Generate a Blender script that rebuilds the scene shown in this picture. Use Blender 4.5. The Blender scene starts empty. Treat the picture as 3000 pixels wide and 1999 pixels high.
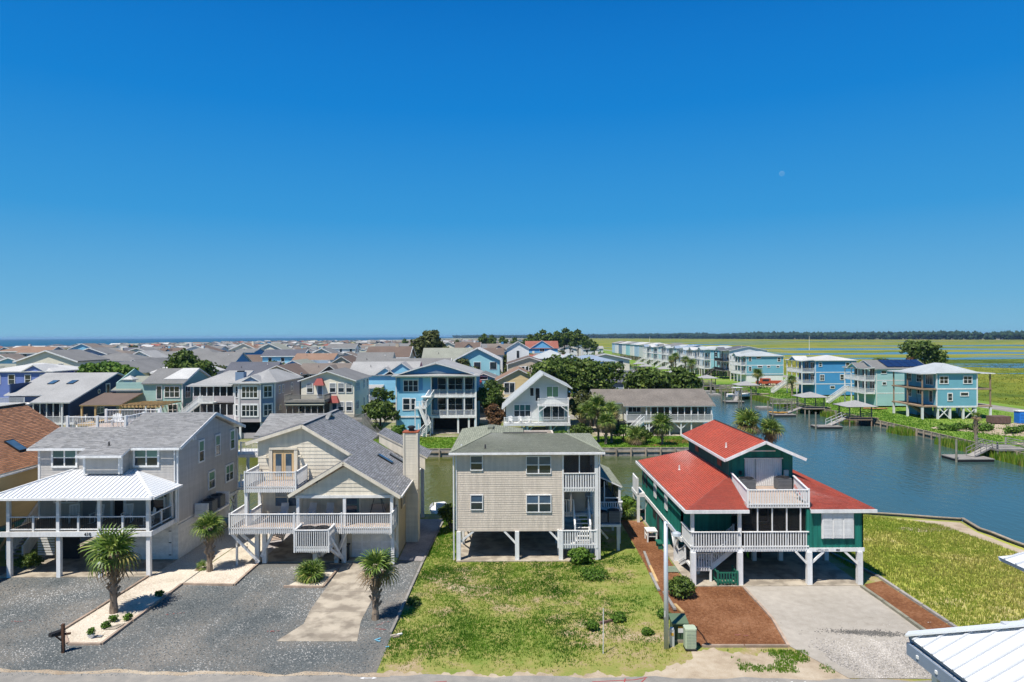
import bpy, math, random
from mathutils import Vector, Matrix
R = math.radians
random.seed(7)
sc = bpy.context.scene
col = sc.collection
# ------------------------------------------------------------------ camera
CAMH = 15.4
cam = bpy.data.cameras.new('camera'); camo = bpy.data.objects.new('camera', cam); col.objects.link(camo)
cam.sensor_width = 36.0; cam.lens = 24.0
cam.clip_start = 0.2; cam.clip_end = 40000.0
cam.shift_y = -14.5/3000.0
camo.location = (0, 0, CAMH)
camo.rotation_mode = 'QUATERNION'
camo.rotation_quaternion = (Matrix.Rotation(0.0048, 3, 'Y') @ Matrix.Rotation(R(90), 3, 'X')).to_quaternion()
sc.camera = camo
# ------------------------------------------------------------------ sun and sky
SUN = Vector((-0.34, -0.39, 1.0)).normalized()
elev = math.asin(SUN.z); azim = math.atan2(SUN.x, SUN.y)
sl = bpy.data.lights.new('sun', 'SUN'); so = bpy.data.objects.new('sun', sl); col.objects.link(so)
sl.energy = 5.0; sl.angle = R(0.53); sl.color = (1.0, 0.94, 0.85)
so.rotation_euler = SUN.to_track_quat('Z', 'Y').to_euler(); so.location = (-30, -25, 90)
w = bpy.data.worlds.new('World'); sc.world = w; w.use_nodes = True
nt = w.node_tree; bg = nt.nodes['Background']
sky = nt.nodes.new('ShaderNodeTexSky'); sky.sky_type = 'NISHITA'; sky.sun_disc = False
sky.sun_elevation = elev; sky.sun_rotation = azim
sky.altitude = 0; sky.air_density = 1.0; sky.dust_density = 0.0; sky.ozone_density = 5.0
hs = nt.nodes.new('ShaderNodeHueSaturation'); hs.inputs['Saturation'].default_value = 1.4; hs.inputs['Value'].default_value = 0.75
nt.links.new(sky.outputs[0], hs.inputs['Color'])
wt = nt.nodes.new('ShaderNodeTexCoord'); wsep = nt.nodes.new('ShaderNodeSeparateXYZ'); nt.links.new(wt.outputs['Generated'], wsep.inputs[0])
wcr = nt.nodes.new('ShaderNodeValToRGB'); we = wcr.color_ramp.elements; nt.links.new(wsep.outputs['Z'], wcr.inputs[0])
HAZE_SKY = [(0.0, (1.80, 3.95, 5.45)), (0.05, (1.22, 3.50, 5.55)), (0.165, (.36, 2.55, 5.5)), (0.313, (.075, 1.78, 5.1)), (0.45, (.04, 1.32, 4.5))]
for i, (p, c) in enumerate(HAZE_SKY):
    e = we[0] if i == 0 else (we[len(we)-1] if i == len(HAZE_SKY)-1 else we.new(p)); e.position = p; e.color = (c[0]/6, c[1]/6, c[2]/6, 1)
wms = nt.nodes.new('ShaderNodeVectorMath'); wms.operation = 'SCALE'; wms.inputs['Scale'].default_value = 6.0; nt.links.new(wcr.outputs[0], wms.inputs[0])
wmr = nt.nodes.new('ShaderNodeMapRange'); wmr.interpolation_type = 'SMOOTHSTEP'; nt.links.new(wsep.outputs['Z'], wmr.inputs[0])
wmr.inputs[1].default_value = 0.35; wmr.inputs[2].default_value = 0.8; wmr.inputs[3].default_value = 1.0; wmr.inputs[4].default_value = 0.0
wmx = nt.nodes.new('ShaderNodeMix'); wmx.data_type = 'RGBA'; nt.links.new(wmr.outputs[0], wmx.inputs[0]); nt.links.new(hs.outputs[0], wmx.inputs[6])
nt.links.new(wms.outputs[0], wmx.inputs[7]); nt.links.new(wmx.outputs[2], bg.inputs['Color'])
bg.inputs['Strength'].default_value = 0.10
sc.view_settings.view_transform = 'Standard'; sc.view_settings.look = 'None'
sc.view_settings.exposure = 0.33; sc.view_settings.gamma = 1.0
sc.render.engine = 'CYCLES'
sc.cycles.max_bounces = 6; sc.cycles.diffuse_bounces = 3; sc.cycles.glossy_bounces = 3
sc.cycles.transmission_bounces = 2; sc.cycles.transparent_max_bounces = 6; sc.cycles.volume_bounces = 0
sc.cycles.use_denoising = True
sc.cycles.caustics_reflective = False; sc.cycles.caustics_refractive = False
# ------------------------------------------------------------------ materials
MATS = {}
def mk(name, c, rough=0.75, var=0.10, scale=2.0, bump=0.0, bscale=30.0, rnd=0.0, tint=0.0, metal=0.0, spec=0.3, fine=0.0, fscale=40.0, c2=None, c2scale=1.0, c2lo=0.45, c2hi=0.6, world=False, stretch=None, streak=0.0):
    m = bpy.data.materials.new(name); m.use_nodes = True
    n = m.node_tree.nodes; l = m.node_tree.links; b = n['Principled BSDF']
    b.inputs['Roughness'].default_value = rough; b.inputs['Metallic'].default_value = metal
    b.inputs['Specular IOR Level'].default_value = spec
    tc = n.new('ShaderNodeTexCoord')
    if world:
        g = n.new('ShaderNodeNewGeometry'); src = g.outputs['Position']
    else:
        src = tc.outputs['Object']
    if stretch:
        mp = n.new('ShaderNodeMapping'); mp.inputs['Scale'].default_value = stretch
        l.new(src, mp.inputs['Vector']); src = mp.outputs[0]
    def noise(s, det=4.0):
        t = n.new('ShaderNodeTexNoise'); t.inputs['Scale'].default_value = s; t.inputs['Detail'].default_value = det
        l.new(src, t.inputs['Vector']); return t.outputs['Fac']
    def mixc(fac, a, bb, mode='MIX'):
        x = n.new('ShaderNodeMix'); x.data_type = 'RGBA'; x.blend_type = mode
        for k, v in ((0, fac), (6, a), (7, bb)):
            if hasattr(v, 'is_linked'): l.new(v, x.inputs[k])
            elif isinstance(v, (int, float)): x.inputs[k].default_value = v
            else: x.inputs[k].default_value = (*v, 1)
        return x.outputs[2]
    def mr(v, a, bb, lo=0.0, hi=1.0):
        x = n.new('ShaderNodeMapRange'); l.new(v, x.inputs[0])
        x.inputs[1].default_value = lo; x.inputs[2].default_value = hi; x.inputs[3].default_value = a; x.inputs[4].default_value = bb
        return x.outputs[0]
    cur = c
    if c2 is not None:
        cur = mixc(mr(noise(c2scale), 0, 1, c2lo, c2hi), c, c2)
    def mul(v):
        nonlocal cur
        x = n.new('ShaderNodeCombineColor')
        for i in range(3): l.new(v, x.inputs[i])
        cur = mixc(1.0, cur, x.outputs[0], 'MULTIPLY')
    if var: mul(mr(noise(scale), 1 - var, 1 + var, 0.25, 0.75))
    if fine: mul(mr(noise(fscale, 2.0), 1 - fine, 1 + fine, 0.25, 0.75))
    if streak:
        mp2 = n.new('ShaderNodeMapping'); mp2.inputs['Scale'].default_value = (2.6, 2.6, 0.22); l.new(src, mp2.inputs['Vector']); t2 = n.new('ShaderNodeTexNoise'); t2.inputs['Scale'].default_value = 1.5; t2.inputs['Detail'].default_value = 5; l.new(mp2.outputs[0], t2.inputs['Vector'])
        mul(mr(t2.outputs['Fac'], 1-streak, 1+streak*.35, .38, .62))
    if rnd:
        oi = n.new('ShaderNodeObjectInfo'); mul(mr(oi.outputs['Random'], 1 - rnd, 1 + rnd))
    if tint:
        at = n.new('ShaderNodeAttribute'); at.attribute_name = 'tint'; mul(mr(at.outputs['Fac'], 1 - tint, 1 + tint))
    if hasattr(cur, 'is_linked'): l.new(cur, b.inputs['Base Color'])
    else: b.inputs['Base Color'].default_value = (*cur, 1)
    if bump:
        bp = n.new('ShaderNodeBump'); bp.inputs['Strength'].default_value = bump; bp.inputs['Distance'].default_value = 0.02
        l.new(noise(bscale, 3.0), bp.inputs['Height']); l.new(bp.outputs[0], b.inputs['Normal'])
    MATS[name] = m
    return m
def srgb(h):
    h = h.lstrip('#'); r = []
    for i in (0, 2, 4):
        v = int(h[i:i+2], 16)/255.0
        r.append(v/12.92 if v <= 0.04045 else ((v+0.055)/1.055)**2.4)
    return tuple(r)
WHITE = mk('white_paint', (0.74, 0.74, 0.73), 0.55, 0.09, 1.1, rnd=0.06, fine=0.05, fscale=9, streak=0.10)
WHITEW = mk('white_weathered', (0.70, 0.69, 0.66), 0.7, 0.14, 3.0, rnd=0.06, fine=0.08)
GLASS = mk('window_glass', (0.018, 0.028, 0.036), 0.06, 0.5, 1.3, rnd=0.5, spec=0.7)
GLASST = mk('blind_glass', (0.10, 0.20, 0.19), 0.08, 0.2, 2.0, rnd=0.3, spec=0.6)
GLASSB = mk('blue_glass', (0.05, 0.10, 0.16), 0.08, 0.3, 2.0, rnd=0.3, spec=0.6)
CURT = mk('curtain_glass', (0.30, 0.32, 0.33), 0.12, 0.25, 3.0, spec=0.6, stretch=(8, 8, 0.5))
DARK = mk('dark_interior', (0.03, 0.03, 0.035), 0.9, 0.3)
BLACK = mk('black_metal', (0.02, 0.02, 0.022), 0.5, 0.2)
CONC = mk('concrete', (0.41, 0.36, 0.285), 0.9, 0.18, 0.7, bump=0.3, bscale=40, fine=0.10, c2=(0.25, 0.215, 0.17), c2scale=1.1, c2lo=0.44, c2hi=0.60)
WOODW = mk('weathered_wood', (0.30, 0.25, 0.19), 0.85, 0.2, 2.0, rnd=0.18, fine=0.15, stretch=(1, 1, 0.3))
WOODG = mk('grey_wood', (0.27, 0.255, 0.235), 0.9, 0.2, 1.5, rnd=0.2, fine=0.15)
WOODN = mk('new_lumber', (0.50, 0.34, 0.16), 0.8, 0.15, 2.0, rnd=0.15)
WOODB = mk('brown_dock_wood', (0.27, 0.19, 0.13), 0.85, 0.2, 2.0, rnd=0.2)
PILEG = mk('piling_wood', (0.22, 0.21, 0.16), 0.9, 0.25, 1.5, rnd=0.15)
DECK = mk('deck_boards', (0.42, 0.33, 0.27), 0.8, 0.15, 2.0, rnd=0.18)
ACG = mk('condenser_grey', (0.10, 0.11, 0.12), 0.5, 0.1)
GUTTER = WHITE
# ------------------------------------------------------------------ mesh helpers
class MB:
    def __init__(s): s.v = []; s.f = []; s.t = []; s.m = []; s.tint = None; s.mi = 0
    def poly(s, pts, tint=0.5):
        i = len(s.v); s.v += [tuple(p) for p in pts]; s.f.append(tuple(range(i, i+len(pts)))); s.t.append(tint); s.m.append(s.mi)
    def box(s, x0, y0, z0, x1, y1, z1, tint=0.5):
        if x1 < x0: x0, x1 = x1, x0
        if y1 < y0: y0, y1 = y1, y0
        if z1 < z0: z0, z1 = z1, z0
        i = len(s.v)
        s.v += [(x0,y0,z0),(x1,y0,z0),(x1,y1,z0),(x0,y1,z0),(x0,y0,z1),(x1,y0,z1),(x1,y1,z1),(x0,y1,z1)]
        for q in ((0,3,2,1),(4,5,6,7),(0,1,5,4),(1,2,6,5),(2,3,7,6),(3,0,4,7)):
            s.f.append(tuple(i+k for k in q)); s.t.append(tint); s.m.append(s.mi)
        return s
    def bar(s, p, q, w, h=None, up=(0,0,1), tint=0.5):
        h = h or w; p = Vector(p); q = Vector(q); d = (q-p)
        if d.length < 1e-6: return s
        d.normalize(); up = Vector(up)
        if abs(d.dot(up)) > 0.98: up = Vector((0,1,0))
        a = d.cross(up).normalized()*(w/2); b = a.cross(d).normalized()*(h/2)
        i = len(s.v)
        for c in (p, q): s.v += [tuple(c-a-b), tuple(c+a-b), tuple(c+a+b), tuple(c-a+b)]
        for f in ((0,1,2,3),(7,6,5,4),(0,4,5,1),(1,5,6,2),(2,6,7,3),(3,7,4,0)):
            s.f.append(tuple(i+k for k in f)); s.t.append(tint); s.m.append(s.mi)
        return s
    def tube(s, p, q, r0, r1=None, n=8, cap=True):
        r1 = r0 if r1 is None else r1; p = Vector(p); q = Vector(q); d = (q-p).normalized()
        a = d.orthogonal().normalized(); b = d.cross(a); i = len(s.v)
        for c, r in ((p, r0), (q, r1)):
            for k in range(n):
                t = 2*math.pi*k/n; s.v.append(tuple(c + a*(r*math.cos(t)) + b*(r*math.sin(t))))
        for k in range(n):
            s.f.append((i+k, i+(k+1) % n, i+n+(k+1) % n, i+n+k)); s.t.append(0.5); s.m.append(s.mi)
        if cap:
            s.f.append(tuple(i+n+k for k in range(n))); s.f.append(tuple(i+n-1-k for k in range(n))); s.t += [0.5]*2; s.m += [s.mi]*2
        return s
    def path(s, pts, radii, n=7):
        P = [Vector(p) for p in pts]; i = len(s.v); a = None
        for k, c in enumerate(P):
            d = (P[min(k+1, len(P)-1)]-P[max(k-1, 0)]).normalized()
            a = d.orthogonal().normalized() if a is None else (a - d*a.dot(d)).normalized()
            b = d.cross(a)
            for j in range(n):
                t = 2*math.pi*j/n; s.v.append(tuple(c + a*(radii[k]*math.cos(t)) + b*(radii[k]*math.sin(t))))
        for k in range(len(P)-1):
            for j in range(n):
                o = i+k*n; s.f.append((o+j, o+(j+1) % n, o+n+(j+1) % n, o+n+j)); s.t.append(random.random()); s.m.append(s.mi)
        s.f.append(tuple(i+(len(P)-1)*n+j for j in range(n))); s.t.append(0.5); s.m.append(s.mi)
        return s
    def lathe(s, c, prof, n=12):
        i = len(s.v)
        for r, z in prof:
            for k in range(n):
                t = 2*math.pi*k/n; s.v.append((c[0]+r*math.cos(t), c[1]+r*math.sin(t), c[2]+z))
        for a in range(len(prof)-1):
            for k in range(n):
                o = i+a*n; s.f.append((o+k, o+(k+1) % n, o+n+(k+1) % n, o+n+k)); s.t.append(0.5); s.m.append(s.mi)
        s.f.append(tuple(i+(len(prof)-1)*n+k for k in range(n))); s.t.append(0.5); s.m.append(s.mi)
        return s
    def prism(s, pts, vec, tint=0.5):
        vec = Vector(vec); a = [Vector(p) for p in pts]; b = [p+vec for p in a]
        s.poly(a[::-1], tint); s.poly(b, tint)
        for k in range(len(a)):
            k2 = (k+1) % len(a); s.poly((a[k], a[k2], b[k2], b[k]), tint)
        return s
    def mesh(s, name, mats, off=(0,0,0), smooth=False):
        me = bpy.data.meshes.new(name)
        if off[0] or off[1] or off[2]: vv = [(x-off[0], y-off[1], z-off[2]) for x, y, z in s.v]
        else: vv = s.v
        me.from_pydata(vv, [], s.f)
        if not isinstance(mats, (list, tuple)): mats = [mats]
        for m in mats: me.materials.append(m)
        if len(mats) > 1: me.polygons.foreach_set('material_index', s.m)
        at = me.attributes.new('tint', 'FLOAT', 'FACE'); at.data.foreach_set('value', s.t)
        if smooth: me.polygons.foreach_set('use_smooth', [True]*len(s.f))
        me.update()
        return me
def newobj(name, mesh, parent=None, loc=None, rz=0.0):
    o = bpy.data.objects.new(name, mesh); col.objects.link(o)
    if parent is not None:
        o.parent = parent; KIDS.setdefault(parent.name, []).append(o)
    if loc is not None: o.location = loc
    if rz: o.rotation_euler = (0, 0, rz)
    return o
def tag(o, label=None, cat=None, group=None, kind=None):
    if label: o['label'] = label
    if cat: o['category'] = cat
    if group: o['group'] = group
    if kind: o['kind'] = kind
    return o
class Thing:
    def __init__(s, name, label, cat, loc=(0,0,0), group=None, rz=0.0):
        s.r = newobj(name, None, None, loc, rz); tag(s.r, label, cat, group); s.off = tuple(loc) if not rz else (0,0,0)
        s.rz = rz
    def part(s, name, mb, mat, parent=None, kind=None, smooth=False, label=None):
        o = newobj(name, mb.mesh(name, mat, s.off, smooth), parent or s.r)
        tag(o, label, None, None, kind); return o
    def inst(s, name, mesh, loc, rz=0.0, parent=None):
        return newobj(name, mesh, parent or s.r, (loc[0]-s.off[0], loc[1]-s.off[1], loc[2]-s.off[2]), rz)
def solo(name, mb, mat, label=None, cat=None, group=None, kind=None, smooth=False, off=(0,0,0)):
    o = newobj(name, mb.mesh(name, mat, off, smooth), None, off); tag(o, label, cat, group, kind); return o
def copy_tree(o, parent=None, loc=None, rz=None, label=None, scale=None):
    c = o.copy(); col.objects.link(c); c.parent = parent
    if parent is not None: KIDS.setdefault(parent.name, []).append(c)
    if loc is not None: c.location = loc
    if rz is not None: c.rotation_euler = (0, 0, rz)
    if scale is not None: c.scale = scale if isinstance(scale, tuple) else (scale,)*3
    if label: c['label'] = label
    for ch in list(KIDS.get(o.name, ())): copy_tree(ch, c)
    return c
KIDS = {}
RPOST = set()
# ------------------------------------------------------------------ architectural pieces
MCACHE = {}
def cached(key, fn):
    if key not in MCACHE: MCACHE[key] = fn()
    return MCACHE[key]
def wall_frame(p0, p1):
    d = Vector((p1[0]-p0[0], p1[1]-p0[1], 0)); L = d.length; d /= L
    n = Vector((d.y, -d.x, 0)); return d, n, L
def band(poly, z):
    xs = []
    for i in range(len(poly)):
        (x0, z0), (x1, z1) = poly[i], poly[(i+1) % len(poly)]
        if (z0-z)*(z1-z) <= 0 and abs(z1-z0) > 1e-9: xs.append(x0+(x1-x0)*(z-z0)/(z1-z0))
        elif abs(z1-z0) < 1e-9 and abs(z-z0) < 1e-6: xs += [x0, x1]
    return (min(xs), max(xs)) if xs else None
def clad(th, p0, p1, poly, mat, course=0.16, style='lap', single=True, core=None, thick=0.14, name='wall'):
    """wall whose outside runs p0->p1 (seen left to right); poly = convex outline in (s,z)"""
    d, n, L = wall_frame(p0, p1); o = Vector((p0[0], p0[1], 0))
    P = lambda s_, z, e=0.0: o + d*s_ + Vector((0, 0, z)) + n*e
    mb = MB(); mb.prism([P(a, b) for a, b in poly], -n*thick)
    w = th.part(name, mb, core or mat)
    zmin = min(b for a, b in poly); zmax = max(b for a, b in poly)
    if style == 'board':            # vertical battens
        a0 = min(a for a, b in poly); a1 = max(a for a, b in poly); k = a0+course
        while k < a1-0.02:
            zz = []
            for i in range(len(poly)):
                (x0, z0), (x1, z1) = poly[i], poly[(i+1) % len(poly)]
                if (x0-k)*(x1-k) <= 0 and abs(x1-x0) > 1e-9: zz.append(z0+(z1-z0)*(k-x0)/(x1-x0))
            if len(zz) > 1 and max(zz)-min(zz) > 0.05:
                m2 = MB(); q = P(k, 0, 0.012); zl, zh = min(zz), max(zz)
                m2.bar(P(k, zl, 0.008), P(k, zh, 0.008), 0.04, 0.02, up=n)
                th.part('batten', m2, mat, w)
            k += course
        return w
    joint = MB() if not single else None
    z = zmin
    while z < zmax-0.01:
        zt = min(z+course, zmax)
        lo = band(poly, z+1e-5); hi = band(poly, zt-1e-5)
        if lo is None: break
        if hi is None: hi = ((lo[0]+lo[1])/2,)*2
        mb = joint or MB()
        if style == 'lap':
            e0, e1 = (0.016 if course < .25 else 0.026), 0.005; tt = random.random()
            a, b, c, e = P(lo[0], z, e0), P(lo[1], z, e0), P(hi[1], zt, e1), P(hi[0], zt, e1)
            mb.poly((a, b, c, e), tt); mb.poly((P(lo[0], z, 0), P(lo[1], z, 0), b, a), tt)
            mb.poly((P(lo[0], z, 0), a, e, P(hi[0], zt, 0)), tt); mb.poly((b, P(lo[1], z, 0), P(hi[1], zt, 0), c), tt)
        else:                        # individual shingles
            s_ = lo[0]-random.random()*0.1
            while s_ < lo[1]:
                wd = random.choice((0.13, 0.16, 0.2, 0.24)); a0 = max(s_, lo[0]); a1 = min(s_+wd-0.008, lo[1])
                if a1-a0 > 0.01:
                    e0 = 0.024+random.random()*0.004; tt = random.random(); zb = z-random.random()*0.008
                    mb.poly((P(a0, zb, e0), P(a1, zb, e0), P(a1, zt, 0.006), P(a0, zt, 0.006)), tt)
                    mb.poly((P(a0, zb, 0), P(a1, zb, 0), P(a1, zb, e0), P(a0, zb, e0)), tt)
                s_ += wd
        if joint is None: th.part('siding_board' if style == 'lap' else 'shingle_course', mb, mat, w)
        z += course
    if joint is not None: th.part('siding', joint, mat, w, kind='stuff')
    return w
def rect(L, z0, z1, a=0.0): return [(a, z0), (L, z0), (L, z1), (a, z1)]
def clip_poly(poly, clip):
    out = poly
    for i in range(len(clip)):
        (ax, ay), (bx, by) = clip[i], clip[(i+1) % len(clip)]
        inp = out; out = []
        if not inp: return out
        f = lambda p: (bx-ax)*(p[1]-ay)-(by-ay)*(p[0]-ax)
        for k in range(len(inp)):
            p, q = inp[k], inp[(k+1) % len(inp)]; fp, fq = f(p), f(q)
            if fp >= 0: out.append(p)
            if fp*fq < 0:
                t = fp/(fp-fq); out.append((p[0]+(q[0]-p[0])*t, p[1]+(q[1]-p[1])*t))
    return out
def roof_plane(th, pts, mat, parent=None, course=0.15, tab=0.32, thick=0.10, trim=None, shingles=True, name='roof', seam=None, seammat=None, shadow=0.28):
    """pts: convex polygon, first edge = eave (low, left to right seen from outside)"""
    P = [Vector(p) for p in pts]; e = (P[1]-P[0]).normalized()
    nn = Vector((0, 0, 0))
    for i in range(len(P)): nn += P[i].cross(P[(i+1) % len(P)])
    nn.normalize()
    if nn.z < 0: nn = -nn
    e = Vector((e.x, e.y, 0)).normalized() if abs(e.z) < 0.02 else Vector((0, 0, 1)).cross(nn).normalized()*1
    if e.dot(P[1]-P[0]) < 0: e = -e
    u = nn.cross(e); o = P[0]
    if u.z < 0: u = -u
    mb = MB(); mb.prism([p for p in P], -nn*thick)
    rp = th.part(name, mb, trim or mat, parent)
    uv = [((p-o).dot(e), (p-o).dot(u)) for p in P]
    ar = sum(uv[i][0]*uv[(i+1) % len(uv)][1]-uv[(i+1) % len(uv)][0]*uv[i][1] for i in range(len(uv)))
    cl = uv if ar > 0 else uv[::-1]
    b0 = min(q[1] for q in uv); b1 = max(q[1] for q in uv); a0 = min(q[0] for q in uv); a1 = max(q[0] for q in uv)
    if seam:
        mb = MB(); mb.poly([p+nn*0.006 for p in P]); th.part('metal_sheet', mb, mat, rp)
        k = a0+seam*0.6
        while k < a1:
            s2 = clip_poly([(k-0.02, b0), (k+0.02, b0), (k+0.02, b1), (k-0.02, b1)], cl)
            if s2:
                bl = min(q[1] for q in s2); bh = max(q[1] for q in s2)
                if bh-bl > 0.1:
                    m2 = MB(); m2.bar(o+e*k+u*bl+nn*0.026, o+e*k+u*bh+nn*0.026, 0.05, 0.045, up=nn)
                    th.part('seam', m2, seammat or mat, rp)
            k += seam
        return rp
    if not shingles: return rp
    mb = MB(); b = b0; row = 0
    inside = lambda q: all((cl[(i+1) % len(cl)][0]-cl[i][0])*(q[1]-cl[i][1])-(cl[(i+1) % len(cl)][1]-cl[i][1])*(q[0]-cl[i][0]) >= -1e-6 for i in range(len(cl)))
    W = lambda q, bb: o + e*q[0] + u*q[1] + nn*(0.004+0.022*max(0.0, 1-(q[1]-bb)/course))
    while b < b1:
        a = a0-random.random()*tab; row += 1
        while a < a1:
            wd = tab*random.choice((0.7, 1.0, 1.0, 1.3)); q = [(a, b), (a+wd-0.006, b), (a+wd-0.006, b+course), (a, b+course)]
            full = all(inside(k) for k in q)
            if not full: q = clip_poly(q, cl)
            if len(q) > 2:
                tt = 0.2+0.8*random.random(); mb.poly([W(k, b) for k in q], tt)
                bs = course*shadow  # course shadow lines painted in as a dark strip on each tab
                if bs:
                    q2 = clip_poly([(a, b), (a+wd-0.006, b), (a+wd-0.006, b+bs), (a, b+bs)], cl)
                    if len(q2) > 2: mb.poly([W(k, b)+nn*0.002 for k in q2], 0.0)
            a += wd
        b += course
    th.part('shingles', mb, mat, rp, kind='stuff')
    return rp
def window_meshes(w, h, style, fw=0.09, fmat=None, gmat=None, gmat2=None):
    fmat = fmat or WHITE; key = ('win', round(w, 3), round(h, 3), style, fw, fmat.name, (gmat or GLASS).name, (gmat2 or GLASS).name)
    def make():
        f = MB(); y0, y1 = -0.05, 0.03
        f.box(-w/2-fw, y0, h/2, w/2+fw, y1, h/2+fw*1.2); f.box(-w/2-fw, y0, -h/2-fw, w/2+fw, y1, -h/2)
        f.box(-w/2-fw, y0, -h/2, -w/2, y1, h/2); f.box(w/2, y0, -h/2, w/2+fw, y1, h/2)
        cols = {'1': 1, 'dh': 1, 'dh2': 2, 'dh3': 3, 'dh4': 4, 'p2': 2, 'p3': 3, 'p4': 4, 'slot': 1}[style]
        dh = style.startswith('dh'); cw = w/cols; res = []
        mu = MB()
        for i in range(1, cols): mu.box(-w/2+cw*i-0.045, -0.035, -h/2, -w/2+cw*i+0.045, 0.02, h/2)
        if dh: 
            for i in range(cols): mu.box(-w/2+cw*i+0.046*(i > 0), -0.03, -0.03, -w/2+cw*(i+1)-0.046*(i < cols-1), 0.02, 0.03)
        hasmu = cols > 1 or dh
        panes = []
        for i in range(cols):
            xa = -w/2+cw*i+(0.046 if i else 0.0); xb = -w/2+cw*(i+1)-(0.046 if i < cols-1 else 0.0)
            for k, (za, zb) in enumerate(((0.031, h/2), (-h/2, -0.031)) if dh else ((-h/2, h/2),)):
                p = MB(); p.box(xa+.001, -0.012, za+.001, xb-.001, 0.005, zb-.001)
                panes.append(p.mesh('pane', (gmat if k == 0 and gmat else (gmat2 or GLASS))))
        return f.mesh('window', fmat), (mu.mesh('mullion', fmat) if hasmu else None), panes
    return cached(key, make)
def window(th, p0, p1, s, z, w, h, style='dh', fw=0.09, fmat=None, gmat=None, gmat2=None, e=0.045, name='window', detail=2):
    d, n, L = wall_frame(p0, p1); f, mu, panes = window_meshes(w, h, style, fw, fmat, gmat, gmat2)
    q = Vector((p0[0], p0[1], 0)) + d*s + n*e; rz = math.atan2(d.y, d.x)
    o = th.inst(name, f, (q.x, q.y, z), rz)
    if mu: newobj('mullion', mu, o)
    for p in panes: newobj('pane', p, o)
    return o
def far_window_mesh(w, h):
    def make():
        m = MB(); m.box(-w/2-0.1, -0.05, -h/2-0.1, w/2+0.1, 0.02, h/2+0.1); m.mi = 1; m.box(-w/2, -0.07, -h/2, w/2, -0.04, h/2)
        return m.mesh('window', [WHITE, GLASS])
    return cached(('fw', w, h), make)
def baluster_mesh(h, w, mat, t=None):
    return cached(('bal', round(h, 2), w, mat.name, t), lambda: MB().box(-w/2, -(t or w)/2, 0, w/2, (t or w)/2, h).mesh('baluster', mat))
def railing(th, p0, p1, z0, z1, mat, bal=0.05, gap=0.14, single=True, bmat=None, post=0.1, low=0.10, skirt=0.0, name='railing', zs=0.0, topw=0.12, nopost=False, bt=None):
    """rail between two plan points; zs = rise from p0 to p1; skirt: balusters hang below the deck edge"""
    a = Vector((p0[0], p0[1], z0)); b = Vector((p1[0], p1[1], z0+zs)); H = z1-z0
    mb = MB(); up = Vector((0, 0, H))
    mb.bar(a+up-Vector((0,0,.02)), b+up-Vector((0,0,.02)), topw, 0.05)
    mb.bar(a+Vector((0, 0, low)), b+Vector((0, 0, low)), 0.05, 0.08)
    if not nopost:
        for q in (a, b):
            kk = (id(th), round(q.x, 1), round(q.y, 1), round(q.z, 1))
            if kk in RPOST: continue
            RPOST.add(kk); mb.box(q.x-post/2, q.y-post/2, q.z-skirt, q.x+post/2, q.y+post/2, q.z+H+0.06)
    L = (b-a).length; n = max(1, int(L/gap)); bmat = bmat or mat
    d = (b-a)/n; rz = math.atan2(b.y-a.y, b.x-a.x)
    if not single:
        for k in range(1, n):
            q = a+d*k; mb.box(q.x-bal/2, q.y-bal/2, q.z-skirt, q.x+bal/2, q.y+bal/2, q.z+H-0.06)
    o = th.part(name, mb, mat)
    if single:
        me = baluster_mesh(H+skirt-0.05, bal, bmat, bt)
        for k in range(1, n):
            q = a+d*k; th.inst('baluster', me, (q.x, q.y, q.z-skirt), rz, o)
    return o
def post(th, x, y, z0, z1, w, mat, name='post', parent=None):
    me = cached((name, round(z1-z0, 2), w, mat.name), lambda: MB().box(-w/2, -w/2, 0, w/2, w/2, z1-z0).mesh(name, mat))
    return th.inst(name, me, (x, y, z0), 0.0, parent)
def brace(th, p, q, mat, w=0.09, h=0.14, name='brace'):
    mb = MB(); mb.bar(p, q, w, h); return th.part(name, mb, mat)
def simple(th, name, mat, *boxes, parent=None, smooth=False):
    mb = MB()
    for b in boxes: mb.box(*b)
    return th.part(name, mb, mat, parent)
def stairs(th, p0, p1, z0, z1, width, mat, tmat=None, n=None, rail=True, single=True, railh=0.9, sides=(1, 1), gap=0.14):
    """flight from bottom p0 (z0) to top p1 (z1)"""
    a = Vector((p0[0], p0[1], z0)); b = Vector((p1[0], p1[1], z1)); d = Vector((b.x-a.x, b.y-a.y, 0)).normalized()
    s = Vector((-d.y, d.x, 0)); n = n or max(3, round((z1-z0)/0.19))
    for k in (-1, 1):
        mb = MB(); mb.bar(a+s*(k*width/2), b+s*(k*width/2), 0.05, 0.26); th.part('stringer', mb, mat)
    rz = math.atan2(d.y, d.x); run = (Vector((b.x, b.y, 0))-Vector((a.x, a.y, 0))).length/n
    me = cached(('tread', round(width, 2), round(run, 2), (tmat or mat).name), lambda: MB().box(-run*0.55, -width/2+.03, -0.04, run*0.45, width/2-.03, 0).mesh('tread', tmat or mat))
    for k in range(1, n+1):
        q = a+(b-a)*(k/n)-d*(run/2); th.inst('tread', me, (q.x, q.y, z0+(z1-z0)*k/n), rz)
    if rail:
        for k in (-1, 1):
            if not sides[(k+1)//2]: continue
            q0 = a+s*(k*(width/2+.06)); q1 = b+s*(k*(width/2+.06))
            railing(th, (q0.x, q0.y), (q1.x, q1.y), z0+.1, z0+.1+railh, mat, 0.045, gap, single, zs=z1-z0, name='stair_railing', low=0.12)
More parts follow.
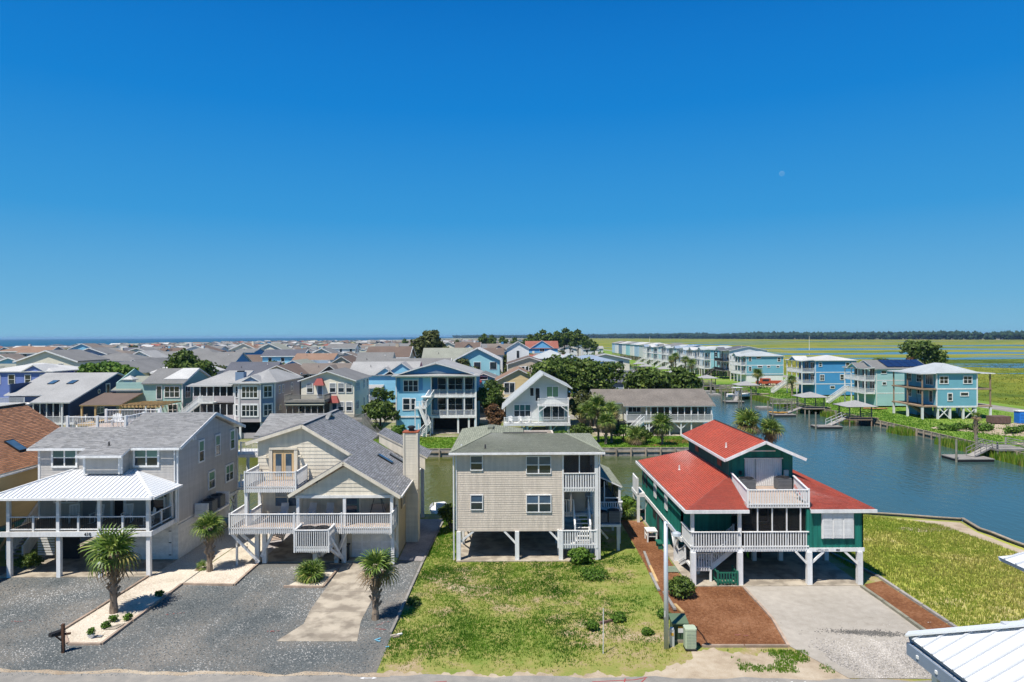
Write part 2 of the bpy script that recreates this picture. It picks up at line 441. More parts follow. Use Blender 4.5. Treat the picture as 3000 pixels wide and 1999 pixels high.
# ------------------------------------------------------------------ the setting
import numpy as np
RNG = np.random.default_rng(5)
def ramp_mat(name, stops, rough=0.8, attr='tint', spec=0.2, trans=0.0):
    m = bpy.data.materials.new(name); m.use_nodes = True; n = m.node_tree.nodes; l = m.node_tree.links; b = n['Principled BSDF']
    at = n.new('ShaderNodeAttribute'); at.attribute_name = attr
    cr = n.new('ShaderNodeValToRGB'); el = cr.color_ramp.elements
    el[0].position, el[0].color = stops[0][0], (*stops[0][1], 1); el[1].position, el[1].color = stops[-1][0], (*stops[-1][1], 1)
    for p, c in stops[1:-1]:
        e = el.new(p); e.color = (*c, 1)
    l.new(at.outputs['Fac'], cr.inputs[0]); l.new(cr.outputs[0], b.inputs['Base Color'])
    b.inputs['Roughness'].default_value = rough; b.inputs['Specular IOR Level'].default_value = spec
    if trans:
        tr = n.new('ShaderNodeBsdfTranslucent'); l.new(cr.outputs[0], tr.inputs['Color']); mx = n.new('ShaderNodeMixShader')
        mx.inputs[0].default_value = trans; l.new(b.outputs[0], mx.inputs[1]); l.new(tr.outputs[0], mx.inputs[2]); l.new(mx.outputs[0], n['Material Output'].inputs['Surface'])
    MATS[name] = m; return m
def np_mesh(name, V, F, mat, tint=None, off=(0,0,0)):
    me = bpy.data.meshes.new(name); V = np.asarray(V, dtype=np.float32); F = np.asarray(F, dtype=np.int32); k = F.shape[1]
    me.vertices.add(len(V)); me.vertices.foreach_set('co', (V-np.array(off, dtype=np.float32)).ravel())
    me.loops.add(F.size); me.loops.foreach_set('vertex_index', F.ravel())
    me.polygons.add(len(F)); me.polygons.foreach_set('loop_start', np.arange(0, F.size, k, dtype=np.int32))
    if tint is not None:
        at = me.attributes.new('tint', 'FLOAT', 'FACE'); at.data.foreach_set('value', np.asarray(tint, dtype=np.float32))
    me.materials.append(mat); me.update(); me.validate(); return me
def inpoly(x, y, poly):
    c = np.zeros(len(x), bool); j = len(poly)-1
    for i in range(len(poly)):
        xi, yi = poly[i]; xj, yj = poly[j]
        t = ((yi > y) != (yj > y)) & (x < (xj-xi)*(y-yi)/(yj-yi+1e-12)+xi); c ^= t; j = i
    return c
def sample(poly, n):
    xs = [p[0] for p in poly]; ys = [p[1] for p in poly]
    x = RNG.uniform(min(xs), max(xs), n*3); y = RNG.uniform(min(ys), max(ys), n*3); k = inpoly(x, y, poly)
    return x[k][:n], y[k][:n]
def vnoise(x, y, s, seed=0):
    r = np.random.default_rng(seed); T = r.random((64, 64)); u = x/s; v = y/s
    i = np.floor(u).astype(int); j = np.floor(v).astype(int); a = u-i; b = v-j; a = a*a*(3-2*a); b = b*b*(3-2*b)
    g = lambda p, q: T[p % 64, q % 64]
    return (g(i, j)*(1-a)+g(i+1, j)*a)*(1-b)+(g(i, j+1)*(1-a)+g(i+1, j+1)*a)*b
def tufts(name, x, y, z, h, mat, tint, blades=4, spread=0.10, label=None, cat=None, kind='stuff', bw=0.016, lean=0.5):
    n = len(x); V = []; F = []; T = []
    for b in range(blades):
        a = RNG.uniform(0, 2*np.pi, n); hh = h*RNG.uniform(0.55, 1.15, n); r = RNG.uniform(0, spread, n); a2 = RNG.uniform(0, 2*np.pi, n)
        bx = x+r*np.cos(a2); by = y+r*np.sin(a2); px = -np.sin(a)*bw*(1+h*2); py = np.cos(a)*bw*(1+h*2)
        ln = hh*lean*RNG.uniform(0.1, 1, n)
        v0 = np.stack([bx-px, by-py, z-0.01+0*x], 1); v1 = np.stack([bx+px, by+py, z-0.01+0*x], 1)
        v2 = np.stack([bx+np.cos(a)*ln, by+np.sin(a)*ln, z+hh], 1)
        base = sum(len(q) for q in V); V += [v0, v1, v2]
        i = np.arange(n); F.append(np.stack([base+i, base+n+i, base+2*n+i], 1)); T.append(np.clip(tint+RNG.normal(0, 0.06, n), 0, 1))
    me = np_mesh(name, np.concatenate(V), np.concatenate(F), mat, np.concatenate(T))
    o = newobj(name, me); tag(o, label, cat, None, kind); return o
def pebbles(name, x, y, z, r, mat, label, cat=None):
    n = len(x); base = np.array([(1,0,0),(-.5,.87,0),(-.5,-.87,0),(0.1,0,0.75)], dtype=np.float32); fc = np.array([(0,1,3),(1,2,3),(2,0,3)])
    a = RNG.uniform(0, 2*np.pi, n); s = r*RNG.uniform(0.5, 1.3, n); ca, sa = np.cos(a), np.sin(a)
    V = np.zeros((n, 4, 3), np.float32)
    for k in range(4):
        bx, by, bz = base[k]; V[:, k, 0] = x+(bx*ca-by*sa)*s; V[:, k, 1] = y+(bx*sa+by*ca)*s*0.8; V[:, k, 2] = z+bz*s*RNG.uniform(0.6, 1.0, n)
    F = (np.arange(n)[:, None, None]*4+fc[None]).reshape(-1, 3); t = np.repeat(np.clip(.78*RNG.random(n)+.45*vnoise(x, y, 2.4, 91)-.14+.22*sum(np.exp(-((x-x0-.25*np.sin(y*.35))/.28)**2) for x0 in (-29.6, -28.0, -16.2, -14.6, 16.6, 18.2)), 0, 1), 3)
    o = newobj(name, np_mesh(name, V.reshape(-1, 3), F, mat, t)); tag(o, label, cat, None, 'stuff'); return o
def sheet(name, poly, z, mat, kind='structure', label=None, cat=None, thick=0.0, grid=None):
    mb = MB()
    if thick: mb.prism([(x, y, z) for x, y in poly][::-1], (0, 0, -thick))
    else: mb.poly([(x, y, z) for x, y in poly])
    o = newobj(name, mb.mesh(name, mat)); tag(o, label, cat, None, kind); return o
def ground_mat(name, stops, s1, s2, s3, bump=0.5, bs=20, rough=0.95, mask=None):
    """layered world-space noise through a colour ramp"""
    m = bpy.data.materials.new(name); m.use_nodes = True; n = m.node_tree.nodes; l = m.node_tree.links; b = n['Principled BSDF']
    g = n.new('ShaderNodeNewGeometry')
    def ns(s, d=5):
        t = n.new('ShaderNodeTexNoise'); t.inputs['Scale'].default_value = s; t.inputs['Detail'].default_value = d; l.new(g.outputs['Position'], t.inputs['Vector']); return t.outputs['Fac']
    def mth(op, a, bb):
        x = n.new('ShaderNodeMath'); x.operation = op
        for k, v in enumerate((a, bb)):
            if hasattr(v, 'is_linked'): l.new(v, x.inputs[k])
            else: x.inputs[k].default_value = v
        return x.outputs[0]
    v = mth('ADD', mth('ADD', mth('MULTIPLY', ns(s1, 3), 0.45), mth('MULTIPLY', ns(s2), 0.35)), mth('MULTIPLY', ns(s3, 2), 0.20))
    cr = n.new('ShaderNodeValToRGB'); el = cr.color_ramp.elements
    el[0].position, el[0].color = stops[0][0], (*stops[0][1], 1); el[1].position, el[1].color = stops[-1][0], (*stops[-1][1], 1)
    for p, c in stops[1:-1]:
        e = el.new(p); e.color = (*c, 1)
    l.new(v, cr.inputs[0]); l.new(cr.outputs[0], b.inputs['Base Color']); b.inputs['Roughness'].default_value = rough
    b.inputs['Specular IOR Level'].default_value = 0.15
    if bump:
        bp = n.new('ShaderNodeBump'); bp.inputs['Strength'].default_value = bump; bp.inputs['Distance'].default_value = 0.05
        l.new(ns(bs, 3), bp.inputs['Height']); l.new(bp.outputs[0], b.inputs['Normal'])
    MATS[name] = m; return m
SAND = (0.50, 0.42, 0.31); GR1 = (0.085, 0.15, 0.025); GR2 = (0.16, 0.22, 0.04); GR3 = (0.25, 0.25, 0.07); BRN = (0.20, 0.13, 0.085)
LAWN = ground_mat('lawn_soil', [(0.30, (0.11, 0.17, 0.03)), (0.43, (0.19, 0.24, 0.05)), (0.51, (0.28, 0.27, 0.08)), (0.57, (0.35, 0.27, 0.15)), (0.65, (.48, .39, .28))], 0.16, 0.9, 9, 0.6, 30)
FIELD = ground_mat('field_soil', [(0.30, (0.20, 0.27, 0.035)), (0.45, (0.34, 0.37, 0.07)), (0.55, (0.42, 0.39, 0.11)), (0.66, (0.52, 0.42, 0.28))], 0.12, 0.7, 7, 0.6, 25)
TOWN = ground_mat('town_ground', [(0.32, (0.10, 0.15, 0.04)), (0.46, (0.16, 0.18, 0.06)), (0.54, (0.30, 0.27, 0.20)), (0.66, (0.42, 0.37, 0.30))], 0.05, 0.3, 4, 0.3, 10)
GRASS2 = ground_mat('bank_grass', [(0.30, (0.08, 0.17, 0.02)), (0.48, (0.14, 0.24, 0.03)), (0.58, (0.20, 0.27, 0.05)), (0.72, (0.34, 0.33, 0.16))], 0.08, 0.6, 6, 0.6, 20)
MARSH = ground_mat('marsh_grass', [(0.34, (0.045, 0.08, 0.010)), (0.43, (0.105, 0.15, 0.014)), (0.50, (0.18, 0.205, 0.02)), (0.57, (0.26, 0.235, 0.034)), (0.66, (0.16, 0.12, 0.05))], 0.009, 0.05, 0.6, 0.8, 3)
GRAVEL = ground_mat('grey_gravel', [(0.34, (0.06, 0.07, 0.074)), (0.45, (0.12, 0.135, 0.138)), (0.53, (0.18, 0.172, 0.155)), (0.64, (0.28, 0.26, 0.23))], 0.25, 12, 26, 1.0, 30)
SHELL = ground_mat('shell_gravel', [(0.34, (0.42, 0.35, 0.265)), (0.48, (0.62, 0.55, 0.44)), (0.64, (0.76, 0.70, 0.59))], 0.5, 9, 24, 1.0, 28)
SHELLG = ground_mat('grey_shell', [(0.34, (0.20, 0.19, 0.19)), (0.50, (0.38, 0.35, 0.34)), (0.66, (0.58, 0.55, 0.52))], 0.5, 9, 24, 1.0, 28)
LIMEROCK = ground_mat('lime_gravel', [(0.30, (0.15, 0.13, 0.11)), (0.40, (0.33, 0.30, 0.255)), (0.56, (0.41, 0.375, 0.325)), (0.68, (0.48, 0.44, 0.38))], 0.18, 2.2, 22, 0.7, 30)
MULCH = ground_mat('pine_straw', [(0.32, (0.085, 0.032, 0.014)), (0.48, (0.20, 0.085, 0.038)), (0.58, (0.29, 0.14, 0.07)), (0.70, (0.34, 0.20, 0.13))], 0.4, 5, 24, 1.0, 26)
ASPH = ground_mat('asphalt', [(0.34, (0.19, 0.185, 0.172)), (0.52, (0.28, 0.265, 0.24)), (0.66, (0.38, 0.345, 0.295))], 0.2, 2.0, 30, 0.4, 60)
SANDM = ground_mat('sand', [(0.34, (0.26, 0.20, 0.14)), (0.50, (0.40, 0.325, 0.235)), (0.66, (0.50, 0.43, 0.33))], 0.4, 2.0, 18, 0.5, 12)
BEACH = ground_mat('beach_sand', [(0.3, (0.5, 0.43, 0.32)), (0.7, (0.62, 0.54, 0.42))], 0.02, 0.2, 2, 0.2, 5)
def water_mat(name, c, rough, sc_, strength, stretch, c_west=None):
    m = bpy.data.materials.new(name); m.use_nodes = True; n = m.node_tree.nodes; l = m.node_tree.links; b = n['Principled BSDF']
    g = n.new('ShaderNodeNewGeometry'); mp = n.new('ShaderNodeMapping'); mp.inputs['Scale'].default_value = stretch; l.new(g.outputs['Position'], mp.inputs['Vector'])
    t = n.new('ShaderNodeTexNoise'); t.inputs['Scale'].default_value = sc_; t.inputs['Detail'].default_value = 5; l.new(mp.outputs[0], t.inputs['Vector'])
    t2 = n.new('ShaderNodeTexNoise'); t2.inputs['Scale'].default_value = 0.06; l.new(g.outputs['Position'], t2.inputs['Vector'])
    mr_ = n.new('ShaderNodeMapRange'); l.new(t2.outputs['Fac'], mr_.inputs[0]); mr_.inputs[1].default_value = 0.35; mr_.inputs[2].default_value = 0.65; mr_.inputs[3].default_value = strength*0.5; mr_.inputs[4].default_value = strength
    bp = n.new('ShaderNodeBump'); bp.inputs['Distance'].default_value = 0.12; l.new(mr_.outputs[0], bp.inputs['Strength']); l.new(t.outputs['Fac'], bp.inputs['Height']); l.new(bp.outputs[0], b.inputs['Normal'])
    if c_west:
        sx = n.new('ShaderNodeSeparateXYZ'); l.new(g.outputs['Position'], sx.inputs[0]); m2 = n.new('ShaderNodeMapRange'); l.new(sx.outputs['X'], m2.inputs[0]); m2.inputs[1].default_value = 2; m2.inputs[2].default_value = 40
        mx = n.new('ShaderNodeMix'); mx.data_type = 'RGBA'; l.new(m2.outputs[0], mx.inputs[0]); mx.inputs[6].default_value = (*c_west, 1); mx.inputs[7].default_value = (*c, 1); l.new(mx.outputs[2], b.inputs['Base Color'])
    b.inputs['Base Color'].default_value = (*c, 1); b.inputs['Roughness'].default_value = rough; b.inputs['IOR'].default_value = 1.333
    MATS[name] = m; return m
CANAL = water_mat('canal_water', (0.040, 0.082, 0.080), 0.08, 1.7, 0.75, (1.0, 0.45, 1), (0.085, 0.095, 0.018))
SEA = water_mat('sea_water', (0.006, 0.055, 0.085), 0.35, 0.25, 1.0, (1.0, 0.4, 1))
# ------------------------------------------------------------------ sheets
WZ = -1.0
sheet('canal_water', [(-700, -100), (90, -100), (90, 1200), (-700, 1200)], WZ, CANAL)
sheet('sea', [(-15800, -3000), (-540, -3000), (-540, 15800), (-15800, 15800)], -1.2, SEA)
sheet('beach', [(-560, -300), (-505, -300), (-505, 5200), (-560, 5200)], -0.4, BEACH, thick=1.0)
near_land = [(-520, -80), (37.2, -80), (36.7, 48.9), (36.5, 50), (36.5, 52.1), (36.3, 53.3), (36.9, 56.1), (35.3, 56.6), (32.9, 57.5), (29.9, 58.4), (24, 59.2), (-520, 59.6)]
sheet('ground', near_land, 0.0, LAWN, thick=1.6)
sheet('north_ground', [(-520, 93), (32.5, 93), (32.5, 1190), (70, 1190), (70, 6000), (-520, 6000)], 0.0, TOWN, thick=1.6)
sheet('east_bank', [(65.5, 40), (108, 40), (108, 1195), (62.5, 1195), (62.3, 210), (63.3, 166), (64.5, 140), (65.5, 110)], 0.0, GRASS2, thick=1.6)
sheet('marsh', [(104, -400), (9000, -400), (9000, 9000), (60, 9000), (69, 1180), (104, 1180)], -0.35, MARSH, thick=0.8)
sheet('mainland', [(-520, 5900), (0, 4980), (500, 3880), (760, 2980), (980, 2130), (1300, 1690), (1800, 1430), (9500, 1000), (15800, 15800), (-520, 15800)], -0.1, TOWN, thick=0.5)
# marsh ponds and the causeway
def blob_poly(cx, cy, rx, ry, n=40, seed=1, amp=0.35):
    r = random.Random(seed); ph = [r.uniform(0, 6.28) for _ in range(5)]
    return [(cx+rx*(1+amp*sum(math.sin((k+2)*t+ph[k])/(k+1.5) for k in range(5)))*math.cos(t), cy+ry*(1+amp*sum(math.sin((k+2)*t+ph[k])/(k+1.5) for k in range(5)))*math.sin(t)) for t in (2*math.pi*i/n for i in range(n))]
POND = water_mat('pond_water', (0.03, 0.07, 0.09), 0.12, 0.8, 0.3, (1, 1, 1))
for i, (cx, cy, rx, ry) in enumerate([(350, 560, 100, 44), (300, 440, 80, 22), (410, 470, 80, 26), (245, 330, 40, 14), (310, 345, 60, 18), (230, 270, 24, 6), (262, 225, 40, 6), (255, 800, 90, 40), (430, 720, 130, 50), (640, 900, 160, 60), (200, 620, 40, 14), (520, 560, 80, 26), (310, 1150, 120, 60), (640, 1500, 240, 70), (180, 900, 60, 14), (205, 480, 30, 8), (350, 290, 50, 9), (330, 250, 40, 5)]):
    o = sheet('marsh_pond', blob_poly(cx, cy, rx, ry, seed=i+3, amp=0.55), -0.345+0.0006*i, POND)
sheet('causeway_road', [(104, 690), (3000, 560), (3000, 568), (104, 698)], -0.30, ASPH, thick=0.05)
# streets
def wob(x0, x1, y, n, amp, seed=0):
    r = random.Random(seed); return [(x0+(x1-x0)*i/n, y+r.uniform(-amp, amp)) for i in range(n+1)]
def edge(pts, seed=3):
    return pts
road_edge = [(x, 31.05-0.028*(x+6)+0.10*math.sin(x*1.3)+0.06*math.sin(x*3.1+1)) for x in [(-60+i*0.8) for i in range(151)]]
sheet('street', [(-60, 21.5), (60, 19.5)]+road_edge[::-1], 0.012, ASPH)
def rag(x, k=0): return 0.22*math.sin(x*2.1+k)+0.16*math.sin(x*5.3+1.7*k)+0.11*math.sin(x*11.7+k*.7)+0.07*math.sin(x*23.1)
fx = [-6.2+i*0.12 for i in range(178)]; fe = lambda x: 31.05-0.028*(x+6)
sheet('sand_verge', [(x, fe(x)-0.2) for x in fx]+[(x, fe(x)+0.22+.8*rag(x)+(1.7*math.exp(-((x-8.6)/1.5)**2) if x < 8.6 else 2.55-.1*(x-8.6))) for x in fx[::-1]], 0.008, SANDM)
sheet('dusty_verge', [(x, y-0.12) for x, y in road_edge if x < -5.5]+[(x, y+0.16+0.35*rag(x, 2)) for x, y in road_edge[::-1] if x < -5.5], 0.016, SANDM)
for yy in (126, 231, 336, 441):
    sheet('back_street', [(-500, yy), (32, yy), (32, yy+7), (-500, yy+7)], 0.006, ASPH)
sheet('east_street', [(98, 60), (104, 60), (104, 1000), (98, 1000)], 0.006, ASPH)
sheet('sandy_lot', blob_poly(84, 108, 15, 8, seed=5), 0.005, SANDM)
sheet('sandy_lot', [(70, 96), (71, 90.5), (80, 88), (92, 90), (90, 97), (78, 99)], 0.006, SANDM)
sheet('sandy_lot', blob_poly(85, 205, 14, 12, seed=9), 0.005, SANDM)
# front gravel, beds and drives
sheet('gravel_drive', [(-40, 31.2), (-6.3, 30.7), (-6.12, 47), (-40, 46)], 0.004, GRAVEL)
sheet('concrete_drive', [(-12.0, 34.55), (-7.9, 34.5), (-8.25, 36.9), (-8.3, 46.5), (-11.5, 46.5), (-11.45, 38.5), (-11.25, 36.6), (-11.6, 35.7)], 0.02, CONC, thick=0.03)
for yy in (38.2, 41.2, 44.1): solo('drive_joint', MB().box(-11.4, yy, 0.0205, -8.3, yy+0.03, 0.022), mk('joint_dirt_%d' % yy, (0.2, 0.18, 0.15), 0.9) if yy < 39 else MATS['joint_dirt_38'], kind='structure')
shell_a = [(-22.3, 34.3), (-20.75, 34.3), (-20.7, 42.75), (-20.6, 47.5), (-20.0, 58), (-23.1, 58), (-23.25, 47.3), (-23.35, 44.4), (-23.6, 35.9)]
sheet('shell_bed', shell_a, 0.03, SHELL)
sheet('shell_bed', [(-20.6, 42.7), (-17.4, 42.4), (-17.4, 46.4), (-18.6, 52), (-19.6, 58), (-20.0, 58), (-20.5, 47.5)], 0.034, SHELL)
sheet('shell_bed', [(-14.0, 42.1), (-11.75, 42.0), (-11.7, 45.4), (-12.6, 44.8), (-13.4, 43.6)], 0.03, SHELL)
sheet('grey_shell_bed', [(-20.5, 46.8), (-8, 46.8), (-8, 59.3), (-24, 59.3), (-24, 58), (-20.2, 58)], 0.012, SHELLG)
sheet('grey_shell_bed', [(-7.9, 47.0), (-6.2, 46.7), (-5.9, 57.5), (-8.0, 57.5)], 0.03, SHELLG)
sheet('carport_slab', [(-33.2, 43.9), (-23.3, 43.9), (-23.3, 58), (-33.2, 58)], 0.06, CONC, thick=0.06)
sheet('carport_slab', [(-17.3, 46.6), (-8.0, 46.6), (-8.0, 55), (-17.3, 55)], 0.06, CONC, thick=0.06)
sheet('carport_slab', [(-3.9, 46.55), (5.6, 46.55), (5.6, 58.4), (-3.9, 58.4)], 0.06, CONC, thick=0.06)
sheet('carport_slab', [(10.8, 41.75), (21.4, 41.75), (21.4, 58.0), (10.8, 58.0)], 0.06, CONC, thick=0.06)
sheet('mulch_bed', [(9.2, 33.8), (13.5, 33.75), (13.96, 37), (13.95, 41.9), (10.7, 41.9), (10.7, 56.5), (8.9, 57), (8.9, 47), (8.7, 41), (8.6, 37.5)], 0.02, MULCH)
sheet('mulch_bed', [(21.35, 34), (23.0, 34), (23.0, 42.6), (21.6, 42.0), (21.35, 41)], 0.02, MULCH)
sheet('lime_drive', [(14.0, 41.85), (13.98, 37), (13.6, 33.8), (14.3, 32.2), (15.0, 30.55), (24, 30.3), (24, 34), (21.1, 34.2), (21.2, 41.85)], 0.024, LIMEROCK)
sheet('vacant_field', [(23.0, 31), (37.2, 25), (36.7, 48.7), (36.2, 53), (36.5, 55.8), (29.8, 58.0), (23, 58.8)], 0.006, FIELD)
sheet('sandy_track', [(33.0, 56.7), (36.5, 55.7), (36.0, 53), (36.2, 49), (36.8, 40), (35.9, 44), (35.3, 50), (34.6, 54)], 0.010, SANDM)
sheet('sandy_track', blob_poly(32.6, 53.8, 1.8, .8, seed=4), 0.012, SANDM)
# loose stones and grass
PEBG = ramp_mat('loose_grey_stone', [(0, (0.03, 0.038, 0.042)), (0.45, (0.12, 0.138, 0.145)), (0.75, (0.23, 0.235, 0.23)), (1, (0.43, 0.425, 0.41))])
PEBS = ramp_mat('loose_shell', [(0, (0.38, 0.30, 0.24)), (0.5, (0.62, 0.54, 0.45)), (1, (0.78, 0.72, 0.63))])
PEBA = ramp_mat('loose_lime_stone', [(0, (0.14, 0.135, 0.125)), (0.5, (0.34, 0.32, 0.30)), (1, (0.55, 0.52, 0.48))])
x, y = sample([(-34, 31.3), (-6.5, 30.9), (-6.45, 46.5), (-34, 44)], 42000)
for pl in (shell_a, [(-12.0, 34.55), (-7.9, 34.5), (-8.25, 36.9), (-8.3, 46.5), (-11.5, 46.5), (-11.25, 36.6)], [(-20.6, 42.7), (-17.4, 42.4), (-17.4, 47), (-20.6, 47)], [(-33.2, 43.8), (-23.3, 43.8), (-23.3, 58), (-33.2, 58)]):
    k = ~inpoly(x, y, pl); x, y = x[k], y[k]
pebbles('loose_gravel', x, y, 0.004, 0.045, PEBG, 'loose grey stones covering the two gravel drives')
x, y = sample(shell_a, 7000); pebbles('loose_shell', x, y, 0.03, 0.034, PEBS, 'crushed pale shells in the long bed beside the grey house')
x, y = sample([(-20.5, 42.75), (-17.45, 42.45), (-17.45, 46.4), (-20.5, 47)], 2500); pebbles('loose_shell', x, y, 0.036, 0.034, PEBS, 'crushed pale shells around the palm beside the beige house')
x, y = sample([(14.2, 30.6), (24, 30.4), (24, 36.5), (14.2, 36.5)], 26000); ed = 34.3+1.1*vnoise(x, y, 1.3, 61)-.5*vnoise(x, y, .4, 62)
k = (RNG.random(len(x)) < np.clip((ed-y)/1.6, .01, 1)) & (x > 15.2-(y-30.5)*.25+.5*vnoise(x, y, .6, 63)); x, y = x[k], y[k]
pebbles('loose_gravel', x, y, 0.024, 0.042, PEBA, 'loose pale stones on the street end of the lime drive')
x = RNG.normal(18.3, .9, 1500); y = 35.15-.10*(x-18.3)+RNG.normal(0, .16, 1500); pebbles('dark_gravel', x, y, .024, .045, ramp_mat('dark_stone', [(0, (.05, .05, .048)), (1, (.16, .155, .145))]), 'darker stones smeared across the lime drive')  # band of darker stones scattered across the drive
x, y = sample([(9.2, 33.9), (13.4, 33.9), (13.85, 37), (13.85, 41.8), (10.7, 41.8), (10.6, 56), (9.0, 56.5), (8.7, 37.5)], 9000)
MST = ramp_mat('pine_needles', [(0, (0.07, 0.025, 0.012)), (0.5, (0.22, 0.095, 0.04)), (1, (0.36, 0.20, 0.11))])
tufts('pine_straw', x, y, 0.02, 0.03+0*x, MST, RNG.random(len(x)), 3, 0.1, 'loose pine straw mulch beside the green house', bw=0.012, lean=3.0)
GRASSR = ramp_mat('grass_blades', [(0, (0.05, 0.16, 0.01)), (0.35, (0.14, 0.285, 0.022)), (0.6, (0.29, 0.36, 0.05)), (0.8, (0.40, 0.35, 0.11)), (1, (0.36, 0.24, 0.14))], trans=0.45)
x, y = sample([(-6.32, 31.4), (8.6, 31.2), (8.9, 59), (-5.75, 59)], 62000)
k = ~inpoly(x, y, [(-3.9, 46.5), (5.7, 46.5), (5.7, 58.4), (-3.9, 58.4)]); x, y = x[k], y[k]
nz = vnoise(x, y, 2.6, 3)*0.55+vnoise(x, y, 0.8, 4)*0.45; edgef = np.clip((y-31.6)/2.2, 0, 1); right = np.clip((x-1.5)/6, 0, 1)
keep = RNG.random(len(x)) < (1.2-nz*0.9-right*0.5)*(0.06+0.94*edgef); x, y, nz, right = x[keep], y[keep], nz[keep], right[keep]
tufts('lawn_grass', x, y, 0.0, 0.07+0.06*(1-nz), GRASSR, np.clip(-.06+0.58*nz+0.26*right*(nz > .42)+.22*np.clip((35.5-y)/4, 0, 1)+.10*np.sin(x*2.2+.8*np.sin(y*.3))*(1-right), 0, 1), 4, 0.13, 'patchy mown grass in front of the grey shingled house')
x, y = sample([(23.3, 33), (36.4, 30), (35.6, 44), (35.2, 50), (34.4, 55), (29.8, 58.1), (22.2, 59.0), (22.2, 45), (23.3, 44)], 52000)
nz = vnoise(x, y, 2.2, 8)*0.6+vnoise(x, y, 0.7, 9)*0.4
keep = RNG.random(len(x)) < 1.0-nz*0.9; x, y, nz = x[keep], y[keep], nz[keep]
tufts('field_grass', x, y, 0.0, 0.12+0.16*nz, GRASSR, np.clip(0.46+0.22*nz+.16*vnoise(x, y, 5, 77), 0, 1), 3, 0.14, 'rough yellow green grass on the empty canal lot')
x, y = sample([(66, 70), (96, 70), (96, 215), (64, 215)], 26000)
nz = vnoise(x, y, 6, 11)*0.6+vnoise(x, y, 1.6, 12)*0.4; keep = ~inpoly(x, y, [(74, 88), (97, 88), (97, 215), (75, 215)]) | (RNG.random(len(x)) < 0.3); x, y, nz = x[keep], y[keep], nz[keep]
tufts('bank_grass', x, y, 0.0, 0.10+0.18*nz, GRASSR, np.clip(0.05+0.4*nz, 0, 1), 3, 0.3, 'bright green grass on the far canal bank', bw=0.05)
t = RNG.uniform(0, 1, 15000); yy = 84+t*150; xb = np.interp(yy, [84, 110, 140, 166, 210, 240], [65.5, 65.5, 64.5, 63.3, 62.3, 62.3])
den = vnoise(yy, yy*0, 7, 21); keep = den > 0.28; yy, xb = yy[keep], xb[keep]; x = xb-RNG.uniform(0.15, 2.6, len(yy))**1.0
tufts('reeds', x, yy, -1.0, RNG.uniform(0.7, 1.35, len(yy)), GRASSR, np.clip(RNG.normal(0.45, 0.15, len(yy)), 0, 1), 3, 0.2, 'tall marsh reeds growing along the foot of the far bulkhead', bw=0.03, lean=0.25)
x, y = sample([(105, 60), (420, 60), (420, 420), (105, 420)], 48000); nz = vnoise(x, y, 18, 31)
tufts('marsh_tufts', x, y, -0.36, 0.2+0.25*nz, ramp_mat('marsh_blades', [(0, (0.06, 0.10, 0.012)), (0.5, (0.14, 0.175, 0.02)), (1, (0.24, 0.22, 0.045))], trans=.35), np.clip(.25+.5*nz, 0, 1), 3, 1.2, 'tall green marsh grass beyond the eastern houses', bw=0.05)
x, y = sample([(9.4, 31.2), (15, 31), (14.2, 33.2), (9.4, 33.5)], 2600); nz = vnoise(x, y, 0.9, 41); keep = (nz+.25*RNG.random(len(x)) > 0.72) & (x > 10.4); x, y, nz = x[keep], y[keep], nz[keep]
tufts('verge_grass', x, y, 0.008, 0.07+0.06*nz, GRASSR, np.clip(nz*0.5, 0, 1), 4, 0.08, 'sparse grass clumps on the sandy roadside verge')
# paint sprayed on the road and the gravel
REDP = mk('red_marking_paint', (0.34, 0.06, 0.06), 0.9); BLUEP = mk('blue_marking_paint', (0.15, 0.40, 0.55), 0.8); WHP = mk('white_marking_paint', (0.7, 0.7, 0.7), 0.8)
def strokes(name, mat, lines, z, w, label):
    mb = MB()
    for ln in lines:
        for a, b in zip(ln, ln[1:]):
            d = Vector((b[0]-a[0], b[1]-a[1], 0)); p = Vector((-d.y, d.x, 0)).normalized()*w/2; A = Vector((*a, z)); B = Vector((*b, z)); d = d.normalized()*w*0.3
            mb.poly((A-p-d, B-p+d, B+p+d, A+p-d)); z += 0.0006
    return solo(name, mb, mat, label, 'marking', kind='structure')
strokes('road_marking', REDP, [[(3.5, 30.35), (5.4, 30.5), (6.0, 30.72)], [(4.9, 30.25), (5.0, 30.6)], [(5.6, 30.2), (5.9, 30.6)], [(-4.6, 30.2), (-3.0, 30.45)]], 0.018, 0.05, 'red sprayed survey strokes on the street')
strokes('road_marking', WHP, [[(10.5+.22*i, 30.05), (10.56+.22*i, 30.22), (10.64+.22*i, 30.06)] for i in range(6)]+[[(12.1, 30.1), (12.35, 30.25), (12.2, 30.05)], [(12.9, 30.25), (12.98, 30.0)], [(-6.9, 30.75), (-6.2, 30.75)], [(-6.75, 30.82), (-6.9, 30.75), (-6.75, 30.68)], [(-6.35, 30.82), (-6.2, 30.75), (-6.35, 30.68)]], 0.018, 0.05, 'white sprayed utility letters and arrow on the street')
rl = []
for ax, ay, bx, by in ((-7.3, 36.4, -6.8, 36.9), (-7.3, 35.9, -6.7, 35.85), (-19.4, 37.9, -18.2, 38.1), (-12.9, 35.7, -12.3, 35.65), (-27.3, 37.0, -26.2, 37.15), (11.3, 34.95, 11.9, 34.85)):
    for i in range(9): t = random.random(); j = random.uniform(-.07, .07); px_, py_ = ax+(bx-ax)*t, ay+(by-ay)*t+j; rl.append([(px_, py_), (px_+random.uniform(.03, .12), py_+random.uniform(-.03, .03))])
strokes('gravel_marking', mk('faded_red_paint', (0.30, 0.11, 0.10), 0.9), rl, 0.03, 0.035, 'faded red sprayed flecks on the gravel drives')
